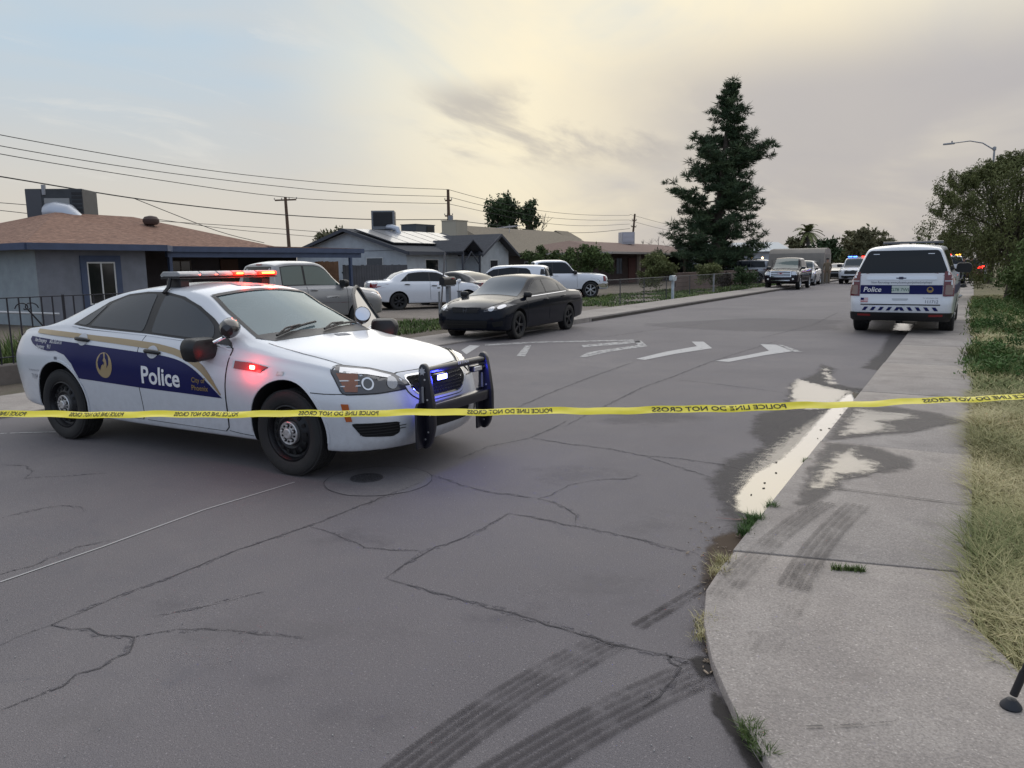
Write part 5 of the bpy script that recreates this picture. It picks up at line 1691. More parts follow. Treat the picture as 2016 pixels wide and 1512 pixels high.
    Dl = [(0.0, 0.33), (-1.05, 0.33), (-1.10, 0.62), (-1.09, 0.95), (-1.05, 1.06), (0.02, 1.0), (0.0, 0.75)]
    b = MB(); b.prism(rnd(Dl, 0.03, 2), (0, 0, 0), (1, 0, 0), (0, 0, 1), (0, 1, 0), -0.13, 0.0); b.build('panel', WHITE, dr, bevel=0.01)
    b = MB(); b.prism(rnd([(p[0] * 0.93 - 0.03, 0.40 + (p[1] - 0.33) * 0.88) for p in Dl], 0.03, 2), (0, 0, 0), (1, 0, 0), (0, 0, 1), (0, 1, 0), -0.16, -0.131); b.build('door_card', mat('door card', (0.06, 0.06, 0.065), 0.6), dr, bevel=0.008)
    fr_pts = [(0.0, 1.0, -0.05), (-0.16, 1.12, -0.12), (-0.38, 1.25, -0.20), (-0.62, 1.36, -0.27), (-0.86, 1.42, -0.31), (-1.02, 1.44, -0.32), (-1.06, 1.40, -0.29), (-1.06, 1.2, -0.17), (-1.06, 1.03, -0.06)]
    b = MB(); b.tube([(x, y, z) for x, z, y in fr_pts], 0.022, 6); b.build('window_frame', BLACK, dr)
    me = bpy.data.meshes.new('side_window'); vv_ = [(x, y, z) for x, z, y in fr_pts]
    me.from_pydata(vv_, [], [tuple(range(len(vv_)))]); mesh_obj('side_window', me, SIDE_GLASS, dr, False)
    mirror_part(dr, -0.16, 0.0, 1.03, 1, BLACK, 1.25)
    return root


SIDE_GLASS = mat('dark side glass', (0.035, 0.043, 0.052), 0.03, 0.0, 0.4, ior=1.6)
build_caprice()
# ------------------------------------------------------------------ other vehicles
CHARCOAL = mat('charcoal paint', (0.004, 0.006, 0.012), 0.13, 0.0, 0.22)
WHITEP = paint('white paint', (0.74, 0.76, 0.80), 0.25, 0.7)
SILVERP = paint('silver grey paint', (0.30, 0.30, 0.305), 0.32, 0.6, 0.35)
BLACKP = paint('black paint', (0.012, 0.012, 0.014), 0.2, 0.8, 0, 0.2)
MAROON = paint('maroon paint', (0.07, 0.008, 0.012), 0.25, 0.7)
GREYP = paint('grey paint', (0.11, 0.115, 0.12), 0.25, 0.7, 0.4)
SILVERC = paint('silver paint', (0.34, 0.35, 0.37), 0.25, 0.7, 0.4)
ORANGEP = paint('orange paint', (0.35, 0.05, 0.02), 0.3, 0.6)
GREENG = mat('green tint glass', (0.05, 0.085, 0.075), 0.06, ior=1.9)


def mk_sedan_details(W, x1, x0, nosez, deckz, lamp=LAMP_CLEAR, grille=BLACK, tail=LAMP_RED):
    zt = nosez
    return [
        ('headlamp', rnd([(0.50 * W, zt - 0.13), (0.93 * W, zt - 0.03), (0.99 * W, zt + 0.05), (0.80 * W, zt + 0.045), (0.55 * W, zt - 0.035)], 0.03, 2), 'F', lamp, 0.006, 0, True),
        ('grille', rnd([(-0.40 * W, zt - 0.03), (0.40 * W, zt - 0.03), (0.36 * W, zt - 0.15), (-0.36 * W, zt - 0.15)], 0.03, 2), 'F', grille, 0.006),
        ('lower_grille', rnd([(-0.55 * W, 0.44), (0.55 * W, 0.44), (0.50 * W, 0.29), (-0.50 * W, 0.29)], 0.03, 2), 'F', UNDER, 0.005),
        ('fog_lamp', rnd([(0.68 * W, 0.42), (0.90 * W, 0.45), (0.88 * W, 0.34), (0.70 * W, 0.31)], 0.02, 2), 'F', UNDER, 0.005, 0, True),
        ('tail_lamp', rnd([(0.60 * W, deckz - 0.25), (0.97 * W, deckz - 0.28), (0.97 * W, deckz - 0.08), (0.62 * W, deckz - 0.09)], 0.03, 2), 'B', tail, 0.006, 0, True),
        ('number_plate', [(-0.15, deckz - 0.30), (0.15, deckz - 0.30), (0.15, deckz - 0.16), (-0.15, deckz - 0.16)], 'B', PLATE, 0.008),
    ]


def side_lamp(x0, x1, W, zt, deckz):
    return [('headlamp', rnd([(x1 - 0.62, zt + 0.08), (x1 - 0.1, zt + 0.02), (x1 - 0.1, zt - 0.08), (x1 - 0.45, zt + 0.02)], 0.02, 2), 'R', LAMP_CLEAR, 0.007, 0, True),
            ('tail_lamp', rnd([(x0, deckz - 0.09), (x0 + 0.28, deckz - 0.08), (x0 + 0.22, deckz - 0.24), (x0, deckz - 0.27)], 0.02, 2), 'R', LAMP_RED, 0.006, 0, True)]


# --- dark sedan parked at the left kerb, facing the camera
def accord():
    P = dict(L=4.93, W=1.85, H=1.475, wb=2.80, fo=0.95, rw=0.325, belt=0.93, beltr=1.0, hood=0.97, nosez=0.76, deck=1.06, wsb=1.12, wst=0.20, rt=-1.02, rb=-1.72,
             paint=CHARCOAL, rim='dark5', pillars=[-0.18, -1.02], seams=[-0.18, 0.98], handles=[(-0.02, 0.86), (-1.05, 0.90)], screen=mat('dark sedan screen', (0.05, 0.075, 0.10), 0.05, 0.0, 0.2, ior=1.5), mirror=BLACK)
    x1 = 1.40 + 0.95; x0 = x1 - 4.93
    P['details'] = [
        ('headlamp', rnd([(0.46, 0.665), (0.74, 0.70), (0.90, 0.80), (0.84, 0.835), (0.62, 0.79), (0.50, 0.735)], 0.025, 2), 'F', LAMP_DARK, 0.005, 0, True),
        ('reflector', [(0.62 + 0.06 * math.cos(t), 0.728 + 0.05 * math.sin(t)) for t in np.linspace(0, 6.28, 15)[:-1]], 'F', LAMP_CLEAR, 0.010, 0, True),
        ('reflector', [(0.77 + 0.055 * math.cos(t), 0.77 + 0.045 * math.sin(t)) for t in np.linspace(0, 6.28, 15)[:-1]], 'F', LAMP_CLEAR, 0.010, 0, True),
        ('grille_surround', rnd([(-0.40, 0.755), (0.40, 0.755), (0.35, 0.625), (-0.35, 0.625)], 0.04, 2), 'F', CHARCOAL, 0.010, 0.01),
        ('grille', rnd([(-0.36, 0.738), (0.36, 0.738), (0.32, 0.642), (-0.32, 0.642)], 0.03, 2), 'F', UNDER, 0.013),
        ('slat', [(-0.345, 0.716), (0.345, 0.716), (0.342, 0.708), (-0.342, 0.708)], 'F', BLACK, 0.018),
        ('slat', [(-0.335, 0.692), (0.335, 0.692), (0.332, 0.684), (-0.332, 0.684)], 'F', BLACK, 0.018),
        ('slat', [(-0.325, 0.668), (0.325, 0.668), (0.322, 0.660), (-0.322, 0.660)], 'F', BLACK, 0.018),
        ('badge', [(-0.055, 0.735), (-0.035, 0.735), (-0.028, 0.70), (0.028, 0.70), (0.035, 0.735), (0.055, 0.735), (0.04, 0.645), (0.02, 0.645), (0.025, 0.685), (-0.025, 0.685), (-0.02, 0.645), (-0.04, 0.645)], 'F', mat('badge dark', (0.05, 0.05, 0.055), 0.25, 0.8), 0.022),
        ('lower_grille', rnd([(-0.58, 0.47), (0.58, 0.47), (0.52, 0.30), (-0.52, 0.30)], 0.04, 2), 'F', UNDER, 0.005),
        ('slat', [(-0.5, 0.39), (0.5, 0.39), (0.5, 0.378), (-0.5, 0.378)], 'F', BLACK, 0.012),
        ('fog_recess', rnd([(0.66, 0.44), (0.86, 0.47), (0.84, 0.36), (0.68, 0.32)], 0.02, 2), 'F', UNDER, 0.005, 0, True),
        ('tail_lamp', rnd([(x0, 0.98), (x0 + 0.30, 0.98), (x0 + 0.25, 0.82), (x0, 0.80)], 0.02, 2), 'R', LAMP_RED, 0.006, 0, True),
        ('chrome_strip', seam([(-1.35, 1.012), (-0.4, 0.985), (0.95, 0.945)], 0.012), 'R', CHROME, 0.007, 0, True),
        ('lip', [(-0.88, 0.25), (0.88, 0.25), (0.80, 0.225), (-0.80, 0.225)], 'F', BLACK, 0.02),
    ]
    mid = Vector((-8.77, 16.56, 0.0))
    h = math.radians(-88.0)
    left = Vector((-math.sin(h), math.cos(h), 0))
    generic_car('sedan', 'charcoal four-door sedan parked at the kerb facing the camera beside a black mailbox', 'car', mid - left * 0.88, h, P, 0.985)


accord()


# --- white compact sedan in the drive
def corolla():
    P = dict(L=4.54, W=1.76, H=1.465, wb=2.60, fo=0.92, rw=0.31, belt=0.93, beltr=0.99, hood=0.97, nosez=0.74, deck=1.08, wsb=1.18, wst=0.25, rt=-0.98, rb=-1.60,
             paint=WHITEP, rim='dark7', rimr=0.20, pillars=[-0.12, -0.95], seams=[-0.12, 0.95], handles=[(0.02, 0.84), (-0.98, 0.90)], handle_mat=BLACK)
    x1 = 1.30 + 0.92; x0 = x1 - 4.54
    P['details'] = mk_sedan_details(0.88, x1, x0, 0.74, 1.08) + side_lamp(x0, x1, 0.88, 0.76, 1.08)
    h = math.radians(52)
    r = G(786, 612)
    fw = Vector((math.cos(h), math.sin(h), 0)); right = Vector((math.sin(h), -math.cos(h), 0))
    c = r + fw * 1.30 * 1.06 - right * 0.85
    c.z = YZ
    generic_car('sedan', 'white compact sedan with black wheels parked on the drive behind the mailbox', 'car', c, h, P, 1.06)


corolla()


def tundra():
    P = dict(type='pickup', L=5.53, W=1.93, H=1.82, wb=3.26, fo=0.92, rw=0.37, belt=1.16, beltr=1.18, hood=1.16, nosez=0.98, bed=1.20, cab_rear=-0.80, wsb=1.30, wst=0.55, wr=0.70, zb=0.40,
             paint=SILVERP, rim='alloy5', pillars=[0.02], seams=[0.05, 1.22], handles=[(0.22, 1.08)], handle_mat=SILVERP, glass=GREENG, mirror=BLACK, msize=1.15, Lb=0.15, nb=6)
    x1 = 1.63 + 0.92; x0 = x1 - 5.53
    P['details'] = [
        ('tail_lamp', [(0.82, 0.75), (0.96, 0.75), (0.96, 1.12), (0.82, 1.12)], 'B', LAMP_RED, 0.006, 0, True),
        ('headlamp', rnd([(x1 - 0.35, 1.0), (x1 - 0.05, 0.98), (x1 - 0.05, 0.80), (x1 - 0.25, 0.80)], 0.02, 2), 'R', LAMP_AMBER, 0.006, 0, True),
        ('headlamp', rnd([(0.55, 0.98), (0.90, 0.98), (0.88, 0.78), (0.55, 0.78)], 0.03, 2), 'F', LAMP_CLEAR, 0.006, 0, True),
        ('grille', rnd([(-0.48, 0.98), (0.48, 0.98), (0.42, 0.72), (-0.42, 0.72)], 0.04, 2), 'F', BLACK, 0.006),
        ('badge', [(0.55, 0.93), (0.95, 0.935), (0.95, 0.885), (0.55, 0.88)], 'R', CHROME, 0.006, 0, True),
    ]
    h = math.radians(78)
    c = at(566, 620, 20.5); c.z = YZ
    root, bvh, S = generic_car('pickup_truck', 'silver-beige extended cab pickup truck parked by the blue-trimmed carport', 'pickup', c, h, P, 1.0)
    cb = -0.80
    patch('brake_lamp', [(-0.14, 1.745), (0.14, 1.745), (0.14, 1.71), (-0.14, 1.71)], (Vector((cb - 0.3, 0, 0)), Vector((0, -1, 0)), Vector((0, 0, 1)), Vector((1, 0, 0))), bvh, LAMP_RED, root, 0.01, 0.1)
    return root


tundra()


def dark_car():
    P = dict(L=4.6, W=1.80, H=1.45, wb=2.65, rw=0.32, belt=0.93, beltr=0.98, hood=0.95, nosez=0.74, deck=1.04, wsb=1.15, wst=0.3, rt=-0.75, rb=-1.65, paint=BLACKP, rim='dark5', seams=[-0.1], screen=mat('pale screen', (0.12, 0.15, 0.15), 0.06, ior=2.2))
    x1 = 1.325 + (4.6 - 2.65) * 0.45; x0 = x1 - 4.6
    P['details'] = mk_sedan_details(0.90, x1, x0, 0.74, 1.04) + side_lamp(x0, x1, 0.9, 0.76, 1.04)
    c = at(905, 600, 33.0); c.z = YZ
    P['details'].append(('tail_lamp', rnd([(0.3, 0.80), (0.88, 0.80), (0.88, 0.98), (0.3, 0.96)], 0.03, 2), 'B', LAMP_RED, 0.008, 0, True))
    # light rear screen
    r, bvh, S = generic_car('sedan', 'black sedan with red tail lamps wedged between the white sedan and the white crossover', 'car', c, math.radians(168), P, 1.0)


dark_car()


def crossover():
    P = dict(type='suv', L=4.65, W=1.85, H=1.66, wb=2.72, rw=0.35, belt=1.02, beltr=1.10, hood=1.03, nosez=0.82, wsb=1.05, wst=0.30, paint=WHITEP, rim='dark5', pillars=[0.0, -0.95], seams=[0.0, -1.0], handles=[(0.15, 0.95), (-0.85, 1.0)],
             dlo=[[(-1.62, 1.16), (0.95, 1.06), (0.62, 1.28), (0.25, 1.46), (-0.6, 1.55), (-1.35, 1.50), (-1.50, 1.40)]])
    x1 = 1.36 + (4.65 - 2.72) * 0.45; x0 = x1 - 4.65
    P['details'] = mk_sedan_details(0.92, x1, x0, 0.82, 1.10) + [('window', [(x0 + 0.05, 1.2), (x0 + 0.42, 1.2), (x0 + 0.40, 1.45), (x0 + 0.1, 1.45)], 'R', BLACK, 0.006, 0, True)]
    c = at(990, 600, 37.0); c.z = YZ
    generic_car('crossover', 'white crossover with black windows parked in front of the grey house', 'car', c, math.radians(196), P, 1.0)


crossover()


def silverado():
    P = dict(type='pickup', L=5.85, W=2.03, H=1.88, wb=3.65, fo=0.97, rw=0.40, belt=1.18, beltr=1.20, hood=1.25, nosez=1.08, bed=1.28, cab_rear=-0.95, wsb=1.25, wst=0.62, wr=0.74, zb=0.42, low=0.97,
             paint=WHITEP, rim='alloy6', rimr=0.27, pillars=[-0.05], seams=[-0.02, 1.16], handles=[(0.12, 1.10)], mirror=BLACK, msize=1.15, Lb=0.12, nb=6, Lf=0.35, nf=4.0, screen=mat('truck screen', (0.12, 0.14, 0.13), 0.06, ior=2.0))
    x1 = 1.825 + 0.97; x0 = x1 - 5.85
    P['details'] = [
        ('headlamp', [(x1 - 0.34, 1.07), (x1, 1.05), (x1, 0.80), (x1 - 0.34, 0.80)], 'R', LAMP_DARK, 0.006, 0, True),
        ('turn_signal', [(x1 - 0.33, 1.05), (x1 - 0.2, 1.05), (x1 - 0.2, 0.82), (x1 - 0.33, 0.82)], 'R', LAMP_RED, 0.010, 0, True),
        ('headlamp', [(0.62, 0.78), (1.0, 0.78), (1.0, 1.06), (0.62, 1.06)], 'F', LAMP_CLEAR, 0.006, 0, True),
        ('grille', [(-0.60, 0.74), (0.60, 0.74), (0.60, 1.06), (-0.60, 1.06)], 'F', BLACK, 0.006),
        ('grille_bar', [(-0.95, 0.93), (0.95, 0.93), (0.95, 0.86), (-0.95, 0.86)], 'F', CHROME, 0.014),
        ('front_bumper', [(-0.99, 0.72), (0.99, 0.72), (0.99, 0.50), (-0.99, 0.50)], 'F', CHROME, 0.03, 0.03),
        ('front_bumper', [(x1 - 0.60, 0.70), (x1, 0.70), (x1, 0.50), (x1 - 0.48, 0.50)], 'R', CHROME, 0.02, 0.02, True),
        ('lower_grille', [(-0.95, 0.49), (0.95, 0.49), (0.9, 0.43), (-0.9, 0.43)], 'F', UNDER, 0.01),
    ]
    h = math.radians(38)
    r = G(1163, 588)
    fw = Vector((math.cos(h), math.sin(h), 0)); right = Vector((math.sin(h), -math.cos(h), 0))
    c = r - fw * 1.825 - right * 1.0; c.z = YZ
    generic_car('pickup_truck', 'white pickup truck with chrome bumper parked nose towards the street', 'pickup', c, h, P, 1.0)


silverado()


def canyon():
    P = dict(type='pickup', L=5.4, W=1.89, H=1.79, wb=3.26, fo=0.93, rw=0.385, belt=1.13, beltr=1.16, hood=1.17, nosez=1.05, bed=1.20, cab_rear=-1.15, wsb=1.22, wst=0.50, wr=0.66, zb=0.40,
             paint=mat('dark truck paint', (0.014, 0.011, 0.014), 0.15, 0.0, 0.25), rim='alloy5', pillars=[-0.1], seams=[-0.1, 1.1], handles=[(0.05, 1.05), (-0.95, 1.07)], mirror=BLACKP, Lf=0.35, nf=4, msize=1.05, screen=mat('truck green screen', (0.035, 0.07, 0.065), 0.05, ior=1.9))
    x1 = 1.63 + 0.93
    P['details'] = [
        ('grille', [(-0.52, 0.74), (0.52, 0.74), (0.52, 1.03), (-0.52, 1.03)], 'F', UNDER, 0.006),
        ('headlamp', [(0.58, 0.82), (0.92, 0.82), (0.92, 1.01), (0.58, 1.01)], 'F', LAMP_CLEAR, 0.006, 0, True),
        ('fog_lamp', [(0.66 + 0.05 * math.cos(t), 0.60 + 0.05 * math.sin(t)) for t in np.linspace(0, 6.28, 13)[:-1]], 'F', mat('fog lamp', (0.85, 0.85, 0.8), 0.2), 0.012, 0, True),
        ('bumper_bar', [(-0.52, 0.55), (0.52, 0.55), (0.5, 0.50), (-0.5, 0.50)], 'F', CHROME, 0.02),
        ('lower_grille', [(-0.6, 0.48), (0.6, 0.48), (0.55, 0.41), (-0.55, 0.41)], 'F', UNDER, 0.005),
    ]
    for z in (1.015, 0.93, 0.84, 0.75): P['details'].append(('grille_bar', [(-0.54, z), (0.54, z), (0.54, z - 0.035), (-0.54, z - 0.035)], 'F', CHROME, 0.018))
    for y in (-0.54, 0.54): P['details'].append(('grille_bar', [(y - 0.02, 0.72), (y + 0.02, 0.72), (y + 0.02, 1.04), (y - 0.02, 1.04)], 'F', CHROME, 0.017))
    h = math.radians(-89)
    # near front tyre seen at the kerb
    a = G(1576, 570)
    left = Vector((-math.sin(h), math.cos(h), 0)); fw = Vector((math.cos(h), math.sin(h), 0))
    c = a - left * 0.95 * 1.07 - fw * 1.63 * 1.07
    c.z = 0
    root, bvh, S = generic_car('pickup_truck', 'dark crew cab pickup truck with chrome grille parked at the far kerb', 'pickup', c, h, P, 1.08)
    surf_text('badge', 'GMC', 0, 0.85, 0.15, 'F', bvh, mat('red badge', (0.3, 0.02, 0.02), 0.4), root, 0.026, 0.01, align='CENTER')
    return c


cc_ = canyon()


def kerb_car(name, label, cat, px, py, P, h, scale, dx=0.95):
    h = math.radians(h)
    a = G(px, py)
    left = Vector((-math.sin(h), math.cos(h), 0)); fw = Vector((math.cos(h), math.sin(h), 0))
    c = a - left * dx * scale - fw * P['wb'] / 2 * scale
    c.z = 0
    return generic_car(name, label, cat, c, h, P, scale)


P = dict(type='suv', L=4.6, W=1.85, H=1.68, wb=2.70, rw=0.35, belt=1.02, beltr=1.08, hood=1.03, nosez=0.82, wsb=1.05, wst=0.3, paint=SILVERC, rim='alloy5', pillars=[0, -0.9], seams=[0.0], handles=[(0.15, 0.95)], mirror=BLACK)
P['details'] = mk_sedan_details(0.92, 2.2, -2.4, 0.82, 1.1)
kerb_car('crossover', 'silver crossover parked close behind the dark pickup truck', 'car', 1606, 562, P, -88, 1.05)
P = dict(L=4.78, W=1.90, H=1.35, wb=2.81, rw=0.345, belt=0.92, beltr=1.0, hood=0.95, nosez=0.78, deck=1.0, wsb=1.0, wst=0.15, rt=-0.9, rb=-1.7, paint=paint('steel paint', (0.13, 0.135, 0.145), 0.25, 0.7, 0.3), rim='dark5', ra=0.41, low=0.98)
P['details'] = [('grille', rnd([(-0.70, 0.76), (0.70, 0.76), (0.62, 0.66), (-0.62, 0.66)], 0.03, 2), 'F', UNDER, 0.006),
                ('headlamp', rnd([(0.66, 0.66), (0.92, 0.69), (0.92, 0.77), (0.68, 0.75)], 0.02, 2), 'F', LAMP_DARK, 0.01, 0, True),
                ('lower_grille', rnd([(-0.78, 0.58), (0.78, 0.58), (0.70, 0.30), (-0.70, 0.30)], 0.04, 2), 'F', UNDER, 0.006)]
kerb_car('sports_coupe', 'silver low sports coupe with black lower grille parked at the far kerb', 'car', 1672, 552, P, -88, 1.1)
# orange car beyond, in a drive
P = dict(L=4.5, W=1.8, H=1.40, wb=2.6, rw=0.32, paint=ORANGEP, rim='dark5'); P['details'] = mk_sedan_details(0.9, 2.15, -2.35, 0.7, 1.02)
c = at(1665, 540, 85); c.z = 0.03
generic_car('sedan', 'orange car standing in a drive beyond the tan shed', 'car', c, math.radians(190), P, 1.0)
# white SUV behind the low wall
P = dict(type='suv', L=4.8, W=1.9, H=1.72, wb=2.8, rw=0.36, belt=1.03, beltr=1.1, hood=1.05, nosez=0.85, paint=SILVERC, rim='alloy5', pillars=[0, -0.9]); P['details'] = mk_sedan_details(0.95, 2.3, -2.5, 0.85, 1.12)
c = at(1452, 540, 66); c.z = 0.03
generic_car('suv', 'silver SUV parked behind the low block wall under the pine tree', 'car', c, math.radians(196), P, 1.08)


LAMP_TAIL = mat('tail lamp dark red', (0.12, 0.008, 0.010), 0.12, coat=0.6)


# --- police SUVs -------------------------------------------------------
def police_suv(name, label, loc, h, scale=1.0, near=False, bar=None, paintm=None):
    paintm = paintm or WHITE
    P = dict(type='suv', L=5.35, W=2.06, H=1.93, wb=3.07, fo=0.98, rw=0.40, tw=0.285, ty=1.0, belt=1.20, beltr=1.31, hood=1.20, nosez=1.0, wsb=1.30, wst=0.62, wr=0.69, zb=0.34, paint=paintm, rim='steel', rimr=0.25,
             pillars=[0.12, -0.85], seams=[0.12, -0.9], handles=[(0.3, 1.08), (-0.75, 1.10)], mirror=BLACK, zrear=0.0, msize=1.5, mdz=0.08, handle_mat=BLACK, Lb=0.30, nb=5.5)
    x1 = 1.535 + 0.98; x0 = x1 - 5.35
    P['tail'] = [(0.30, 0.10), (0.55, -0.01), (0.75, 0.0), (0.85, 0.05), (1.22, 0.08), (1.9, 0.42)]
    P['taillen'] = 0.9
    P['details'] = [
        ('headlamp', [(0.60, 0.88), (1.0, 0.88), (1.0, 1.0), (0.60, 1.0)], 'F', LAMP_CLEAR, 0.006, 0, True),
        ('grille', [(-0.56, 0.72), (0.56, 0.72), (0.56, 1.0), (-0.56, 1.0)], 'F', BLACK, 0.006),
        ('lower_grille', [(-0.8, 0.60), (0.8, 0.60), (0.7, 0.40), (-0.7, 0.40)], 'F', UNDER, 0.006),
    ]
    if near:
        P['details'] += [
            ('tail_lamp_side', rnd([(x0 - 0.1, 1.36), (x0 + 0.26, 1.35), (x0 + 0.20, 0.88), (x0 - 0.1, 0.86)], 0.02, 2), 'R', LAMP_RED, 0.006, 0, True),
            ('tail_lamp', rnd([(0.785, 0.86), (1.04, 0.86), (1.0, 1.36), (0.79, 1.37)], 0.02, 2), 'B', LAMP_TAIL, 0.012, 0, True),
            ('reversing_lamp', rnd([(0.82, 0.90), (0.95, 0.90), (0.94, 1.10), (0.825, 1.10)], 0.02, 2), 'B', mat('lamp smoke', (0.22, 0.14, 0.11), 0.15, coat=0.8), 0.018, 0, True),
            ('lamp_line', [(0.80, 1.185), (0.985, 1.185), (0.985, 1.17), (0.80, 1.17)], 'B', LAMP_CLEAR, 0.018, 0, True),
            ('tailgate', rnd([(-0.75, 0.70), (0.75, 0.70), (0.775, 0.90), (0.772, 1.325), (-0.772, 1.325), (-0.775, 0.90)], 0.03, 2), 'B', paintm, 0.008, 0.012),
            ('stripe', [(-0.775, 0.905), (0.775, 0.905), (0.775, 1.095), (-0.775, 1.095)], 'B', NAVY, 0.012),
            ('trim_bar', rnd([(-0.67, 1.205), (0.67, 1.205), (0.64, 1.275), (-0.64, 1.275)], 0.03, 2), 'B', mat('trim white', (0.72, 0.76, 0.80), 0.12, 0.3), 0.020, 0.015),
            ('badge', [(u, v + 0.075) for u, v in [(-0.10, 1.172), (-0.04, 1.172), (-0.04, 1.188), (0.04, 1.188), (0.04, 1.172), (0.10, 1.172), (0.09, 1.152), (0.04, 1.152), (0.04, 1.138), (-0.04, 1.138), (-0.04, 1.152), (-0.09, 1.152)]], 'B', mat('badge blue', (0.02, 0.02, 0.06), 0.3), 0.026),
            ('number_plate', [(-0.165, 0.93), (0.165, 0.93), (0.165, 1.085), (-0.165, 1.085)], 'B', PLATE, 0.020, 0.004),
            ('panel_gap', seam([(-0.75, 0.69), (0.75, 0.69)], 0.022), 'B', SEAM, 0.010),
            ('bumper_valance', rnd([(-0.97, 0.525), (0.97, 0.525), (0.93, 0.355), (-0.93, 0.355)], 0.03, 2), 'B', BLACK, 0.022, 0.02),
            ('reflector', [(0.55, 0.50), (0.80, 0.505), (0.80, 0.46), (0.55, 0.455)], 'B', LAMP_RED, 0.030, 0, True),
            ('handle_recess', rnd([(-0.16, 0.815), (0.16, 0.815), (0.14, 0.775), (-0.14, 0.775)], 0.015, 2), 'B', mat('recess grey', (0.4, 0.42, 0.45), 0.4), 0.013),
            ('stripe', [(x0 + 0.05, 1.095), (x1 - 1.2, 1.02), (x1 - 1.6, 0.88), (x0 + 0.05, 0.905)], 'R', NAVY, 0.006, 0, True),
        ]
    else:
        P['details'] += [('stripe', [(x0 + 0.2, 1.0), (x1 - 0.8, 1.0), (x1 - 1.3, 0.78), (x0 + 0.2, 0.80)], 'R', NAVY, 0.006, 0, True),
                         ('tail_lamp', [(0.82, 0.9), (0.99, 0.9), (0.98, 1.25), (0.84, 1.25)], 'B', LAMP_RED, 0.006, 0, True)]
    root, bvh, S = generic_car(name, label, 'police car', loc, h, P, scale)
    if near:
        for k in range(5):
            u = -0.72 + k * 0.155
            pl = [(u, 0.565), (u + 0.07, 0.565), (u + 0.12, 0.64), (u + 0.05, 0.64)]
            patch('chevron', pl, 'B', bvh, NAVY, root, 0.008, 0.06)
            patch('chevron', [(-a, v) for a, v in pl][::-1], 'B', bvh, NAVY, root, 0.008, 0.06)
        surf_text('lettering', 'Police', -0.72, 0.955, 0.145, 'B', bvh, WHITETXT, root, 0.016, 0.015, shear=0.2)
        surf_text('lettering', 'Now Recruiting: www.phoenix.gov/police/joinphxpd', 0, 1.13, 0.066, 'B', bvh, GREYTXT, root, 0.013, 0.004, align='CENTER', shear=0.15, sx=0.82)
        surf_text('lettering', '111712', 0.46, 0.725, 0.085, 'B', bvh, GREYTXT, root, 0.013, 0.01)
        surf_text('lettering', 'For Information Only', 0.43, 0.815, 0.032, 'B', bvh, GREYTXT, root, 0.013, 0.0)
        surf_text('lettering', 'G78 7WL', 0, 0.97, 0.09, 'B', bvh, mat('plate green', (0.03, 0.12, 0.08), 0.5), root, 0.023, 0.004, align='CENTER')
        circ = [(0.55 + 0.062 * math.cos(t), 1.0 + 0.062 * math.sin(t)) for t in np.linspace(0, 6.28, 21)[:-1]]
        patch('emblem', circ, 'B', bvh, GOLDTXT, root, 0.016, 0.06)
        patch('emblem', [(0.55 + 0.062 * u, 1.0 + 0.062 * v) for u, v in [(-0.6, 0.4), (-0.5, -0.2), (-0.2, 0.3), (0, 0.5), (0.25, 0.3), (0.5, -0.2), (0.55, 0.4), (0.1, 0.75), (-0.3, 0.7)]], 'B', bvh, NAVY, root, 0.019, 0.06)
        # little flag on the tailgate
        fl = patch('flag', [(-0.755, 0.735), (-0.61, 0.735), (-0.61, 0.82), (-0.755, 0.82)], 'B', bvh, WHITETXT, root, 0.012, 0.06)
        for k in range(4): patch('flag_stripe', [(-0.755, 0.737 + k * 0.024), (-0.61, 0.737 + k * 0.024), (-0.61, 0.748 + k * 0.024), (-0.755, 0.748 + k * 0.024)], 'B', bvh, mat('flag red', (0.4, 0.05, 0.06), 0.5), fl, 0.016, 0.2)
        patch('flag_canton', [(-0.755, 0.775), (-0.69, 0.775), (-0.69, 0.822), (-0.755, 0.822)], 'B', bvh, NAVY, fl, 0.020, 0.1)
        # hitch + exhaust + plates under the rear
        b = MB(); b.box((x0 + 0.25, 0, 0.34), (0.3, 0.12, 0.10)); b.build('hitch', UNDER, root)
        b = MB(); b.cyl((x0 + 0.5, 0.6, 0.31), (x0 + 0.15, 0.62, 0.30), 0.035); b.build('exhaust', UNDER, root)
        # flat interior lamps behind the rear glass
        for y in (-0.52, 0.52): patch('deck_lamp', [(y - 0.06, 1.725), (y + 0.06, 1.725), (y + 0.06, 1.74), (y - 0.06, 1.74)], 'B', bvh, LAMP_CLEAR, root, 0.012, 0.06)
    # roof bar
    lb = bpy.data.objects.new('light_bar', None); C.objects.link(lb); lb.parent = root
    b = MB(); b.prism(rnd([(-0.16, 1.945), (0.16, 1.945), (0.13, 2.0), (-0.13, 2.0)], 0.02, 2), (0.1 if near else 0.3, 0, 0), (1, 0, 0), (0, 0, 1), (0, 1, 0), -0.64, 0.64)
    b.build('housing', mat('bar housing', (0.05, 0.05, 0.055), 0.25, coat=0.5), lb)
    for y in (-0.5, 0.5):
        b = MB(); b.box((0.1 if near else 0.3, y, 1.93), (0.14, 0.08, 0.05)); b.build('foot', BLACK, lb)
    if bar:
        for y0, y1, m in bar:
            b = MB(); b.box((0.30, (y0 + y1) / 2, 1.985), (0.34, y1 - y0, 0.07)); b.build('strobe_lens', m, lb, bevel=0.015)
    return root


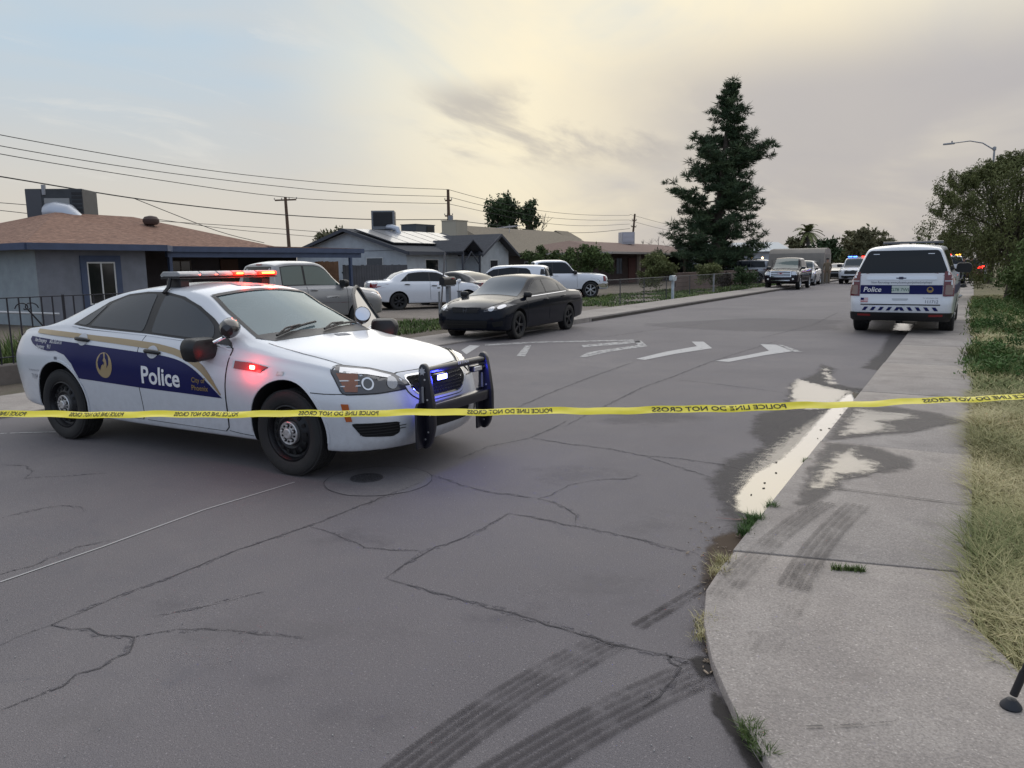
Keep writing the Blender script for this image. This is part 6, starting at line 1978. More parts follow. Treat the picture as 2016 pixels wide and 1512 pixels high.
BL = emit('far blue strobe', (0.05, 0.16, 1.0), 7)
RD_ = emit('far red strobe', (1.0, 0.03, 0.02), 7)
AM = emit('far amber strobe', (1.0, 0.38, 0.03), 9)
ta = G(1680, 650); tb = G(1880, 651)
ctr = (ta + tb) / 2
hT = math.radians(89.5)
tah = police_suv('police_suv', 'white police SUV with navy tailgate stripe half up on the pavement', (ctr.x, ctr.y + 1.535 * 1.05 - 0.1, 0.025), hT, 1.055, True)
tah.rotation_euler = (0, math.radians(-1.2), hT)
c = at(1688, 545, 78); c.z = 0
police_suv('police_suv', 'distant police SUV facing the camera with its blue roof lights lit', (-7.2, 64, 0), math.radians(-90), 1.0, False, [(-0.6, -0.32, BL), (-0.25, 0.02, BL), (0.35, 0.6, RD_)])
police_suv('police_suv', 'distant white police SUV with amber and red roof lights beside the pavement', (-1.05, 63, 0.03), math.radians(90), 1.0, False, [(-0.05, 0.15, RD_), (0.3, 0.62, RD_), (-0.64, -0.30, AM)])
P = dict(type='suv', L=4.9, W=1.95, H=1.75, wb=2.85, rw=0.37, paint=MAROON, rim='alloy5', pillars=[0.0, -0.9], handles=[]); P['details'] = mk_sedan_details(0.97, 2.3, -2.6, 0.85, 1.15) + [('lit_lamp', rnd([(0.45, 0.95), (0.95, 0.98), (0.95, 1.18), (0.55, 1.12)], 0.03, 2), 'B', emit('lit tail lamp', (1.0, 0.03, 0.02), 9), 0.012)]
generic_car('suv', 'maroon SUV with a lit red tail lamp stopped ahead of the far police car', 'car', (0.15, 71, 0.03), math.radians(92), P, 1.0)
# ------------------------------------------------------------------ houses
def stucco(name, c): return mat(name, c, 0.95, var=0.10, scale=2.5, bump=0.5, bscale=70)


def shingle_mat(name, c1, c2, c3):
    m = bpy.data.materials.new(name)
    nt, N, L, b = nodes_of(m)
    g = N('ShaderNodeNewGeometry')
    mp = N('ShaderNodeMapping'); L(g.outputs['Position'], mp.inputs[0]); mp.inputs['Scale'].default_value = (3.0, 3.0, 24.0)
    n = N('ShaderNodeTexNoise'); L(mp.outputs[0], n.inputs['Vector']); n.inputs['Scale'].default_value = 1.6; n.inputs['Detail'].default_value = 4; n.inputs['Roughness'].default_value = 0.75
    r = N('ShaderNodeValToRGB'); L(n.outputs[0], r.inputs[0])
    r.color_ramp.elements[0].position = 0.30; r.color_ramp.elements[1].position = 0.72
    r.color_ramp.elements[0].color = (*c1, 1); r.color_ramp.elements[1].color = (*c3, 1)
    e = r.color_ramp.elements.new(0.5); e.color = (*c2, 1)
    L(r.outputs[0], b.inputs['Base Color']); b.inputs['Roughness'].default_value = 0.95
    bp = N('ShaderNodeBump'); bp.inputs['Strength'].default_value = 0.6; bp.inputs['Distance'].default_value = 0.03
    L(n.outputs[0], bp.inputs['Height']); L(bp.outputs[0], b.inputs['Normal'])
    return m


SH_BROWN = shingle_mat('brown shingle', (0.10, 0.052, 0.036), (0.215, 0.118, 0.08), (0.35, 0.21, 0.145))
SH_DARK = shingle_mat('dark shingle', (0.035, 0.038, 0.045), (0.05, 0.053, 0.062), (0.075, 0.078, 0.088))
SH_TAN = shingle_mat('tan shingle', (0.13, 0.107, 0.078), (0.20, 0.168, 0.122), (0.28, 0.235, 0.175))
SH_PINK = shingle_mat('rose shingle', (0.14, 0.09, 0.07), (0.19, 0.125, 0.10), (0.24, 0.165, 0.135))
BLUETRIM = mat('blue trim', (0.058, 0.08, 0.14), 0.7, var=0.12, scale=3)
WIN_DARK = mat('window pane', (0.012, 0.014, 0.016), 0.06, ior=1.6)
FRAME_W = mat('window frame white', (0.62, 0.62, 0.60), 0.6)


def wall_box(name, p0, p1, z0, z1, m, parent, t=0.2):
    """vertical wall slab from p0 to p1 (xy)"""
    a, b_ = Vector(p0), Vector(p1)
    c = (a + b_) / 2; d = b_ - a
    mb = MB(); mb.box((c.x, c.y, (z0 + z1) / 2), (d.length, t, z1 - z0), math.atan2(d.y, d.x))
    return mb.build(name, m, parent)


def window(parent, c, w, h, nrm, frame=FRAME_W, surround=None, sd=0.12, mullion=True):
    """c centre on the wall face; nrm outward unit xy"""
    n = Vector((nrm[0], nrm[1], 0)); u = Vector((-n.y, n.x, 0)); v = Vector((0, 0, 1)); c = Vector(c)
    e = bpy.data.objects.new('window', None); C.objects.link(e); e.parent = parent
    if surround:
        b = MB()
        for (a0, a1, b0, b1) in ((-w / 2 - sd, w / 2 + sd, h / 2, h / 2 + sd), (-w / 2 - sd, w / 2 + sd, -h / 2 - sd, -h / 2), (-w / 2 - sd, -w / 2, -h / 2, h / 2), (w / 2, w / 2 + sd, -h / 2, h / 2)):
            b.prism([(a0, b0), (a1, b0), (a1, b1), (a0, b1)], c, u, v, n, -0.02, 0.04)
        b.build('surround', surround, e)
    b = MB(); f = 0.045
    for (a0, a1, b0, b1) in ((-w / 2, w / 2, h / 2 - f, h / 2), (-w / 2, w / 2, -h / 2, -h / 2 + f), (-w / 2, -w / 2 + f, -h / 2 + f, h / 2 - f), (w / 2 - f, w / 2, -h / 2 + f, h / 2 - f)):
        b.prism([(a0, b0), (a1, b0), (a1, b1), (a0, b1)], c, u, v, n, -0.02, 0.03)
    if mullion: b.prism([(-f / 2, -h / 2 + f), (f / 2, -h / 2 + f), (f / 2, h / 2 - f), (-f / 2, h / 2 - f)], c, u, v, n, -0.02, 0.028)
    b.build('frame', frame, e)
    for a0, a1 in (((-w / 2 + f, -f / 2), (f / 2, w / 2 - f)) if mullion else ((-w / 2 + f, w / 2 - f),)):
        b = MB(); b.prism([(a0, -h / 2 + f), (a1, -h / 2 + f), (a1, h / 2 - f), (a0, h / 2 - f)], c, u, v, n, 0.004, 0.012); b.build('pane', WIN_DARK, e)
    return e


def roof_face(b, pts, t=0.06):
    P = [Vector(p) for p in pts]
    n = (P[1] - P[0]).cross(P[2] - P[0]).normalized()
    if n.z < 0:
        P = P[::-1]; n = -n
    k = len(P)
    b.add(P + [p - Vector((0, 0, t)) for p in P], [tuple(range(k)), tuple(reversed(range(k, 2 * k)))] + [(i, (i + 1) % k, k + (i + 1) % k, k + i) for i in range(k)])


def fascia(name, pts, h, m, parent, t=0.05, closed=False):
    b = MB()
    for p, q in zip(pts[:-1], pts[1:]):
        p, q = Vector(p), Vector(q)
        d = (q - p); d2 = Vector((d.x, d.y, 0)).normalized(); n = Vector((d2.y, -d2.x, 0))
        b.add([p, q, q - Vector((0, 0, h)), p - Vector((0, 0, h)), p + n * t, q + n * t, q + n * t - Vector((0, 0, h)), p + n * t - Vector((0, 0, h))],
              [(0, 1, 2, 3), (7, 6, 5, 4), (0, 4, 5, 1), (1, 5, 6, 2), (2, 6, 7, 3), (3, 7, 4, 0)])
    return b.build(name, m, parent)


def grille_slats(parent, x0, x1, y, z0, z1, n, m, vertical=False, face='Y'):
    for i in range(n):
        b = MB(); t = (i + 0.5) / n
        if not vertical: b.box(((x0 + x1) / 2, y, z0 + (z1 - z0) * t), (x1 - x0, 0.02, (z1 - z0) / n * 0.5))
        else: b.box((x0 + (x1 - x0) * t, y, (z0 + z1) / 2), ((x1 - x0) / n * 0.5, 0.02, z1 - z0))
        b.build('louvre', m, parent)


def cooler(label, c, w, d, h, rz, m, dark=False, duct=True, pad=None, louvres=5):
    """rooftop evaporative cooler: box, louvred panels, elbow duct, legs; c = base centre"""
    r = thing('rooftop_cooler', label, 'cooler', c, rz)
    b = MB(); b.box((0, 0, h / 2 + 0.05), (w, d, h)); b.build('cabinet', m, r, bevel=0.015)
    pm = pad or BLACK
    for sy, ww in ((-d / 2 - 0.006, w), ):
        b = MB(); b.box((0, sy, h * 0.55 + 0.05), (ww * 0.84, 0.02, h * 0.74)); p = b.build('pad_panel', pm, r)
        grille_slats(p, -ww * 0.42, ww * 0.42, sy - 0.016, h * 0.2, h * 0.9, louvres, pm)
    b = MB(); b.box((w / 2 + 0.006, 0, h * 0.55 + 0.05), (0.02, d * 0.84, h * 0.74)); b.build('pad_panel', pm, r)
    b = MB()
    for sx in (-1, 1):
        for sy in (-1, 1): b.box((sx * (w / 2 - 0.05), sy * (d / 2 - 0.05), -0.1), (0.05, 0.05, 0.32))
    b.build('stand', m, r)
    if duct:
        b = MB()
        b.tube([(w * 0.2, -d / 2 + 0.05, h * 0.16), (w * 0.4, -d / 2 - 0.2, h * 0.15), (w * 0.62, -d / 2 - 0.3, h * 0.06), (w * 0.7, -d / 2 - 0.32, -0.3)], [0.17, 0.18, 0.18, 0.17], 14)
        b.build('duct', mat('galvanised duct', (0.50, 0.53, 0.58), 0.4, 0.5), r)
    return r


# ---------------- house 1: blue-grey stucco, brown shingle hip roof, carport
def house1():
    X = -24.0
    y0 = 12.85; yA = 16.45; yB = 27.6
    h = thing('house', 'low blue-grey stucco house with brown shingle roof, blue trim and open carport', 'house', (X, y0, 0))
    O = Vector((X, y0, 0))
    def loc(p): return (p[0] - O.x, p[1] - O.y, p[2])
    ST1 = stucco('blue grey stucco', (0.20, 0.212, 0.245)); ST2 = stucco('pale teal stucco', (0.30, 0.335, 0.345))
    e = 2.46
    b = MB(); b.box(loc((X - 5, (y0 + yA) / 2, e / 2)), (10, yA - y0, e)); b.build('wall', ST1, h)
    b = MB(); b.box(loc((X - 5, y0 - 0.008, e / 2)), (9.99, 0.02, e - 0.01)); b.build('wall', ST2, h)
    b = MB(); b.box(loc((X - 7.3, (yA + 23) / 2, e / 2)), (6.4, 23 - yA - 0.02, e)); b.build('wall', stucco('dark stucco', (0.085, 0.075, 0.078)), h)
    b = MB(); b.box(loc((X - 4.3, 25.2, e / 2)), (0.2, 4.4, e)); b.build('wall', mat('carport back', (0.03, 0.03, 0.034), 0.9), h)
    # carport window and door in the dark recess
    wx = X - 4.08
    p = onX(355, 520, wx); window(h, loc((wx, p.y, 1.55)), 1.0, 1.0, (1, 0), mat('dark frame', (0.16, 0.14, 0.12), 0.7), mullion=True)
    p = onX(450, 520, wx)
    b = MB(); b.box(loc((wx + 0.03, p.y, 1.05)), (0.06, 0.95, 2.1)); b.build('door', mat('brown door', (0.10, 0.05, 0.03), 0.7), h, bevel=0.01)
    p = onX(480, 520, wx); b = MB(); b.box(loc((wx + 0.03, p.y + 0.7, 1.2)), (0.05, 1.1, 1.3)); b.build('screen_door', mat('screen door', (0.14, 0.08, 0.05), 0.8), h)
    # front window with wide blue surround
    w0 = onX(168, 520, X); w1 = onX(224, 520, X); zt = onX(195, 520, X).z
    window(h, loc((X + 0.005, (w0.y + w1.y) / 2 + 0.02, 1.27)), w1.y - w0.y, 1.35, (1, 0), FRAME_W, BLUETRIM, 0.20)
    # roof
    E = Vector
    A = (X + 0.5, y0 - 0.5, 2.50); A2 = (X + 0.5, yA + 0.45, 2.50); J = (X - 0.45, yA + 1.35, 2.50); N1 = (X - 0.45, 23.0, 2.50)
    B = (X - 10.5, y0 - 0.5, 2.50); N2 = (X - 10.5, 23.0, 2.50)
    rx = X - 5.0
    R1 = onX(108, 418, rx); R2 = onX(262, 430, rx)
    R1 = (rx, R1.y, R1.z); R2 = (rx, R2.y, R1[2] - 0.02)
    b = MB()
    for f in ([A, A2, J, N1, R2, R1], [B, A, R1], [N2, B, R1, R2], [N1, N2, R2]):
        roof_face(b, [loc(p) for p in f])
    roof = b.build('roof', SH_BROWN, h)
    cr = [(X - 0.45, 22.3, 2.56), (X - 0.45, 28.0, 2.53), (X - 9.8, 28.0, 2.53), (X - 9.8, 22.3, 2.70)]
    b = MB(); roof_face(b, [loc(p) for p in cr], 0.08); b.build('carport_roof', SH_BROWN, h)
    fascia('fascia', [loc(p) for p in (B, A, A2, J, (X - 0.45, 28.0, 2.52), (X - 9.8, 28.0, 2.52))], 0.20, BLUETRIM, h)
    b = MB(); b.box(loc((X - 0.55, (17.6 + 27.9) / 2, 2.22)), (0.14, 10.2, 0.22)); b.build('beam', BLUETRIM, h)
    for yy in (onX(690, 520, X - 0.55).y, onX(335, 520, X - 0.55).y):
        b = MB(); b.box(loc((X - 0.55, yy, 1.07)), (0.13, 0.13, 2.1)); b.build('post', BLUETRIM, h, bevel=0.008)
    # round roof vent
    v = onX(297, 432, rx + 1.5)
    b = MB(); b.lathe([(0.10, -0.45), (0.10, 0.0), (0.24, 0.03), (0.30, 0.12), (0.30, 0.22), (0.22, 0.32), (0.06, 0.36), (0.001, 0.365)], loc((v.x, v.y, v.z - 0.22)), 'Z', 18)
    b.build('roof_vent', mat('vent brown', (0.07, 0.045, 0.038), 0.7), roof)
    # pale pipe along the wall base
    b = MB(); p0 = onX(-20, 614, X + 0.4); p1 = onX(116, 618, X + 0.4); b.tube([loc((X + 0.4, p0.y, p0.z)), loc((X + 0.4, p1.y, p1.z))], 0.035, 8); b.build('pipe', mat('pale pipe', (0.5, 0.52, 0.55), 0.5), h)
    # packaged unit on the roof
    q = onX(125, 421, rx - 0.6)
    r = thing('rooftop_unit', 'dark grey rooftop air unit with curved metal duct on the brown shingle roof', 'air conditioner', (rx - 1.2, q.y + 0.35, q.z - 0.35), math.radians(36))
    DK = mat('unit grey', (0.05, 0.055, 0.06), 0.6, 0.2, var=0.15, scale=4)
    b = MB(); b.box((0, 0, 0.70), (2.05, 1.3, 1.15)); b.build('cabinet', DK, r, bevel=0.02)
    b = MB(); b.box((-0.72, -0.655, 0.70), (0.55, 0.02, 1.05)); b.build('access_panel', mat('unit panel', (0.085, 0.09, 0.10), 0.55, 0.2), r, bevel=0.004)
    b = MB(); b.box((0.1, -0.66, 0.55), (0.9, 0.03, 0.75)); b.build('frame_panel', mat('unit pale panel', (0.30, 0.30, 0.29), 0.6), r)
    for k in range(6):
        b = MB(); b.box((0.82, -0.658, 0.35 + k * 0.15), (0.36, 0.015, 0.09)); b.build('louvre', BLACK, r)
    b = MB(); b.cyl((-0.35, -0.62, 1.05), (-0.35, -0.62, 1.42), 0.08, seg=12); b.build('stack', mat('stack', (0.32, 0.33, 0.35), 0.5, 0.4), r)
    b = MB(); b.tube([(-0.15, -0.66, 0.40), (0.15, -0.86, 0.42), (0.55, -0.92, 0.34), (0.80, -0.92, 0.05), (0.86, -0.9, -0.3)], [0.36, 0.36, 0.37, 0.36, 0.35], 16); b.build('duct', mat('galvanised duct', (0.50, 0.53, 0.58), 0.4, 0.5), r)


house1()


# ---------------- house 2: pale grey, dark gabled roof with panels
def house2():
    X = -26.0; yS = 33.2
    h = thing('house', 'pale grey house with dark gabled roof, solar panels and small porch', 'house', (X, yS, 0))
    O = Vector((X, yS, 0)); loc = lambda p: (p[0] - O.x, p[1] - O.y, p[2])
    ST = stucco('pale grey siding', (0.47, 0.50, 0.525))
    e = 2.55
    pk = onY(685, 452, yS); el = onY(612, 486, yS)
    W0 = X - 2 * (X - pk.x)           # far eave x, symmetric about the peak
    yN = onX(1006, 500, X + 1.2).y
    b = MB(); n = 5
    prof = [(X, 0), (W0, 0), (W0, e), (pk.x, pk.z - 0.1), (X, e)]
    b.add([loc((x, yS, z)) for x, z in prof] + [loc((x, yN, z)) for x, z in prof], [tuple(range(5)), tuple(reversed(range(5, 10)))] + [(i, (i + 1) % 5, 5 + (i + 1) % 5, 5 + i) for i in range(5)])
    b.build('wall', ST, h)
    sl = (pk.z - e) / (X - pk.x)
    ov = 0.45
    b = MB()
    roof_face(b, [loc(p) for p in ((X + ov, yS - 0.4, e - sl * ov + 0.05), (X + ov, yN + 0.3, e - sl * ov + 0.05), (pk.x, yN + 0.3, pk.z + 0.05), (pk.x, yS - 0.4, pk.z + 0.05))], 0.08)
    roof_face(b, [loc(p) for p in ((W0 - ov, yN + 0.3, e - sl * ov + 0.05), (W0 - ov, yS - 0.4, e - sl * ov + 0.05), (pk.x, yS - 0.4, pk.z + 0.05), (pk.x, yN + 0.3, pk.z + 0.05))], 0.08)
    roof = b.build('roof', SH_DARK, h)
    DT = mat('slate trim', (0.06, 0.065, 0.08), 0.7)
    fascia('bargeboard', [loc((W0 - ov, yS - 0.4, e - sl * ov + 0.06)), loc((pk.x, yS - 0.4, pk.z + 0.06)), loc((X + ov, yS - 0.4, e - sl * ov + 0.06)), loc((X + ov, yN + 0.3, e - sl * ov + 0.06))], 0.18, DT, h)
    b = MB(); b.box(loc((pk.x, yS - 0.02, e + 0.02)), (X - W0, 0.02, 0.03)); b.build('siding_joint', mat('siding joint', (0.2, 0.21, 0.23), 0.8), h)
    # solar panels on the street slope
    ang = math.atan(sl)
    ys_ = [onX(738, 470, X - 2.0).y, onX(900, 470, X - 2.0).y]
    npan = 6
    Lp = (ys_[1] - ys_[0]) / npan
    PV = mat('solar panel', (0.22, 0.225, 0.24), 0.3, 0.0, coat=0.3, ior=1.5)
    PVF = mat('panel frame', (0.05, 0.05, 0.055), 0.4, 0.5)
    for k in range(npan):
        yc = ys_[0] + Lp * (k + 0.5)
        cx = X - 2.1; cz = e + sl * 2.1 + 0.17
        rt_ = Matrix.Rotation(ang, 3, 'Y')
        b = MB(); b.box(loc((cx, yc, cz)), (2.9, Lp - 0.04, 0.05), rot=rt_); p = b.build('solar_panel', PVF, h)
        b = MB(); b.box(loc((cx + 0.03 * math.sin(ang), yc, cz + 0.03 * math.cos(ang))), (2.82, Lp - 0.12, 0.02), rot=rt_); b.build('panel_glass', PV, p)
    # front wing gable at the far end
    yg0, yg1 = onX(944, 500, X + 1.2).y, onX(1001, 500, X + 1.2).y
    ym = (yg0 + yg1) / 2; pz = e + 0.95
    prof = [(yg0, 0), (yg1, 0), (yg1, e), (ym, pz), (yg0, e)]
    b = MB(); b.add([loc((X + 1.2, y, z)) for y, z in prof] + [loc((X - 3.5, y, z)) for y, z in prof], [tuple(range(5)), tuple(reversed(range(5, 10)))] + [(i, (i + 1) % 5, 5 + (i + 1) % 5, 5 + i) for i in range(5)])
    b.build('wing_wall', ST, h)
    b = MB(); k = (pz - e) / (ym - yg0)
    for ya, sgn in ((yg0, -1), (yg1, 1)):
        roof_face(b, [loc(p) for p in ((X + 1.7, ya + sgn * 0.5, e - k * 0.5 + 0.06), (X - 4.5, ya + sgn * 0.5, e - k * 0.5 + 0.06), (X - 4.5, ym, pz + 0.06), (X + 1.7, ym, pz + 0.06))], 0.08)
    b.build('wing_roof', SH_DARK, h)
    b = MB()
    for ya, sgn in ((yg0, -1), (yg1, 1)):
        b.prism([(0, 0), (1, 0), (1, -0.16), (0, -0.16)], loc((X + 1.72, ya + sgn * 0.5, e - k * 0.5 + 0.06)), (0, ym - ya - sgn * 0.5, pz - e + k * 0.5), (0, 0, 1), (1, 0, 0), -0.03, 0.03)
    b.build('bargeboard', DT, h)
    window(h, loc((X + 1.205, onX(972, 515, X + 1.2).y, 1.45)), 0.95, 1.15, (1, 0), FRAME_W, mullion=False)
    # porch gablet with braces
    yp0, yp1 = onX(897, 500, X + 1.1).y, onX(938, 500, X + 1.1).y; yq = (yp0 + yp1) / 2
    b = MB()
    for ya in (yp0, yp1):
        roof_face(b, [loc(p) for p in ((X + 1.6, ya, e - 0.06), (X - 1.2, ya, e - 0.06), (X - 1.2, yq, e + 0.62), (X + 1.6, yq, e + 0.62))], 0.07)
    b.build('porch_roof', SH_DARK, h)
    for ya in (yp0 + 0.2, yp1 - 0.2):
        b = MB(); b.box(loc((X + 1.45, ya, 1.25)), (0.1, 0.1, 2.5)); b.build('post', DT, h)
        b = MB(); b.cyl(loc((X + 1.45, ya, 1.7)), loc((X + 1.45, ya + (0.9 if ya < yq else -0.9), 2.5)), 0.04, seg=6); b.build('brace', DT, h)
    b = MB(); b.box(loc((X + 0.03, yq, 1.05)), (0.06, 0.95, 2.1)); b.build('door', mat('pale door', (0.42, 0.43, 0.43), 0.6), h, bevel=0.01)
    window(h, loc((X + 0.005, onX(850, 520, X).y, 1.45)), 1.25, 1.25, (1, 0), FRAME_W, mullion=False)
    wq = onY(738, 515, yS); window(h, loc((wq.x, yS - 0.005, 1.75)), 1.2, 0.9, (0, -1), FRAME_W, mullion=False)
    # rooftop boxes
    q = onX(764, 455, pk.x); cooler('dark louvred evaporative cooler on the solar-panelled grey roof', (pk.x - 0.3, q.y, pk.z + 0.05), 1.35, 1.3, 1.1, math.radians(35), mat('cooler grey', (0.20, 0.21, 0.22), 0.6), pad=BLACK)
    q = onX(845, 455, pk.x); r = thing('rooftop_box', 'flat dark grey equipment box on the ridge of the grey house', 'roof box', (pk.x - 1.5, q.y + 0.8, pk.z - 0.1))
    b = MB(); b.box((0, 0, 0.35), (1.2, 2.1, 0.7)); b.build('cabinet', mat('box slate', (0.07, 0.08, 0.09), 0.6), r, bevel=0.02)
    b = MB(); b.box((0.62, 0.5, 0.45), (0.03, 0.7, 0.35)); b.build('grille', BLACK, r)
    b = MB(); b.box((0, 0, 0.72), (1.26, 2.16, 0.05)); b.build('lid', mat('box lid', (0.09, 0.1, 0.11), 0.6), r)
    q = onX(892, 455, pk.x - 2); r = thing('condenser', 'tall beige ribbed condenser unit behind the grey roof ridge', 'air conditioner', (pk.x - 2.2, q.y + 0.5, pk.z - 0.25))
    BG = mat('condenser beige', (0.42, 0.38, 0.30), 0.7)
    b = MB(); b.box((0, 0, 0.72), (1.25, 1.5, 1.3)); b.build('cabinet', BG, r, bevel=0.02)
    for k in range(9):
        b = MB(); b.box((0.64, -0.62 + k * 0.155, 0.72), (0.035, 0.06, 1.15)); b.build('rib', mat('condenser rib', (0.50, 0.46, 0.38), 0.7), r)
    b = MB(); b.box((0, 0, 1.39), (1.32, 1.58, 0.06)); b.build('lid', BG, r)


house2()


def panel_fence(name, label, p0, p1, z, hgt, m, n, post=True, lean=0.0):
    a, b_ = Vector(p0), Vector(p1)
    r = thing(name, label, 'fence', (a.x, a.y, z))
    d = (b_ - a); L_ = d.length; an = math.atan2(d.y, d.x)
    r.rotation_euler = (0, 0, an)
    w = L_ / n
    for i in range(n):
        b = MB(); hh = hgt + random.uniform(-0.02, 0.02)
        b.box(((i + 0.5) * w, 0, hh / 2), (w - 0.012, 0.022, hh)); b.build('board', m, r)
    b = MB(); b.box((L_ / 2, 0.04, hgt * 0.25), (L_, 0.05, 0.08)); b.build('rail', m, r)
    b = MB(); b.box((L_ / 2, 0.04, hgt * 0.8), (L_, 0.05, 0.08)); b.build('rail', m, r)
    return r


f0 = onX(676, 560, -25.5); f1 = onX(803, 560, -25.2)
panel_fence('board_fence', 'slate grey vertical board fence in front of the pale grey house', (-25.5, f0.y), (-25.2, f1.y), YZ, 1.75, mat('slate boards', (0.075, 0.078, 0.09), 0.85, var=0.15, scale=2), 26)
f0 = onX(622, 560, -27.5); f1 = onX(668, 560, -27.5)
panel_fence('board_fence', 'brown wooden board fence beside the blue carport post', (-27.5, f0.y), (-27.5, f1.y), YZ, 1.95, mat('wood boards', (0.16, 0.085, 0.045), 0.85, var=0.25, scale=3), 14)


# ---------------- house 3: tan hip roof with a gablet
def house3():
    X = -30.0
    h = thing('house', 'house with broad tan shingle hip roof and small end gablet behind green shrubs', 'house', (X, 52, 0))
    O = Vector((X, 52, 0)); loc = lambda p: (p[0] - O.x, p[1] - O.y, p[2])
    rx = X - 5
    a = onX(930, 466, rx); c = onX(1105, 457, rx); en = onX(1213, 497, X + 0.5); st = onX(1000, 505, X + 0.5)
    zr = c.z; y0 = a.y - 4; y1 = en.y
    ze = 2.6
    b = MB(); b.box(loc((X - 5, (y0 + y1) / 2, ze / 2)), (9.6, y1 - y0 - 1, ze)); b.build('wall', stucco('brown stucco', (0.06, 0.05, 0.042)), h)
    A, B, C_, D = (X + 0.5, y0, ze), (X + 0.5, y1, ze), (X - 10.5, y1, ze), (X - 10.5, y0, ze)
    R1, R2 = (rx, y0 + 2, zr), (rx, c.y + 0.3, zr)
    b = MB()
    roof_face(b, [loc(p) for p in (A, B, R2, R1)]); roof_face(b, [loc(p) for p in (B, C_, R2)]); roof_face(b, [loc(p) for p in (C_, D, R1, R2)]); roof_face(b, [loc(p) for p in (D, A, R1)])
    b.build('roof', SH_TAN, h)
    # gablet: small vertical triangle near the ridge end
    g = MB(); q = c.y + 0.2
    tri = [(rx + 1.6, zr - 0.75), (rx - 1.6, zr - 0.75), (rx, zr + 0.12)]
    g.add([loc((x, q + 1.3, z)) for x, z in tri] + [loc((x, q - 1.5, z)) for x, z in tri], [(0, 1, 2), (5, 4, 3), (0, 3, 4, 1), (1, 4, 5, 2), (2, 5, 3, 0)]); g.build('gablet', SH_TAN, h)
    g = MB(); g.add([loc((rx + 1.3, q + 1.33, zr - 0.7)), loc((rx - 1.3, q + 1.33, zr - 0.7)), loc((rx, q + 1.33, zr))], [(0, 1, 2)]); g.build('gablet_vent', mat('vent dark', (0.05, 0.042, 0.035), 0.9), h)
    fascia('fascia', [loc(p) for p in (D, A, B)], 0.18, mat('tan fascia', (0.10, 0.085, 0.07), 0.8), h)
    window(h, loc((X - 0.195, onX(1045, 515, X).y, 1.4)), 1.4, 1.1, (1, 0))
    # antenna mast and dishes
    q = onX(1003, 470, rx + 1)
    t = thing('aerial', 'rooftop television aerial with rods above the tan roof', 'aerial', (rx + 1, q.y, q.z - 0.9))
    GM = mat('aerial metal', (0.35, 0.35, 0.36), 0.4, 0.8)
    b = MB(); b.cyl((0, 0, -0.5), (0, 0, 2.1), 0.03, seg=6); b.build('mast', GM, t)
    b = MB(); b.cyl((0.2, -1.4, 1.75), (-0.2, 1.4, 2.05), 0.02, seg=6); b.build('boom', GM, t)
    for k in range(7):
        s_ = -1.3 + k * 0.43; b = MB(); b.cyl((0.2 - 0.14 * (s_ + 1.4) - 0.8, s_, 1.76 + 0.107 * (s_ + 1.4)), (0.2 - 0.14 * (s_ + 1.4) + 0.8, s_, 1.76 + 0.107 * (s_ + 1.4)), 0.012, seg=5); b.build('rod', GM, t)
    q = onX(993, 466, X - 1)
    t = thing('satellite_dish', 'grey satellite dish on the edge of the tan roof', 'dish', (X - 1.2, q.y, 3.1))
    b = MB(); b.lathe([(0.001, 0.10), (0.2, 0.075), (0.38, 0.0), (0.385, 0.01), (0.2, 0.09), (0.001, 0.115)], (0, 0, 0.35), 'X', 18); b.build('dish', mat('dish grey', (0.09, 0.09, 0.1), 0.6), t)
    b = MB(); b.cyl((0, 0, 0.33), (0, 0, -0.2), 0.03, seg=6); b.build('stand', GM, t)


house3()


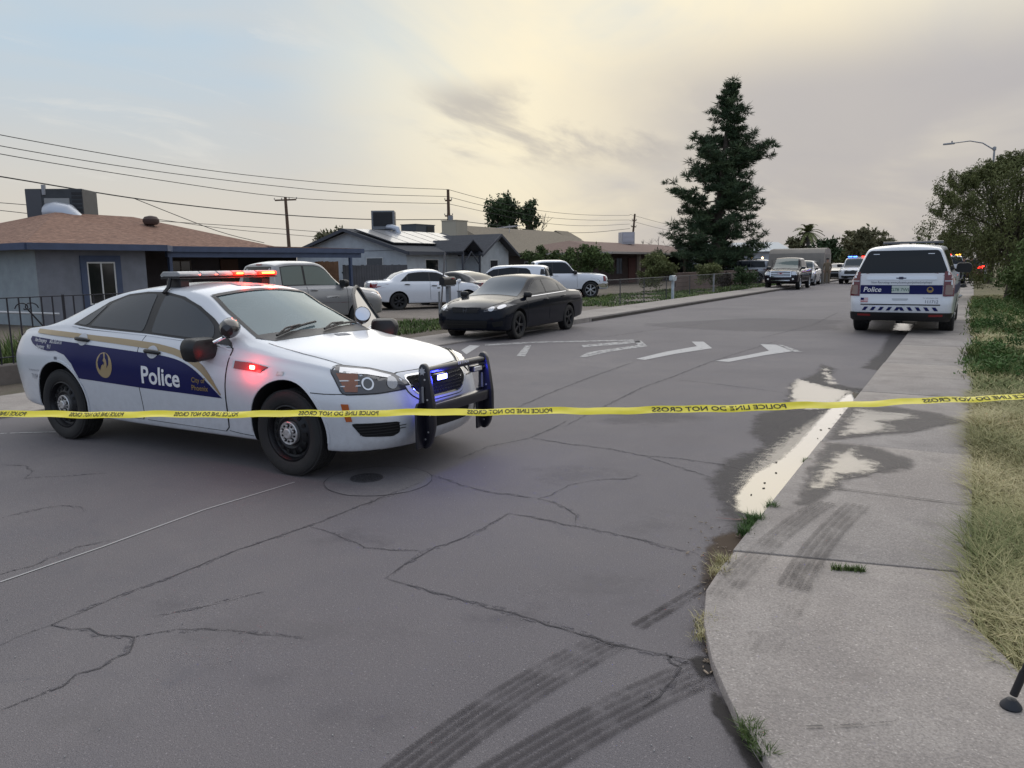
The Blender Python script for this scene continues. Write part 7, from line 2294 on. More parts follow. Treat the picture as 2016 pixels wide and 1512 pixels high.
# ---------------- house 4: low rose-brown roof, red door
def house4():
    X = -24.0
    y0 = onX(1203, 497, X + 0.5).y; y1 = onX(1420, 500, X + 0.5).y
    h = thing('house', 'low house with flat rose-brown roof, white eave line and red door', 'house', (X, y0, 0))
    O = Vector((X, y0, 0)); loc = lambda p: (p[0] - O.x, p[1] - O.y, p[2])
    ze = 2.62
    b = MB(); b.box(loc((X - 6.2, (y0 + y1) / 2, ze / 2)), (9, y1 - y0 - 1.0, ze)); b.build('wall', stucco('plum brick', (0.12, 0.085, 0.078)), h)
    A, B, C_, D = (X + 0.6, y0, ze), (X + 0.6, y1, ze), (X - 11, y1, ze), (X - 11, y0, ze)
    R1, R2 = (X - 5, y0 + 4.0, ze + 1.05), (X - 5, y1 - 4, ze + 1.05)
    b = MB()
    roof_face(b, [loc(p) for p in (A, B, R2, R1)]); roof_face(b, [loc(p) for p in (B, C_, R2)]); roof_face(b, [loc(p) for p in (C_, D, R1, R2)]); roof_face(b, [loc(p) for p in (D, A, R1)])
    b.build('roof', SH_PINK, h)
    fascia('fascia', [loc(p) for p in (D, A, B)], 0.16, mat('pale fascia', (0.42, 0.38, 0.34), 0.7), h)
    for px in (1258, 1348, 1362):
        q = onX(px, 515, X + 0.2); b = MB(); b.box(loc((X + 0.2, q.y, ze / 2)), (0.22, 0.3, ze)); b.build('post', mat('tan post', (0.26, 0.21, 0.16), 0.8), h)
    q = onX(1244, 520, X - 1.65); b = MB(); b.box(loc((X - 1.66, q.y, 1.1)), (0.08, 1.6, 2.2)); b.build('door', mat('brick red door', (0.13, 0.045, 0.04), 0.7), h, bevel=0.01)
    q = onX(1220, 520, X - 1.65); window(h, loc((X - 1.69, q.y, 1.5)), 1.3, 1.4, (1, 0), mat('screen frame', (0.1, 0.08, 0.08), 0.7))
    # pair of lit porch lamps by the pine
    q = onX(1241, 478, X - 4)
    cooler('white box cooler with brown top standing on the rose-brown roof', (X - 4.4, q.y, ze + 0.85), 1.25, 1.2, 1.15, math.radians(40), mat('cooler white', (0.45, 0.45, 0.48), 0.6), duct=False, pad=mat('cooler pad', (0.55, 0.55, 0.60), 0.6), louvres=2)
    for dz, hh, mm in ((1.02, 0.28, mat('cooler band', (0.16, 0.13, 0.12), 0.7)),):
        pass


house4()


# ---------------- far white cottage with lit lamps, tan shed, low wall
def house5():
    c = at(1455, 520, 78)
    h = thing('house', 'white cottage with lit porch lamps half hidden behind the pine tree', 'house', (c.x, c.y, 0))
    WHT = stucco('white stucco', (0.55, 0.57, 0.60))
    h.rotation_euler = (0, 0, math.radians(-60))
    z = 2.7
    b = MB(); pf = [(0, 0), (-8, 0), (-8, z), (-4, z + 0.85), (0, z)]
    b.prism(pf, (0, 0, 0), (1, 0, 0), (0, 0, 1), (0, 1, 0), -4.5, 4.5); b.build('wall', WHT, h)
    b = MB()
    roof_face(b, [(0.5, -5, z), (0.5, 5, z), (-4, 5, z + 0.95), (-4, -5, z + 0.95)]); roof_face(b, [(-8.5, 5, z), (-8.5, -5, z), (-4, -5, z + 0.95), (-4, 5, z + 0.95)]); b.build('roof', mat('grey metal roof', (0.30, 0.34, 0.38), 0.5, 0.3), h)
    for y in (-2.5, 1.8): window(h, (0.005, y, 1.5), 1.0, 1.1, (1, 0))
    WARM = emit('warm lamp', (1.0, 0.66, 0.34), 5)
    for px in (1479, 1501):
        q = at(px, 507, 70)
        lp = thing('yard_lamp', 'lit globe lamp on a post by the white cottage ' + ('close to the pine trunk' if px == 1479 else 'close to the tan shed'), 'lamp', (q.x, q.y, 0.03), 0, 'lit globe lamps by the white cottage')
        b = MB(); b.cyl((0, 0, 0), (0, 0, q.z - 0.2), 0.04, seg=8); b.build('post', mat('lamp post dark', (0.1, 0.1, 0.11), 0.6), lp)
        b = MB(); b.lathe([(0.001, -0.09), (0.065, -0.065), (0.09, 0), (0.065, 0.065), (0.001, 0.09)], (0, 0, q.z - 0.06), 'Z', 12); b.build('globe', WARM, lp)


house5()


def shed():
    # long tan metal building with rounded eaves; long side faces down the street, end faces the street
    Y = 62.0
    xl, xr = onY(1512, 540, Y).x, onY(1621, 540, Y).x
    Hs = onY(1600, 489, Y).z
    r = thing('storage_shed', 'long tan metal shed with rounded roof edge behind the parked pickup', 'shed', (xr, Y, 0))
    wd = 3.4; L_ = xr - xl
    prof = [(0, 0), (0, Hs - 0.75), (0.10, Hs - 0.35), (0.45, Hs - 0.06), (wd / 2, Hs + 0.05), (wd - 0.45, Hs - 0.06), (wd - 0.10, Hs - 0.35), (wd, Hs - 0.75), (wd, 0)]
    TAN = mat('tan metal', (0.24, 0.215, 0.185), 0.7, var=0.08, scale=1.5)
    b = MB(); b.prism(prof, (0, 0, 0), (0, 1, 0), (0, 0, 1), (-1, 0, 0), 0, L_)
    b.build('shell', TAN, r)
    SEAMM = mat('tan seam', (0.18, 0.16, 0.14), 0.8)
    for k in range(7):
        b = MB(); b.box((-L_ * (k + 0.5) / 7, -0.012, (Hs - 0.8) / 2), (0.05, 0.02, Hs - 0.85)); b.build('seam', SEAMM, r)
    b = MB(); b.box((0.012, wd / 2, 1.1), (0.02, wd * 0.6, 2.2)); b.build('door', mat('tan door', (0.17, 0.155, 0.14), 0.7), r)


shed()

# low block wall by the pine, blocks as parts
def block_wall():
    a = onX(1325, 540, -14.5); b_ = onX(1500, 540, -14.5)
    r = thing('block_wall', 'low rose concrete block wall behind the chain-link fence', 'wall', (-14.5, a.y, YZ))
    BM = mat('rose block', (0.15, 0.105, 0.09), 0.95, var=0.15, scale=1.2, bump=0.4)
    L_ = b_.y - a.y
    n = int(L_ / 1.2)
    for k in range(4):
        for i in range(n):
            b = MB(); o = 0.6 if k % 2 else 0.0
            b.box((0, (i + 0.5) * L_ / n + o * 0.5, 0.13 + k * 0.26), (0.18, L_ / n - 0.02, 0.245)); b.build('block', BM, r)
    b = MB(); b.box((0, L_ / 2 + 0.15, 1.06), (0.22, L_ + 0.6, 0.05)); b.build('coping', BM, r)


block_wall()
# ------------------------------------------------------------------ vegetation
def leaf_mat(name, c1, c2, c3=None, trans=0.25):
    """leaf colour varies per leaf through the 'leafcol' attribute (0..1)"""
    m = bpy.data.materials.new(name)
    nt, N, L, b = nodes_of(m)
    at_ = N('ShaderNodeAttribute'); at_.attribute_name = 'leafcol'
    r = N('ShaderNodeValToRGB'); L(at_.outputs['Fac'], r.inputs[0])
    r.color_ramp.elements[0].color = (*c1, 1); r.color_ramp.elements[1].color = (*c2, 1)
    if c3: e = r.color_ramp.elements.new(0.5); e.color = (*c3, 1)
    L(r.outputs[0], b.inputs['Base Color']); b.inputs['Roughness'].default_value = 0.7
    b.inputs['Specular IOR Level'].default_value = 0.2
    return m


def cards(name, C0, A, B, col, m, parent, tri=False):
    """leaf cards: centres C0, half axes A and B (arrays n x 3)"""
    n = len(C0)
    if tri: V = np.stack([C0 - B, C0 + A, C0 + B], 1)
    else: V = np.stack([C0 - A * 0.2 - B * 0.0, C0 + B * 0.5 + A * 0.35, C0 + A, C0 - B * 0.5 + A * 0.35], 1)
    k = V.shape[1]
    me = bpy.data.meshes.new(name)
    me.vertices.add(n * k); me.vertices.foreach_set('co', V.reshape(-1).astype(np.float32))
    me.loops.add(n * k); me.loops.foreach_set('vertex_index', np.arange(n * k, dtype=np.int32))
    me.polygons.add(n); me.polygons.foreach_set('loop_start', np.arange(0, n * k, k, dtype=np.int32))
    try: me.polygons.foreach_set('loop_total', np.full(n, k, dtype=np.int32))
    except Exception: pass
    me.update(calc_edges=True)
    a = me.attributes.new('leafcol', 'FLOAT', 'POINT')
    a.data.foreach_set('value', np.repeat(np.clip(col, 0, 1), k).astype(np.float32))
    o = bpy.data.objects.new(name, me); C.objects.link(o)
    me.materials.append(m)
    if parent: o.parent = parent
    return o


def rvec(n):
    v = rng.normal(size=(n, 3)); return v / np.linalg.norm(v, axis=1, keepdims=True)


def leaf_cloud(name, centers, radii, per, size, m, parent, droop=0.0, squash=0.8, asp=0.5):
    """leaves spread through clumps"""
    cs = np.repeat(np.asarray(centers, float), per, 0); rs = np.repeat(np.asarray(radii, float), per)
    n = len(cs)
    d = rvec(n) * (rng.random(n)**0.45)[:, None]
    d[:, 2] *= squash
    P = cs + d * rs[:, None]
    A = rvec(n); A[:, 2] -= droop; A /= np.linalg.norm(A, axis=1, keepdims=True)
    B = np.cross(A, rvec(n)); B /= np.linalg.norm(B, axis=1, keepdims=True) + 1e-9
    s = size * rng.uniform(0.6, 1.4, n)
    clump = np.repeat(rng.random(len(centers)), per)
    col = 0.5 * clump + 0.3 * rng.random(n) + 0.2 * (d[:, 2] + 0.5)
    return cards(name, P, A * s[:, None], B * (s * asp)[:, None], col, m, parent)


BARK = mat('bark', (0.075, 0.058, 0.045), 0.95, var=0.3, scale=5, bump=0.6, bscale=14)
BARKG = mat('grey bark', (0.13, 0.12, 0.11), 0.95, var=0.3, scale=5)
PINE = leaf_mat('pine needles', (0.022, 0.038, 0.021), (0.11, 0.15, 0.07), (0.052, 0.082, 0.042))
LEAF_D = leaf_mat('dark leaves', (0.020, 0.038, 0.018), (0.07, 0.105, 0.042))
LEAF_M = leaf_mat('mid green leaves', (0.035, 0.058, 0.020), (0.12, 0.16, 0.05))
LEAF_O = leaf_mat('olive leaves', (0.065, 0.078, 0.026), (0.20, 0.215, 0.085))
LEAF_P = leaf_mat('pale olive leaves', (0.085, 0.085, 0.045), (0.20, 0.19, 0.10))
LEAF_G = leaf_mat('weed leaves', (0.03, 0.07, 0.018), (0.105, 0.18, 0.05))
GRASS_DRY = leaf_mat('dry grass', (0.14, 0.17, 0.06), (0.62, 0.54, 0.32), (0.38, 0.35, 0.17))


random.seed(21); rng = np.random.default_rng(5)


def pine_tree():
    X = -18.0
    base = onX(1402, 530, X); y = base.y
    top = onX(1430, 172, X)
    Ht = top.z; d = 64.0
    ppm = F_PX / (18 * SW + y * CW)
    t = thing('pine_tree', 'tall dark green pine tree with uneven open crown beside the low block wall', 'tree', (X, y, 0))
    u = Vector((CW, SW, 0))          # picture-right direction in the world
    w = Vector((-SW, CW, 0))
    lean = 28 / ppm
    ax = lambda f: u * (lean * f) + Vector((0, 0, Ht * f))
    b = MB(); b.tube([ax(f) for f in np.linspace(0, 0.97, 12)], [0.42 * (1 - f) ** 0.8 + 0.03 for f in np.linspace(0, 0.97, 12)], 10); b.build('trunk', BARK, t)
    ext = [(172, 1430, 1436), (200, 1405, 1443), (225, 1393, 1462), (240, 1383, 1493), (255, 1375, 1470), (275, 1358, 1462), (295, 1345, 1518), (330, 1348, 1514), (350, 1346, 1482), (368, 1290, 1484), (390, 1305, 1500), (400, 1330, 1528), (420, 1335, 1515), (440, 1313, 1500), (455, 1312, 1522), (472, 1287, 1522), (488, 1300, 1510), (502, 1345, 1488)]
    yy = np.array([e[0] for e in ext]); el = np.array([e[1] for e in ext]); er = np.array([e[2] for e in ext])
    cen = []; rad = []
    limbs = MB()
    for k in range(290):
        f = 0.035 + 0.95 * (k / 289)
        py = 530 - (530 - 172) * f
        pxc = 1402 + 28 * f
        a = random.uniform(0, 2 * PI)
        if math.sin(3.1 * a + 17 * f) + math.sin(41 * f + a) + random.gauss(0, 0.5) > 1.05: continue
        lx = (pxc - np.interp(py, yy, el)) / ppm; rx = (np.interp(py, yy, er) - pxc) / ppm
        ca = math.cos(a)
        ln = (rx if ca > 0 else lx) * abs(ca) + 0.5 * (lx + rx) * 0.9 * (1 - abs(ca))
        ln = max(0.25, ln * random.uniform(0.68, 1.10) - 0.2)
        dirv = u * math.cos(a) + w * math.sin(a)
        p0 = ax(f); rise = random.uniform(-0.08, 0.42) * ln
        p2 = p0 + dirv * ln + Vector((0, 0, rise)); p1 = p0 + dirv * ln * 0.55 + Vector((0, 0, rise * 0.1 - 0.05 * ln))
        if ln > 0.8 and k % 2 == 0: limbs.tube([p0, p1, p2], [0.07 * (1 - f) + 0.02, 0.04, 0.012], 5)
        m = max(1, int(ln / 0.36))
        for i in range(m):
            s = 0.30 + 0.70 * (i + random.random()) / m
            q = p0.lerp(p1, s * 1.6) if s < 0.6 else p1.lerp(p2, (s - 0.6) / 0.4)
            if s < 0.45 and random.random() < 0.25: continue
            side = dirv.cross(Vector((0, 0, 1))) * random.gauss(0, 0.16 * ln * s + 0.05)
            cen.append(tuple(q + side + Vector((0, 0, random.uniform(-0.05, 0.25))))); rad.append(random.uniform(0.32, 0.66))
    for k in range(46):
        f = random.uniform(0.86, 0.985); cen.append(tuple(ax(f) + Vector((random.gauss(0, 0.55), random.gauss(0, 0.55), 0)) * (0.35 + (1.05 - f) * 4))); rad.append(0.26)
    limbs.build('limbs', BARK, t)
    cen = np.array(cen); rad = np.array(rad)
    per = 62
    n = len(cen) * per
    cs = np.repeat(cen, per, 0); rs = np.repeat(rad, per)
    D = rvec(n); D[:, 2] = D[:, 2] * 0.7 + 0.15
    P = cs + D * (rs * rng.uniform(0.0, 0.55, n))[:, None]
    A = D * (rs * rng.uniform(0.5, 0.9, n))[:, None]
    Bv = np.cross(D, rvec(n)); Bv /= np.linalg.norm(Bv, axis=1, keepdims=True) + 1e-9
    col = 0.55 * np.repeat(rng.random(len(cen)), per) + 0.35 * rng.random(n) + 0.1
    cards('crown', P, A, Bv * 0.034, col, PINE, t, tri=True)


pine_tree()


def tree(name, label, px, top, left, right, bot, d, m, trunk=True, size=0.22, dens=1.0, group=None, gy=None, squash=0.8, lean=0.0, bark=BARK, holes=0.0, cat='tree'):
    """tree whose crown fills the picture box left..right x top..bot at distance d"""
    c = at(px, gy or 560, d)
    ppm = F_PX / (-c.x * SW + c.y * CW)
    zt = at(px, top, d).z; zb = max(0.15, at(px, bot, d).z)
    t = thing(name, label, cat, (c.x, c.y, 0), 0, group)
    u = Vector((CW, SW, 0)); w = Vector((-SW, CW, 0))
    hw = (right - left) / 2 / ppm; off = ((right + left) / 2 - px) / ppm
    hh = (zt - zb) / 2; zc = (zt + zb) / 2
    n = int(max(14, min(260, 9 * hw * hh * dens + 16)))
    cen = []; rad = []
    rc = max(0.22, 0.26 * min(hw, hh) + 0.15)
    for k in range(n):
        v = rvec(1)[0] * (random.random()**0.4) * 0.92
        # uneven outline
        kx = 1 + 0.22 * math.sin(3 * math.atan2(v[2], v[0]) + px)
        cen.append(tuple(u * (off + v[0] * hw * kx) + w * (v[1] * hw * 0.85) + Vector((0, 0, zc + v[2] * hh)))); rad.append(rc * random.uniform(0.6, 1.15))
    per = int(max(20, min(140, 70 * (rc / size / 2.2)**1.6)))
    if trunk:
        b = MB(); r0 = max(0.08, 0.05 * (zt) ** 1.0)
        mid = Vector((0, 0, zb)) + u * off * 0.5
        b.tube([(0, 0, 0), mid * 0.5 + u * lean, mid + Vector((0, 0, 0.2)), u * off + Vector((0, 0, zc))], [r0, r0 * 0.8, r0 * 0.65, r0 * 0.3], 8); b.build('trunk', bark, t)
        b = MB()
        for k in range(0, n, max(1, n // 14)):
            q = Vector(cen[k]); p0 = mid + Vector((0, 0, 0.1)); b.tube([p0, p0.lerp(q, 0.5) + Vector((0, 0, 0.15 * hh)), q], [r0 * 0.4, r0 * 0.25, 0.02], 5)
        b.build('limbs', bark, t)
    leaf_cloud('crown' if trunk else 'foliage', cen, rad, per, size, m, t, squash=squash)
    return t


def bare_tree(name, label, px, gy, top, width, d, group=None, m=BARKG, seed=1, depth=6):
    r_ = random.Random(seed)
    c = at(px, gy, d); zt = at(px, top, d).z
    t = thing(name, label, 'tree', (c.x, c.y, 0), 0, group)
    b = MB()
    def br(p, dv, ln, r, k):
        q = p + dv * ln
        b.tube([p, p.lerp(q, 0.5) + Vector((r_.gauss(0, .04), r_.gauss(0, .04), 0)) * ln, q], [r, r * 0.8, r * 0.6], 4)
        if k == 0: return
        for _ in range(3 if k > 1 else 4):
            nd = (dv + Vector((r_.gauss(0, .55), r_.gauss(0, .55), r_.gauss(0.12, .3)))).normalized()
            br(q, nd, ln * r_.uniform(0.55, 0.85), max(0.008, r * 0.58), k - 1)
    br(Vector((0, 0, 0)), Vector((0, 0, 1)), zt * 0.30, max(0.06, zt * 0.018), 4)
    b.build('branches', m, t, fix=False)
    return t


# behind and between the houses
tree('cypress_tree', 'dense dark evergreen with forked top behind the tan roof', 1000, 382, 955, 1035, 470, 92, LEAF_D, size=0.35, squash=1.2)
tree('cypress_tree', 'smaller dark evergreen leaning beside the forked evergreen', 1046, 390, 1022, 1066, 470, 90, LEAF_D, size=0.32, squash=1.2)
bare_tree('bare_tree', 'leafless pale tree beside the dark evergreens', 1075, 520, 405, 60, 92, seed=3)
bare_tree('bare_tree', 'leafless shrub tree behind the beige condenser unit', 905, 520, 425, 50, 75, seed=5)
bare_tree('bare_tree', 'leafless twiggy tree behind the rose-brown roof by the pine', 1285, 520, 448, 50, 85, seed=8)
tree('yard_tree', 'pale green tree poking above the roof beside the utility pole', 645, 447, 618, 690, 490, 62, LEAF_P, size=0.25)
tree('shrub', 'broad rounded green shrub in front of the tan-roofed house', 1068, 485, 1030, 1108, 535, 46, LEAF_M, trunk=False, size=0.13, cat='shrub', dens=2)
tree('shrub', 'tall loose green shrub with wild shoots behind the white pickup', 1160, 476, 1100, 1212, 545, 43, LEAF_M, trunk=False, size=0.14, cat='shrub', dens=2)
tree('hedge_bush', 'square clipped yellow-green hedge bush behind the chain-link fence', 1290, 496, 1250, 1330, 562, 45, LEAF_O, trunk=False, size=0.12, cat='shrub', dens=2.5)
tree('hedge_bush', 'low olive bush behind the fence below the pine', 1396, 517, 1368, 1424, 562, 47, LEAF_O, trunk=False, size=0.12, cat='shrub', dens=2.5)
tree('hedge_bush', 'small dark bush against the chain-link fence beside the dark pickup', 1466, 522, 1445, 1486, 566, 46, LEAF_D, trunk=False, size=0.12, cat='shrub', dens=2.5)
tree('hedge_bush', 'dry brown bush between the olive bush and the dark bush', 1432, 538, 1416, 1444, 566, 46.5, leaf_mat('brown leaves', (0.04, 0.028, 0.02), (0.09, 0.07, 0.05)), trunk=False, size=0.11, cat='shrub', dens=2.5)
# street end
far = 'trees at the far end of the street'
tree('street_tree', 'rounded olive tree left of the tall palm', 1566, 460, 1545, 1592, 505, 105, LEAF_P, size=0.4)
tree('street_tree', 'dark dense tree right of the tall palm behind the shed', 1625, 463, 1594, 1652, 520, 100, LEAF_D, size=0.4)
tree('street_tree', 'tall spreading pale tree above the police lights', 1690, 448, 1645, 1740, 512, 125, LEAF_P, size=0.5)
tree('street_tree', 'low olive tree beside the spreading pale tree', 1742, 468, 1718, 1768, 515, 140, LEAF_P, size=0.5)
bare_tree('bare_tree', 'feathery bare tree above the near police SUV roof', 1775, 515, 458, 60, 120, seed=12)
tree('street_tree', 'olive hedge-like tree row end behind the near police SUV', 1800, 478, 1760, 1850, 520, 150, LEAF_O, size=0.6)
tree('street_tree', 'low dark tree at the end of the street behind the police lights', 1660, 490, 1620, 1700, 525, 150, LEAF_O, size=0.6)
tree('street_tree', 'hazy olive tree filling the gap beyond the amber lights', 1868, 455, 1840, 1905, 520, 110, LEAF_P, size=0.4)


def palm(label, px, gy, top, crown, d, n=26, fan=False):
    c = at(px, gy, d); zt = at(px, top, d).z
    ppm = F_PX / (-c.x * SW + c.y * CW)
    R_ = crown / ppm
    t = thing('palm_tree', label, 'palm', (c.x, c.y, 0))
    zc = zt - R_ * 0.55
    b = MB(); b.tube([(0, 0, 0), (0.1, 0, zc * 0.5), (0, 0, zc)], [0.28, 0.22, 0.24], 8); b.build('trunk', BARKG, t)
    C0 = []; A = []; B = []
    for k in range(n):
        a = 2 * PI * k / n + random.uniform(-.15, .15); el = random.uniform(-0.5, 1.2)
        dv = Vector((math.cos(a) * math.cos(el), math.sin(a) * math.cos(el), math.sin(el)))
        pts = [Vector((0, 0, zc)) + dv * (R_ * s) + Vector((0, 0, -0.55 * R_ * s * s)) for s in np.linspace(0, 1, 9)]
        for i in range(1, 9):
            tg = (pts[i] - pts[i - 1]).normalized(); sd_ = tg.cross(Vector((0, 0, 1)))
            if sd_.length < 1e-3: continue
            sd_.normalize()
            for sg in (-1, 1):
                for q in (0.25, 0.75):
                    l = R_ * 0.26 * (1.1 - (i / 9) * 0.7)
                    C0.append(pts[i - 1].lerp(pts[i], q)); A.append((sd_ * sg * 0.8 + tg * 0.7 + Vector((0, 0, -0.2))).normalized() * l); B.append(tg * R_ * 0.05)
    cards('fronds', np.array([tuple(p) for p in C0]), np.array([tuple(p) for p in A]), np.array([tuple(p) for p in B]), rng.random(len(C0)), LEAF_O, t, tri=True)


palm('tall feather palm beyond the tan shed', 1587, 545, 436, 36, 105)
palm('small distant fan palm beside its twin at the end of the street', 1806, 520, 464, 14, 170, 16)
palm('slim distant palm with a tiny crown above the near police SUV', 1826, 520, 460, 10, 190, 14)


random.seed(33); rng = np.random.default_rng(8)
# --- the big tree over the right-hand pavement
def big_tree():
    c = G(1992, 590, 0.03)
    t = thing('mesquite_tree', 'large drooping olive tree overhanging the pavement beside the street lamp', 'tree', (c.x, c.y, 0.02))
    d = math.hypot(c.x, c.y)
    ppm = F_PX / (-c.x * SW + c.y * CW)
    u = Vector((CW, SW, 0)); w = Vector((-SW, CW, 0))
    def P(px, py, dep=0.0):
        q = at(px, py, d); return Vector((q.x - c.x, q.y - c.y, q.z)) + w * dep
    b = MB(); b.tube([(0, 0, -0.1), (0.05, 0, 0.7), P(1990, 520), P(1985, 460)], [0.34, 0.27, 0.20, 0.12], 9)
    b.tube([(0.05, 0, 0.5), P(2010, 540), P(2035, 470)], [0.2, 0.15, 0.08], 7); b.build('trunk', BARK, t)
    b = MB(); cen = []; rad = []
    outline = [(1838, 470), (1862, 415), (1878, 385), (1900, 350), (1935, 335), (1960, 330), (1985, 310), (2016, 305), (2080, 320)]
    ox = np.array([o[0] for o in outline]); oy = np.array([o[1] for o in outline])
    for k in range(900):
        px = random.uniform(1862, 2130)
        ty = np.interp(px, ox, oy)
        bot = np.interp(px, [1900, 1935, 1965], [500, 512, 565])
        if px < 1900: bot = np.interp(px, [1838, 1870, 1900], [480, 495, 500])
        f = random.random()
        py = ty + (bot - ty) * f
        if px < 1905 and random.random() < 0.62: continue
        if px < 1935 and py > 488: continue
        cen.append(tuple(P(px, py, random.uniform(-2.2, 2.6)))); rad.append(random.uniform(0.22, 0.42))
    for k in range(70):
        q = Vector(random.choice(cen)); p0 = P(1990, 500); b.tube([p0, p0.lerp(q, 0.5) + Vector((0, 0, 0.4)), q], [0.05, 0.03, 0.008], 5)
    # sprays sticking out of the crown
    for k in range(60):
        px = random.uniform(1865, 2020); ty = np.interp(px, ox, oy)
        q = P(px, ty + 18, random.uniform(-1, 1)); tip = q + Vector((random.gauss(-0.15, .2), random.gauss(0, .2), random.uniform(0.15, 0.5)))
        b.tube([q, tip], [0.012, 0.005], 4)
        for i in range(4): cen.append(tuple(q.lerp(tip, i / 3))); rad.append(0.13)
    b.build('limbs', BARK, t)
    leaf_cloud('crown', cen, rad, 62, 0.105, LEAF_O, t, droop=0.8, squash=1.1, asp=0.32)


big_tree()
tree('verge_shrub', 'dense dark green shrub under the drooping olive tree', 2035, 470, 1960, 2120, 610, 30, LEAF_M, trunk=False, size=0.12, cat='shrub', dens=2.2, gy=600)
tree('verge_tree', 'grey-green tree further along the pavement behind the street lamp', 1945, 425, 1918, 1985, 530, 62, LEAF_P, size=0.25, dens=1.2)
tree('verge_tree', 'dark tree beyond the hydrant behind the drooping tree', 1990, 400, 1945, 2070, 540, 55, LEAF_O, size=0.25, dens=1.2)


# --- grass and weeds on the right verge (nobody could count it)
def grass(name, label, n, region, height, m, lean=0.5, width=0.006, colbias=0.0, clump=None, patchy=0.0):
    X, Y = region(n)
    k = len(X)
    hgt = height * rng.uniform(0.45, 1.3, k) * (0.7 + 0.6 * np.sin(X * 2.3 + 1.1 * np.sin(Y * 1.7))**2)
    a = rng.uniform(0, 2 * PI, k)
    # blades lie over in swathes
    sw = 1.2 * np.sin(Y * 0.9 + X * 1.3) + 2.6
    a = np.where(rng.random(k) < 0.35, sw + rng.normal(0, 0.9, k), a)
    ln = rng.uniform(0.3, 1.5, k) * lean
    base = np.stack([X, Y, np.full(k, 0.02)], 1)
    tip = base + np.stack([np.cos(a) * hgt * ln, np.sin(a) * hgt * ln, hgt], 1)
    midp = base * 0.5 + tip * 0.5 + np.stack([-np.cos(a) * hgt * ln * 0.15, -np.sin(a) * hgt * ln * 0.15, hgt * 0.12], 1)
    s = np.stack([-np.sin(a), np.cos(a), np.zeros(k)], 1)
    dist = np.hypot(X, Y)
    wd = (width * np.maximum(1, dist / 7.0))[:, None]
    V = np.stack([base - s * wd, base + s * wd, midp + s * wd * 0.7, midp - s * wd * 0.7, tip], 1).reshape(-1, 3)
    o5 = np.arange(k)[:, None] * 5
    li = np.concatenate([o5 + np.array([[0, 1, 2, 3]]), o5 + np.array([[3, 2, 4]])], 1).reshape(-1)
    ls = (np.arange(k)[:, None] * 7 + np.array([[0, 4]])).reshape(-1)
    me = bpy.data.meshes.new(name)
    me.vertices.add(len(V)); me.vertices.foreach_set('co', V.reshape(-1).astype(np.float32))
    me.loops.add(len(li)); me.loops.foreach_set('vertex_index', li.astype(np.int32))
    me.polygons.add(2 * k); me.polygons.foreach_set('loop_start', ls.astype(np.int32))
    try: me.polygons.foreach_set('loop_total', np.tile([4, 3], k).astype(np.int32))
    except Exception: pass
    me.update(calc_edges=True)
    col = 0.45 + 0.42 * np.sin(X * 1.9 + 2 * np.sin(Y * 0.8)) * np.cos(Y * 1.3 + X) + rng.normal(0, 0.2, k) + colbias
    at_ = me.attributes.new('leafcol', 'FLOAT', 'POINT'); at_.data.foreach_set('value', np.repeat(np.clip(col, 0, 1), 5).astype(np.float32))
    o = bpy.data.objects.new(name, me); C.objects.link(o); me.materials.append(m)
    tag(o, label, 'grass', kind='stuff')
    return o


def edge_x(Y): return np.where(Y < 4.4, np.interp(Y, [2.5, 2.9, 3.35, 3.8, 4.4], [2.1, 0.95, 0.33, 0.13, 0.09]), 0.10 + 0.006 * Y)


def region_near(n):
    Y = 2.6 + (11 - 2.6) * rng.random(n)**0.9; X = edge_x(Y) + 0.02 + rng.normal(0, 0.03, n) + (4.2 * rng.random(n)**1.4)
    return X, Y


def region_far(n):
    Y = 10 + 30 * rng.random(n)**1.3; X = edge_x(Y) + 0.02 + rng.normal(0, 0.05, n) + 6.0 * rng.random(n)**1.3
    return X, Y


grass('dry_grass', 'tangled dry yellow grass along the pavement edge', 120000, region_near, 0.075, GRASS_DRY, 2.3, 0.003)
grass('dry_grass', 'dry grass further along the verge', 60000, region_far, 0.09, GRASS_DRY, 1.9, 0.005, -0.05)
WG = leaf_mat('green grass blades', (0.05, 0.09, 0.022), (0.19, 0.235, 0.08))


def region_weed(n):
    Y = np.concatenate([12.4 + 3.6 * rng.random(n // 2), 19 + 16 * rng.random(n - n // 2)])
    X = edge_x(Y) + 0.0 + rng.normal(0, 0.10, n) + 3.8 * rng.random(n)**1.2
    return X, Y


grass('green_grass', 'lush green grass clumps in the verge', 24000, region_weed, 0.13, WG, 0.8, 0.005)
# weeds overhanging the pavement
wc = []; wr = []
for k in range(105):
    y = random.choice([random.uniform(12.2, 16.5), random.uniform(19, 34), random.uniform(19, 34)])
    wc.append((float(edge_x(np.array(y))) + abs(random.gauss(0.5, 0.9)) + 0.02, y, random.uniform(0.05, 0.16 + 0.006 * y))); wr.append(random.uniform(0.12, 0.30))
o = leaf_cloud('weeds', wc, wr, 90, 0.05, LEAF_G, None, squash=0.7)
tag(o, 'broad-leaved green weeds spilling onto the pavement', 'weeds', kind='stuff')


def region_left(n):
    # front yards on the left: thin patches
    Y = np.concatenate([10 + 9.5 * rng.random(n // 3), 27.5 + 32 * rng.random(n - n // 3)])
    X = KL - 1.6 - np.where(Y < 20, 0.6 + 3.2 * rng.random(n), 0.1 + 5.2 * rng.random(n)**1.2)
    keep = np.sin(X * 1.7 + Y * 0.6) + np.sin(Y * 1.1 - X) + rng.normal(0, 0.5, n) > -0.55
    return X[keep], Y[keep]


grass('yard_grass', 'patchy green grass in the front yards', 24000, region_left, 0.09, WG, 0.7, 0.006, -0.1)


def region_fence(n):
    Y = -2 + 13 * rng.random(n); X = -12.2 - 2.5 * rng.random(n)
    return X, Y


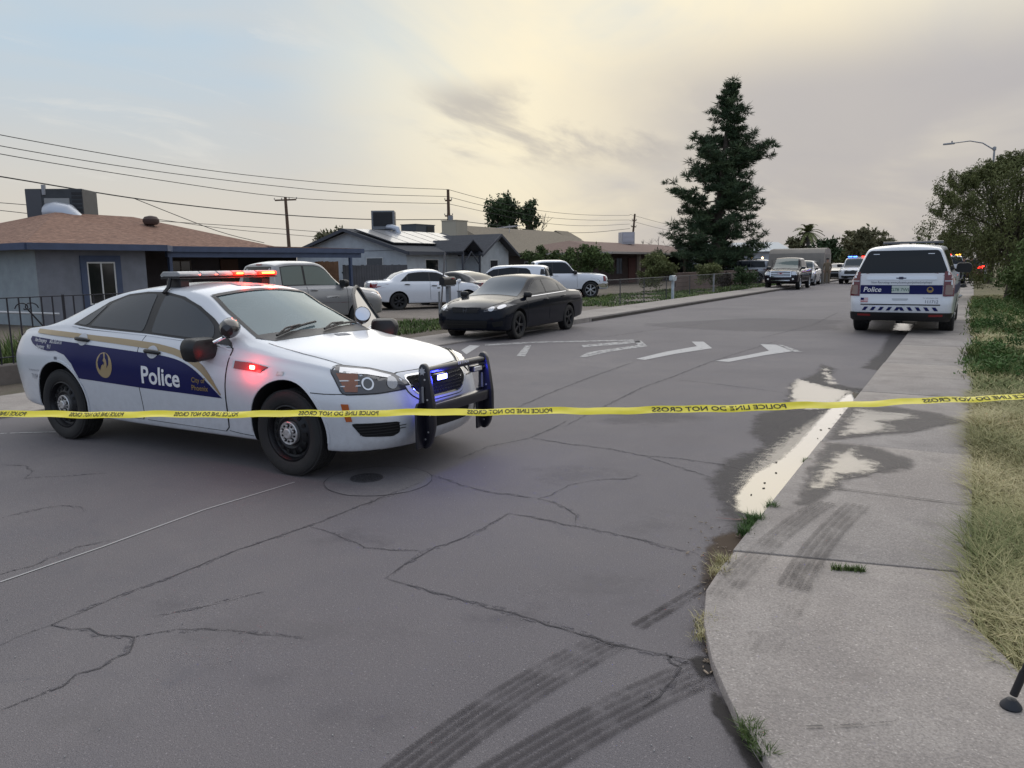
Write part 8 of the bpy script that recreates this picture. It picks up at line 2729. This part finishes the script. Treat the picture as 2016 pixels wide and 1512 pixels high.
grass('yard_grass', 'tall green grass behind the iron railing', 14000, region_fence, 0.42, WG, 0.4, 0.006, -0.1)
# tufts in the joints and kerb
def tuft(n, pts, spread, h, nm, lb, m=WG):
    def reg(k):
        i = rng.integers(0, len(pts), k)
        P_ = np.array([(p[0], p[1]) for p in pts])[i]
        return P_[:, 0] + rng.normal(0, spread, k), P_[:, 1] + rng.normal(0, spread, k)
    o = grass(nm, lb, n, reg, h, m, 1.0, 0.0025)
    o.location.z = 0.0
    return o


tuft(700, [G(1475, 1045), G(1490, 1035), G(1465, 1060), G(1520, 1010), G(1590, 915), G(1480, 1035)], 0.022, 0.045, 'kerb_tuft', 'small green weeds growing in the gutter by the puddle', LEAF_G)
tuft(500, [G(1390, 1245), G(1385, 1265), G(1395, 1230), G(1415, 1140), G(1425, 1120)], 0.025, 0.045, 'kerb_tuft', 'dry grass tufts along the curved kerb', GRASS_DRY)
tuft(450, [G(1470, 1450), G(1490, 1480), G(1505, 1505), G(1480, 1465)], 0.012, 0.04, 'kerb_tuft', 'green grass tufts at the foot of the curved kerb', WG)
j = tuft(260, [G(1645 + 10 * k, 1121 + k * 0.7, RH) for k in range(6)], 0.01, 0.035, 'joint_tuft', 'short green grass in the pavement joint', WG); j.location.z = RH - 0.02
b = MB()
for _ in range(70):
    q = G(random.gauss(1400, 26), random.gauss(1110, 45)); b.box((q.x, q.y, 0.01), (random.uniform(.008, .028), random.uniform(.003, .006), 0.004), random.uniform(0, 3))
for _ in range(40):
    q = G(random.gauss(1395, 10), random.uniform(1220, 1330)); b.box((q.x, q.y, 0.009), (random.uniform(.01, .035), random.uniform(.004, .01), 0.005), random.uniform(0, 3))
o = b.build('leaf_litter', mat('dry litter', (0.25, 0.20, 0.15), 0.9, var=0.5, scale=40), None); tag(o, 'dry leaves and twigs gathered in the gutter', 'leaf litter', kind='stuff')
b = MB()
for _ in range(120):
    q = G(random.uniform(0, 1390), random.uniform(880, 1500)); s_ = random.uniform(.002, .0045); b.box((q.x, q.y, s_ * 0.4 + 0.002), (s_, s_, s_), random.uniform(0, 3))
o = b.build('grit', mat('pale grit', (0.35, 0.34, 0.33), 0.9), None); tag(o, 'pale grit scattered on the asphalt', 'grit', kind='stuff')
# ------------------------------------------------------------------ street furniture and small things
GALV = mat('galvanised', (0.30, 0.31, 0.32), 0.45, 0.6, var=0.15, scale=6)
IRON = mat('painted iron', (0.022, 0.022, 0.03), 0.55, 0.3)
WOODP = mat('pole wood', (0.12, 0.075, 0.05), 0.9, var=0.25, scale=3, stretch=(6, 6, 0.5))


def street_lamp():
    c = G(1937, 553, 0.03); d = math.hypot(c.x, c.y)
    zt = at(1945, 290, d).z
    t = thing('street_lamp', 'tall grey street lamp with curved arm over the pavement', 'street lamp', (c.x, c.y, 0.02))
    b = MB(); b.cyl((0, 0, 0), (0, 0, 1.6), 0.15, 0.13, 14); b.build('base_sleeve', mat('lamp sleeve', (0.45, 0.46, 0.48), 0.5, 0.3), t)
    b = MB(); b.cyl((0, 0, 1.6), (0, 0, zt), 0.11, 0.07, 12); b.build('pole', GALV, t)
    tip = at(1880, 282, d); a = Vector((tip.x - c.x, tip.y - c.y, tip.z))
    b = MB(); b.tube([(0, 0, zt - 0.25), (a.x * 0.3, a.y * 0.3, zt - 0.02 + (a.z - zt) * 0.6 + 0.05), (a.x * 0.62, a.y * 0.62, a.z + 0.06), a], [0.05, 0.045, 0.04, 0.035], 8); b.build('arm', GALV, t)
    e = at(1860, 284, d); ev = Vector((e.x - c.x, e.y - c.y, e.z)); dv = (ev - a).normalized()
    b = MB(); sd_ = dv.cross(Vector((0, 0, 1))).normalized()
    b.prism(rnd([(0, -0.10), (0.5, -0.14), (0.8, -0.08), (0.8, 0.08), (0.5, 0.14), (0, 0.10)], 0.05, 2), a + Vector((0, 0, -0.02)), dv, sd_, (0, 0, 1), -0.06, 0.06); b.build('lamp_head', GALV, t, bevel=0.02)
    b = MB(); b.cyl(a + dv * 0.2 + Vector((0, 0, 0.05)), a + dv * 0.2 + Vector((0, 0, 0.17)), 0.05, seg=8); b.build('photocell', mat('photocell', (0.2, 0.2, 0.22), 0.5), t)
    b = MB(); b.box((0, 0, zt - 0.15), (0.24, 0.24, 0.25)); b.build('pole_cap', GALV, t, bevel=0.03)


street_lamp()


def utility_pole(label, px, top, X, arms, lean=0.0, boxy=False, tilt=0.0):
    q = onX(px, top, X)
    t = thing('utility_pole', label, 'utility pole', (X, q.y, 0))
    t.rotation_euler = (0, tilt, 0)
    b = MB(); b.cyl((0, 0, 0), (0, 0, q.z), 0.19, 0.13, 10); b.build('pole', WOODP, t)
    for z, w in arms:
        b = MB(); b.box((0, 0, q.z - z), (w * CW * 2, 0.12, 0.13), YAW); b.build('crossarm', WOODP, t)
        n = 4
        for k in range(n):
            s = (k / (n - 1) - 0.5) * 1.8 * w
            b = MB(); b.lathe([(0.03, 0.06), (0.05, 0.1), (0.035, 0.16), (0.05, 0.2), (0.001, 0.24)], (s * math.cos(YAW), s * math.sin(YAW), q.z - z), 'Z', 8); b.build('insulator', mat('insulator', (0.25, 0.24, 0.23), 0.3), t)
    if boxy:
        b = MB(); b.cyl((0.28, -0.1, q.z - 3.4), (0.28, -0.1, q.z - 2.4), 0.24, seg=12); b.build('transformer', mat('transformer grey', (0.26, 0.27, 0.29), 0.5), t)
    return q


q1 = utility_pole('wooden utility pole with T-shaped crossarm behind the carport roof', 565, 388, -55, [(0.25, 1.15)], tilt=math.radians(-1.5))
q2 = utility_pole('wooden utility pole carrying a grey transformer above the grey house', 882, 373, -42, [(1.0, 0.35), (2.4, 0.4)], boxy=True)
q3 = utility_pole('leaning wooden utility pole behind the white roof cooler', 1240, 421, -42, [(0.9, 0.35), (1.8, 0.4)], tilt=math.radians(5))
WIRE = mat('wire', (0.03, 0.03, 0.032), 0.6)


def wire(label, pxs, X, r=0.022):
    pts = [onX(px, py, X) for px, py in pxs]
    P = [Vector(p) for p in chaikin([tuple(p) for p in pts], 2)]
    o0 = P[0]
    b = MB(); b.tube([p for p in P], r, 5)
    o = b.build('overhead_wire', WIRE, None)
    tag(o, label, 'wire', 'overhead wires behind the houses')


W_ = 'overhead power wire '
wire(W_ + 'running to the very top of the transformer pole', [(-300, 205), (0, 266), (200, 302), (400, 335), (600, 357), (750, 368), (882, 373)], -42)
wire(W_ + 'second from the top of the transformer pole', [(-300, 228), (0, 288), (250, 330), (500, 362), (700, 382), (882, 387)], -42)
wire(W_ + 'third from the top of the transformer pole', [(-300, 245), (0, 304), (250, 345), (540, 388), (700, 397), (882, 401)], -42)
wire('thick telephone cable sagging low past the crossarm pole', [(-300, 300), (0, 347), (135, 370), (265, 391), (400, 408), (560, 424), (730, 433), (882, 432)], -42, 0.035)
wire('thin service wire dropping from the telephone cable to the carport roof', [(265, 391), (350, 425), (440, 460), (520, 478)], -42)
wire('low wire crossing behind the brown roof ridge', [(180, 424), (320, 436), (520, 448), (700, 462)], -48)
wire('lowest wire just above the carport roof line', [(300, 430), (450, 452), (620, 466), (760, 478)], -52)
wire('wire left of the rooftop air unit, upper', [(-100, 392), (0, 399), (62, 404)], -52)
wire('wire left of the rooftop air unit, lower', [(-100, 405), (0, 414), (62, 421)], -52)
wire('wire from transformer pole top towards the leaning pole', [(882, 373), (950, 392), (1050, 414), (1150, 424), (1240, 424)], -42)
wire('wire from transformer pole arm towards the leaning pole', [(882, 387), (950, 405), (1050, 426), (1150, 434), (1240, 433)], -42)
wire('lowest wire from transformer pole towards the leaning pole', [(882, 401), (950, 416), (1050, 438), (1150, 446), (1240, 441)], -42)
wire('telephone cable between the transformer pole and the leaning pole', [(882, 432), (980, 444), (1080, 457), (1160, 459), (1240, 450)], -42, 0.03)
wire('upper wire leaving the leaning pole towards the pine', [(1240, 422), (1290, 436), (1340, 448), (1400, 460)], -42)
wire('lower wire leaving the leaning pole towards the pine', [(1240, 434), (1290, 448), (1340, 458), (1400, 468)], -42)


# --- iron railing at the left
def railing():
    X = -12.1
    y0, y1 = onX(-60, 700, X).y, onX(260, 700, X).y
    zt = onX(60, 585, X).z; zw = 0.32
    t = thing('iron_railing', 'dark wrought-iron railing with scroll ornament on a low wall', 'fence', (X, y0, 0))
    L_ = y1 - y0
    b = MB(); b.box((0, L_ / 2, zw / 2), (0.22, L_, zw)); b.build('low_wall', mat('low wall', (0.12, 0.105, 0.095), 0.95, var=0.2, scale=3, bump=0.4), t, bevel=0.015)
    for z in (zt, zw + 0.10):
        b = MB(); b.box((0, L_ / 2, z), (0.035, L_, 0.014)); b.build('rail', IRON, t)
    n = int(L_ / 0.155)
    for i in range(n):
        y = (i + 0.5) * L_ / n
        w = 0.016 if i % 8 else 0.03
        b = MB(); b.box((0, y, (zw + zt) / 2), (w, w, zt - zw - (0.0 if i % 8 else -0.04))); b.build('bar' if i % 8 else 'post', IRON, t)
    yc = onX(53, 610, X).y - y0; zc = onX(53, 607, X).z
    b = MB()
    for sg in (-1, 1):
        pts = [(0.0, yc + sg * (0.02 + 0.13 * (1 - f) * math.cos(f * 5.2) + 0.02), zc + 0.11 * (1 - f) * math.sin(f * 5.2) - 0.0) for f in np.linspace(0, 1, 16)]
        b.tube(pts, 0.009, 5)
    b.build('scroll', IRON, t)
    b = MB(); p1 = onX(75, 635, X); b.cyl((0, yc, zc), (0, p1.y - y0 + 0.1, p1.z - 0.1), 0.012, seg=6); b.build('brace', IRON, t)


railing()


def chain_link():
    X = -11.7
    y0, y1 = onX(1196, 560, X).y, onX(1512, 545, X).y
    Hf = onX(1405, 541, X).z
    t = thing('chain_link_fence', 'grey chain-link fence with pipe posts along the front yards', 'fence', (X, y0, YZ))
    L_ = y1 - y0
    DG = mat('dull pipe', (0.09, 0.09, 0.09), 0.7, 0.3)
    b = MB(); b.cyl((0, 0, Hf), (0, L_, Hf), 0.02, seg=8); b.build('top_rail', DG, t)
    for px in (1221, 1268, 1312, 1358, 1405, 1438, 1470, 1492, 1510):
        y = onX(px, 560, X).y - y0
        b = MB(); b.cyl((0, y, -0.05), (0, y, Hf + 0.03), 0.045 if px == 1405 else 0.022, seg=8); b.build('post', GALV if px == 1405 else DG, t)
    vs = []; fs = []
    step = 0.16; n = int((L_ + Hf) / step); r = 0.004
    for sg in (1, -1):
        for i in range(n):
            a = i * step - Hf
            p0, p1 = (a, 0.03), (a + Hf, Hf)
            if sg < 0: p0, p1 = (a, Hf), (a + Hf, 0.03)
            if p0[0] < 0 or p1[0] > L_: continue
            o = len(vs); vs += [(0.0, p0[0] - r, p0[1]), (0.0, p0[0] + r, p0[1]), (0.0, p1[0] + r, p1[1]), (0.0, p1[0] - r, p1[1])]; fs.append((o, o + 1, o + 2, o + 3))
    me = bpy.data.meshes.new('wire_mesh'); me.from_pydata(vs, [], fs); o = mesh_obj('wire_mesh', me, GALV, t, False); o['kind'] = 'stuff'


chain_link()


def mailbox(label, px, py_box, X, body, post, wide=0.22, h_post=1.05, face=0.0, base_py=None, lean=0.0, num=None):
    y = onX(px, py_box, X).y; zc = onX(px, py_box, X).z
    t = thing('mailbox', label, 'mailbox', (X, y, YZ), face)
    zb = zc - YZ - 0.12
    b = MB(); b.box((0, 0, zb / 2), (0.10, 0.12, zb)); b.build('post', post, t, bevel=0.008)
    b = MB(); prof = [(-0.085, 0), (0.085, 0), (0.085, 0.13)] + [(0.085 * math.cos(a), 0.13 + 0.085 * math.sin(a)) for a in np.linspace(0.3, PI - 0.3, 6)] + [(-0.085, 0.13)]
    b.prism(prof, (0, 0, zb), (1, 0, 0), (0, 0, 1), (0, 1, 0), -0.27, 0.27); b.build('box', body, t, bevel=0.006)
    b = MB(); b.prism([(x * 1.03, z * 1.01) for x, z in prof], (0, 0, zb), (1, 0, 0), (0, 0, 1), (0, 1, 0), -0.285, -0.27); b.build('door', body, t)
    b = MB(); b.box((0.095, 0.1, zb + 0.17), (0.012, 0.12, 0.03)); b.build('flag', mat('mail flag', (0.3, 0.03, 0.03), 0.5), t)
    b = MB(); b.box((0, 0, zb - 0.02), (0.16, 0.42, 0.035)); b.build('bracket', post, t)
    if num:
        vs, fs = text_mesh(num, 0.09, 0.01, 1, 'CENTER'); me = bpy.data.meshes.new('number'); me.from_pydata([(0.088, x, zb + 0.06 + yy) for x, yy in vs], [], fs); mesh_obj('number', me, WHITETXT, t, False)
    return t


mailbox('black mailbox on a pale wooden post beside the charcoal sedan', 882, 552, -11.9, mat('mailbox black', (0.012, 0.012, 0.014), 0.4), mat('grey post', (0.22, 0.23, 0.25), 0.9, var=0.2, scale=8))
mailbox('weathered white mailbox on a blue-white post in front of the chain-link fence', 1325, 546, -11.35, mat('mailbox pale', (0.42, 0.47, 0.48), 0.6, var=0.2, scale=8), mat('pale post', (0.42, 0.48, 0.52), 0.7, var=0.3, scale=10))
# leaning galvanised stake with an old bracket beside the black mailbox
q0 = G(866, 642); q1_ = onX(876, 498, q0.x - 0.05)
t = thing('metal_stake', 'thin rusty metal pole standing just beside the black mailbox', 'pole', (q0.x, q0.y, 0.02))
b = MB(); b.cyl((0, 0, 0), (q1_.x - q0.x, q1_.y - q0.y, q1_.z), 0.022, seg=8); b.build('pole', mat('rusty pole', (0.16, 0.15, 0.15), 0.7, 0.3), t)
b = MB(); b.cyl((0.03, -0.04, 0), (0.03, -0.03, 0.95), 0.03, seg=8); b.build('stake', GALV, t)
b = MB(); b.box((0, 0.0, 1.05), (0.06, 0.06, 0.05)); b.build('clamp', GALV, t)
q0 = onX(905, 580, -12.4); t = thing('short_post', 'short grey wooden post between the black mailbox and the white sedan', 'post', (-12.4, q0.y, YZ))
b = MB(); b.box((0, 0, 0.46), (0.09, 0.09, 0.92)); b.build('stem', mat('grey post', (0.2, 0.2, 0.2), 0.9), t, bevel=0.006)
b = MB(); b.box((0, 0, 0.93), (0.11, 0.11, 0.03)); b.build('cap', mat('grey post cap', (0.16, 0.16, 0.17), 0.9), t)

# hydrant
c = at(1931, 540, 72)
t = thing('fire_hydrant', 'yellow fire hydrant beside the street lamp base', 'hydrant', (c.x, c.y, 0.02))
HY = mat('hydrant yellow', (0.55, 0.30, 0.04), 0.5)
b = MB(); b.lathe([(0.17, 0), (0.17, 0.05), (0.11, 0.06), (0.11, 0.5), (0.15, 0.52), (0.15, 0.57), (0.12, 0.6), (0.1, 0.7), (0.04, 0.76), (0.04, 0.82), (0.001, 0.82)], (0, 0, 0), 'Z', 16); b.build('barrel', HY, t)
for sg in (-1, 1):
    b = MB(); b.cyl((0, 0, 0.42), (sg * 0.2, 0, 0.42), 0.06, seg=10); b.build('nozzle', HY, t)
# litter on the pavement
for i, (px, py, s_, col, lb) in enumerate(((1887, 566, 0.16, (0.7, 0.7, 0.7), 'white crumpled cup lying on the pavement beside dark rubbish'), (1894, 566, 0.2, (0.015, 0.015, 0.015), 'black rubbish lying next to a white cup on the pavement'), (1882, 586, 0.15, (0.6, 0.62, 0.63), 'white scrap of paper on the pavement beside the near police SUV'))):
    q = G(px, py, RH)
    me = bpy.data.meshes.new('litter'); bm = bmesh.new(); bmesh.ops.create_icosphere(bm, subdivisions=2, radius=s_)
    for v in bm.verts: v.co = Vector((v.co.x * random.uniform(.7, 1.2) * 1.5, v.co.y * random.uniform(.7, 1.2), v.co.z * random.uniform(.4, .8)))
    bm.to_mesh(me); bm.free()
    o = mesh_obj('litter', me, mat('litter %d' % i, col, 0.7), None, False); o.location = (q.x, q.y, RH + s_ * 0.45); tag(o, lb, 'litter')


# --- people
def person(label, loc, rz, shirt, trousers, skin, hair, pose=0):
    t = thing('person', label, 'person', loc, rz)
    # x forward, y left
    J = {'pel': (0, 0, 0.95), 'bel': (0.01, 0, 1.08), 'che': (0.0, 0, 1.30), 'nk': (0, 0, 1.50), 'hd0': (0.01, 0, 1.58), 'hd': (0.02, 0, 1.68), 'top': (0.015, 0, 1.78),
         'lh': (0, 0.10, 0.90), 'lk': (0.03, 0.12, 0.50), 'la': (-0.01, 0.13, 0.09), 'lf': (0.14, 0.15, 0.04), 'rh': (0, -0.10, 0.90), 'rk': (0.02, -0.13, 0.50), 'ra': (-0.03, -0.15, 0.09), 'rf': (0.12, -0.18, 0.04),
         'ls': (0, 0.19, 1.43), 'le': (-0.03, 0.26, 1.16), 'lw': (0.10, 0.22, 0.93), 'lhd': (0.14, 0.21, 0.85), 'rs': (0, -0.19, 1.43), 're': (-0.03, -0.26, 1.16), 'rw': (0.10, -0.22, 0.93), 'rhd': (0.14, -0.21, 0.85)}
    R_ = {'pel': .155, 'bel': .14, 'che': .165, 'nk': .06, 'hd0': .075, 'hd': .098, 'top': .06, 'lh': .10, 'lk': .068, 'la': .045, 'lf': .04, 'rh': .10, 'rk': .068, 'ra': .045, 'rf': .04, 'ls': .075, 'le': .05, 'lw': .036, 'lhd': .04, 'rs': .075, 're': .05, 'rw': .036, 'rhd': .04}
    E_ = [('pel', 'bel'), ('bel', 'che'), ('che', 'nk'), ('nk', 'hd0'), ('hd0', 'hd'), ('hd', 'top'), ('pel', 'lh'), ('lh', 'lk'), ('lk', 'la'), ('la', 'lf'), ('pel', 'rh'), ('rh', 'rk'), ('rk', 'ra'), ('ra', 'rf'), ('che', 'ls'), ('ls', 'le'), ('le', 'lw'), ('lw', 'lhd'), ('che', 'rs'), ('rs', 're'), ('re', 'rw'), ('rw', 'rhd')]
    names = list(J); me = bpy.data.meshes.new('body')
    me.from_pydata([J[n] for n in names], [(names.index(a), names.index(b_)) for a, b_ in E_], [])
    o = bpy.data.objects.new('body', me); C.objects.link(o)
    md = o.modifiers.new('s', 'SKIN'); md.use_smooth_shade = True
    for i, n in enumerate(names):
        me.skin_vertices[0].data[i].radius = (R_[n] * (1.0 if n not in ('che', 'bel', 'pel') else 0.8), R_[n])
        me.skin_vertices[0].data[i].use_root = (n == 'pel')
    o.modifiers.new('d', 'SUBSURF').levels = 2
    dg = bpy.context.evaluated_depsgraph_get(); m2 = bpy.data.meshes.new_from_object(o.evaluated_get(dg)); o.modifiers.clear(); o.data = m2; bpy.data.meshes.remove(me)
    m2.materials.clear()
    for m in (shirt, trousers, skin, BLACK): m2.materials.append(m)
    for p in m2.polygons:
        c_ = p.center
        p.material_index = 2 if (c_.z > 1.50 or (c_.z < 0.97 and abs(c_.y) > 0.17 and c_.z > 0.78 and c_.x > 0.05)) else (0 if c_.z > 1.0 or (abs(c_.y) > 0.19 and c_.z > 0.9) else (3 if c_.z < 0.10 else 1))
        p.use_smooth = True
    o.parent = t
    # hair cap, nose, eyes, ears, fingers are small at this distance but there
    b = MB(); b.lathe([(0.098, -0.02), (0.103, 0.03), (0.09, 0.075), (0.05, 0.105), (0.001, 0.112)], (0.0, 0, 1.70), 'Z', 14); b.build('hair', hair, t)
    b = MB(); b.cyl((0.095, 0, 1.69), (0.13, 0, 1.655), 0.008, 0.016, 6); b.build('nose', skin, t)
    for sg in (-1, 1):
        b = MB()
        for k in range(4): b.tube([(0.14, sg * (0.19 + 0.014 * k), 0.84), (0.165, sg * (0.19 + 0.014 * k), 0.80), (0.16, sg * (0.19 + 0.014 * k), 0.765)], [0.009, 0.008, 0.006], 5)
        b.tube([(0.15, sg * 0.18, 0.86), (0.18, sg * 0.165, 0.82)], [0.009, 0.007], 5); b.build('fingers', skin, t)
    return t


SKIN = mat('skin', (0.35, 0.20, 0.14), 0.6); HAIR = mat('dark hair', (0.012, 0.01, 0.01), 0.7)
UNI = mat('dark uniform', (0.012, 0.014, 0.025), 0.85); TANC = mat('tan clothing', (0.17, 0.13, 0.085), 0.9)
c = at(1895, 546, 60); person('person in dark uniform standing on the pavement near the maroon SUV, legs apart', (c.x, c.y, RH), math.radians(-60), UNI, UNI, SKIN, HAIR)
c = at(1910, 546, 61); person('person in dark uniform beside the yellow hydrant with back to the maroon SUV', (c.x, c.y, RH), math.radians(160), UNI, UNI, SKIN, HAIR)
c = at(1628, 545, 59); person('person in tan clothing standing at the end of the tan shed', (c.x, c.y, 0.1), math.radians(-80), TANC, TANC, SKIN, HAIR)


# --- police tape -------------------------------------------------------
def tape():
    A = Vector((-4.47, 2.12)); B = Vector((0.32, 5.10)); d = (B - A).normalized(); q = Vector((-d.y, d.x))    # q points away from the camera
    def s_of(px, py):
        v = ray(px, py); o = Vector((0, 0)); # intersect with the vertical plane through A along d
        n = q; tt = (A - o).dot(n) / (v.x * n.x + v.y * n.y)
        p = Vector((v.x * tt, v.y * tt)); return (p - A).dot(d), H_CAM + v.z * tt
    ks = [(0, 815), (250, 816), (500, 815), (750, 813), (1000, 810), (1290, 807), (1540, 800), (1690, 795), (1850, 788), (2016, 780)]
    sz = [s_of(*k) for k in ks]
    zf = pchip([(-6, sz[0][1] + 0.25)] + sz + [(sz[-1][0] + 3, sz[-1][1] + 0.25)])
    tw = pchip([(-6, 62), (sz[0][0], 60), (sz[2][0], 59), (sz[4][0], 57), (sz[5][0], 54), (sz[6][0], 52), (sz[7][0], 64), (sz[8][0], 62), (sz[9][0], 66), (sz[9][0] + 3, 40)])
    W = 0.053
    t = thing('police_tape', 'yellow police line tape stretched across the street in front of the police sedan', 'tape', (A.x, A.y, 0))
    S = np.linspace(-5.5, sz[-1][0] + 2.6, 260)
    def pt(s, w, off=0.0):
        a = math.radians(float(tw(s))); z = float(zf(s))
        wrk = 0.004 * math.sin(s * 9.0) + 0.003 * math.sin(s * 23 + 1)
        hv = q * (math.sin(a) * w) ; zz = z + math.cos(a) * w
        # normal towards the camera and up
        nn = (-q) * math.cos(a) ; nz = math.sin(a)
        p = d * s + hv + nn * (off + wrk * (abs(w) / W * 2))
        return (p.x, p.y, zz + nz * (off + wrk * (abs(w) / W * 2)))
    vs = []; fs = []; K = 4
    for s in S:
        for j in range(K + 1): vs.append(pt(s, W * (j / K - 0.5)))
    for i in range(len(S) - 1):
        for j in range(K): a = i * (K + 1) + j; fs.append((a, a + 1, a + K + 2, a + K + 1))
    YEL = mat('tape yellow', (0.80, 0.68, 0.04), 0.32, 0.0, 0.5, var=0.08, scale=6)
    me = bpy.data.meshes.new('ribbon'); me.from_pydata(vs, [], fs); mesh_obj('ribbon', me, YEL, t)
    INK = mat('tape ink', (0.02, 0.02, 0.015), 0.6)
    vt, ft = text_mesh('POLICE LINE DO NOT CROSS', 1.0, 0.018)
    xs = [v[0] for v in vt]; ysx = [v[1] for v in vt]; x0, x1, yb, yt = min(xs), max(xs), min(ysx), max(ysx)
    for pa, pb in ((-75, 50), (137, 242), (343, 468), (588, 745), (920, 1087), (1283, 1547), (1815, 2050)):
        sa = s_of(pa, 812)[0]; sb = s_of(pb, 808)[0]
        out = []
        bm = bmesh.new(); vv = [bm.verts.new((x, y, 0)) for x, y in vt]
        for f in ft:
            try: bm.faces.new([vv[i] for i in f])
            except ValueError: pass
        for v in bm.verts:
            f = (v.co.x - x0) / (x1 - x0); s = sb + (sa - sb) * f          # mirrored: printed on the other side
            w = ((v.co.y - yb) / (yt - yb) - 0.5) * W * 0.62
            v.co = Vector(pt(s, w, 0.0018))
        me = bpy.data.meshes.new('lettering'); bm.to_mesh(me); bm.free()
        mesh_obj('lettering', me, INK, t, False)


tape()


# --- tripod whose leg reaches into the picture
def tripod():
    f0 = G(1990, 1393, RH); ap = at(2300, 690, 3.25)
    t = thing('tripod', 'black tripod leg with round rubber foot standing on the pavement', 'tripod', (f0.x, f0.y, RH))
    TB = mat('tripod black', (0.012, 0.013, 0.016), 0.4)
    top = Vector((ap.x - f0.x, ap.y - f0.y, ap.z - RH))
    other = [top + (Vector((0, 0, 0)) - Vector((top.x, top.y, 0))).to_2d().to_3d().normalized() * 0 for _ in range(2)]
    cx_ = Vector((top.x, top.y, 0)); r0 = -cx_
    feet = [Vector((0, 0, 0))] + [cx_ + Matrix.Rotation(a, 3, 'Z') @ r0 for a in (2.094, -2.094)]
    for f in feet:
        dv = (top - f).normalized()
        p = f + Vector((0, 0, 0.03))
        b = MB(); b.tube([p + dv * 0.02, p + dv * 0.12], 0.0135, 12); b.tube([p + dv * 0.12, p + dv * 0.6], 0.011, 12); b.tube([p + dv * 0.6, top], 0.014, 12); lg = b.build('leg', TB, t)
        b = MB(); b.lathe([(0.001, 0.0), (0.034, 0.0), (0.036, 0.006), (0.033, 0.014), (0.016, 0.034), (0.001, 0.036)], f, 'Z', 22); b.build('rubber_foot', mat('rubber foot', (0.018, 0.021, 0.027), 0.6), lg)
    b = MB(); b.cyl(top - Vector((0, 0, 0.25)), top + Vector((0, 0, 0.15)), 0.018, seg=12); b.cyl(top + Vector((0, 0, 0.15)), top + Vector((0, 0, 0.18)), 0.05, seg=16); b.build('head', TB, t)


tripod()
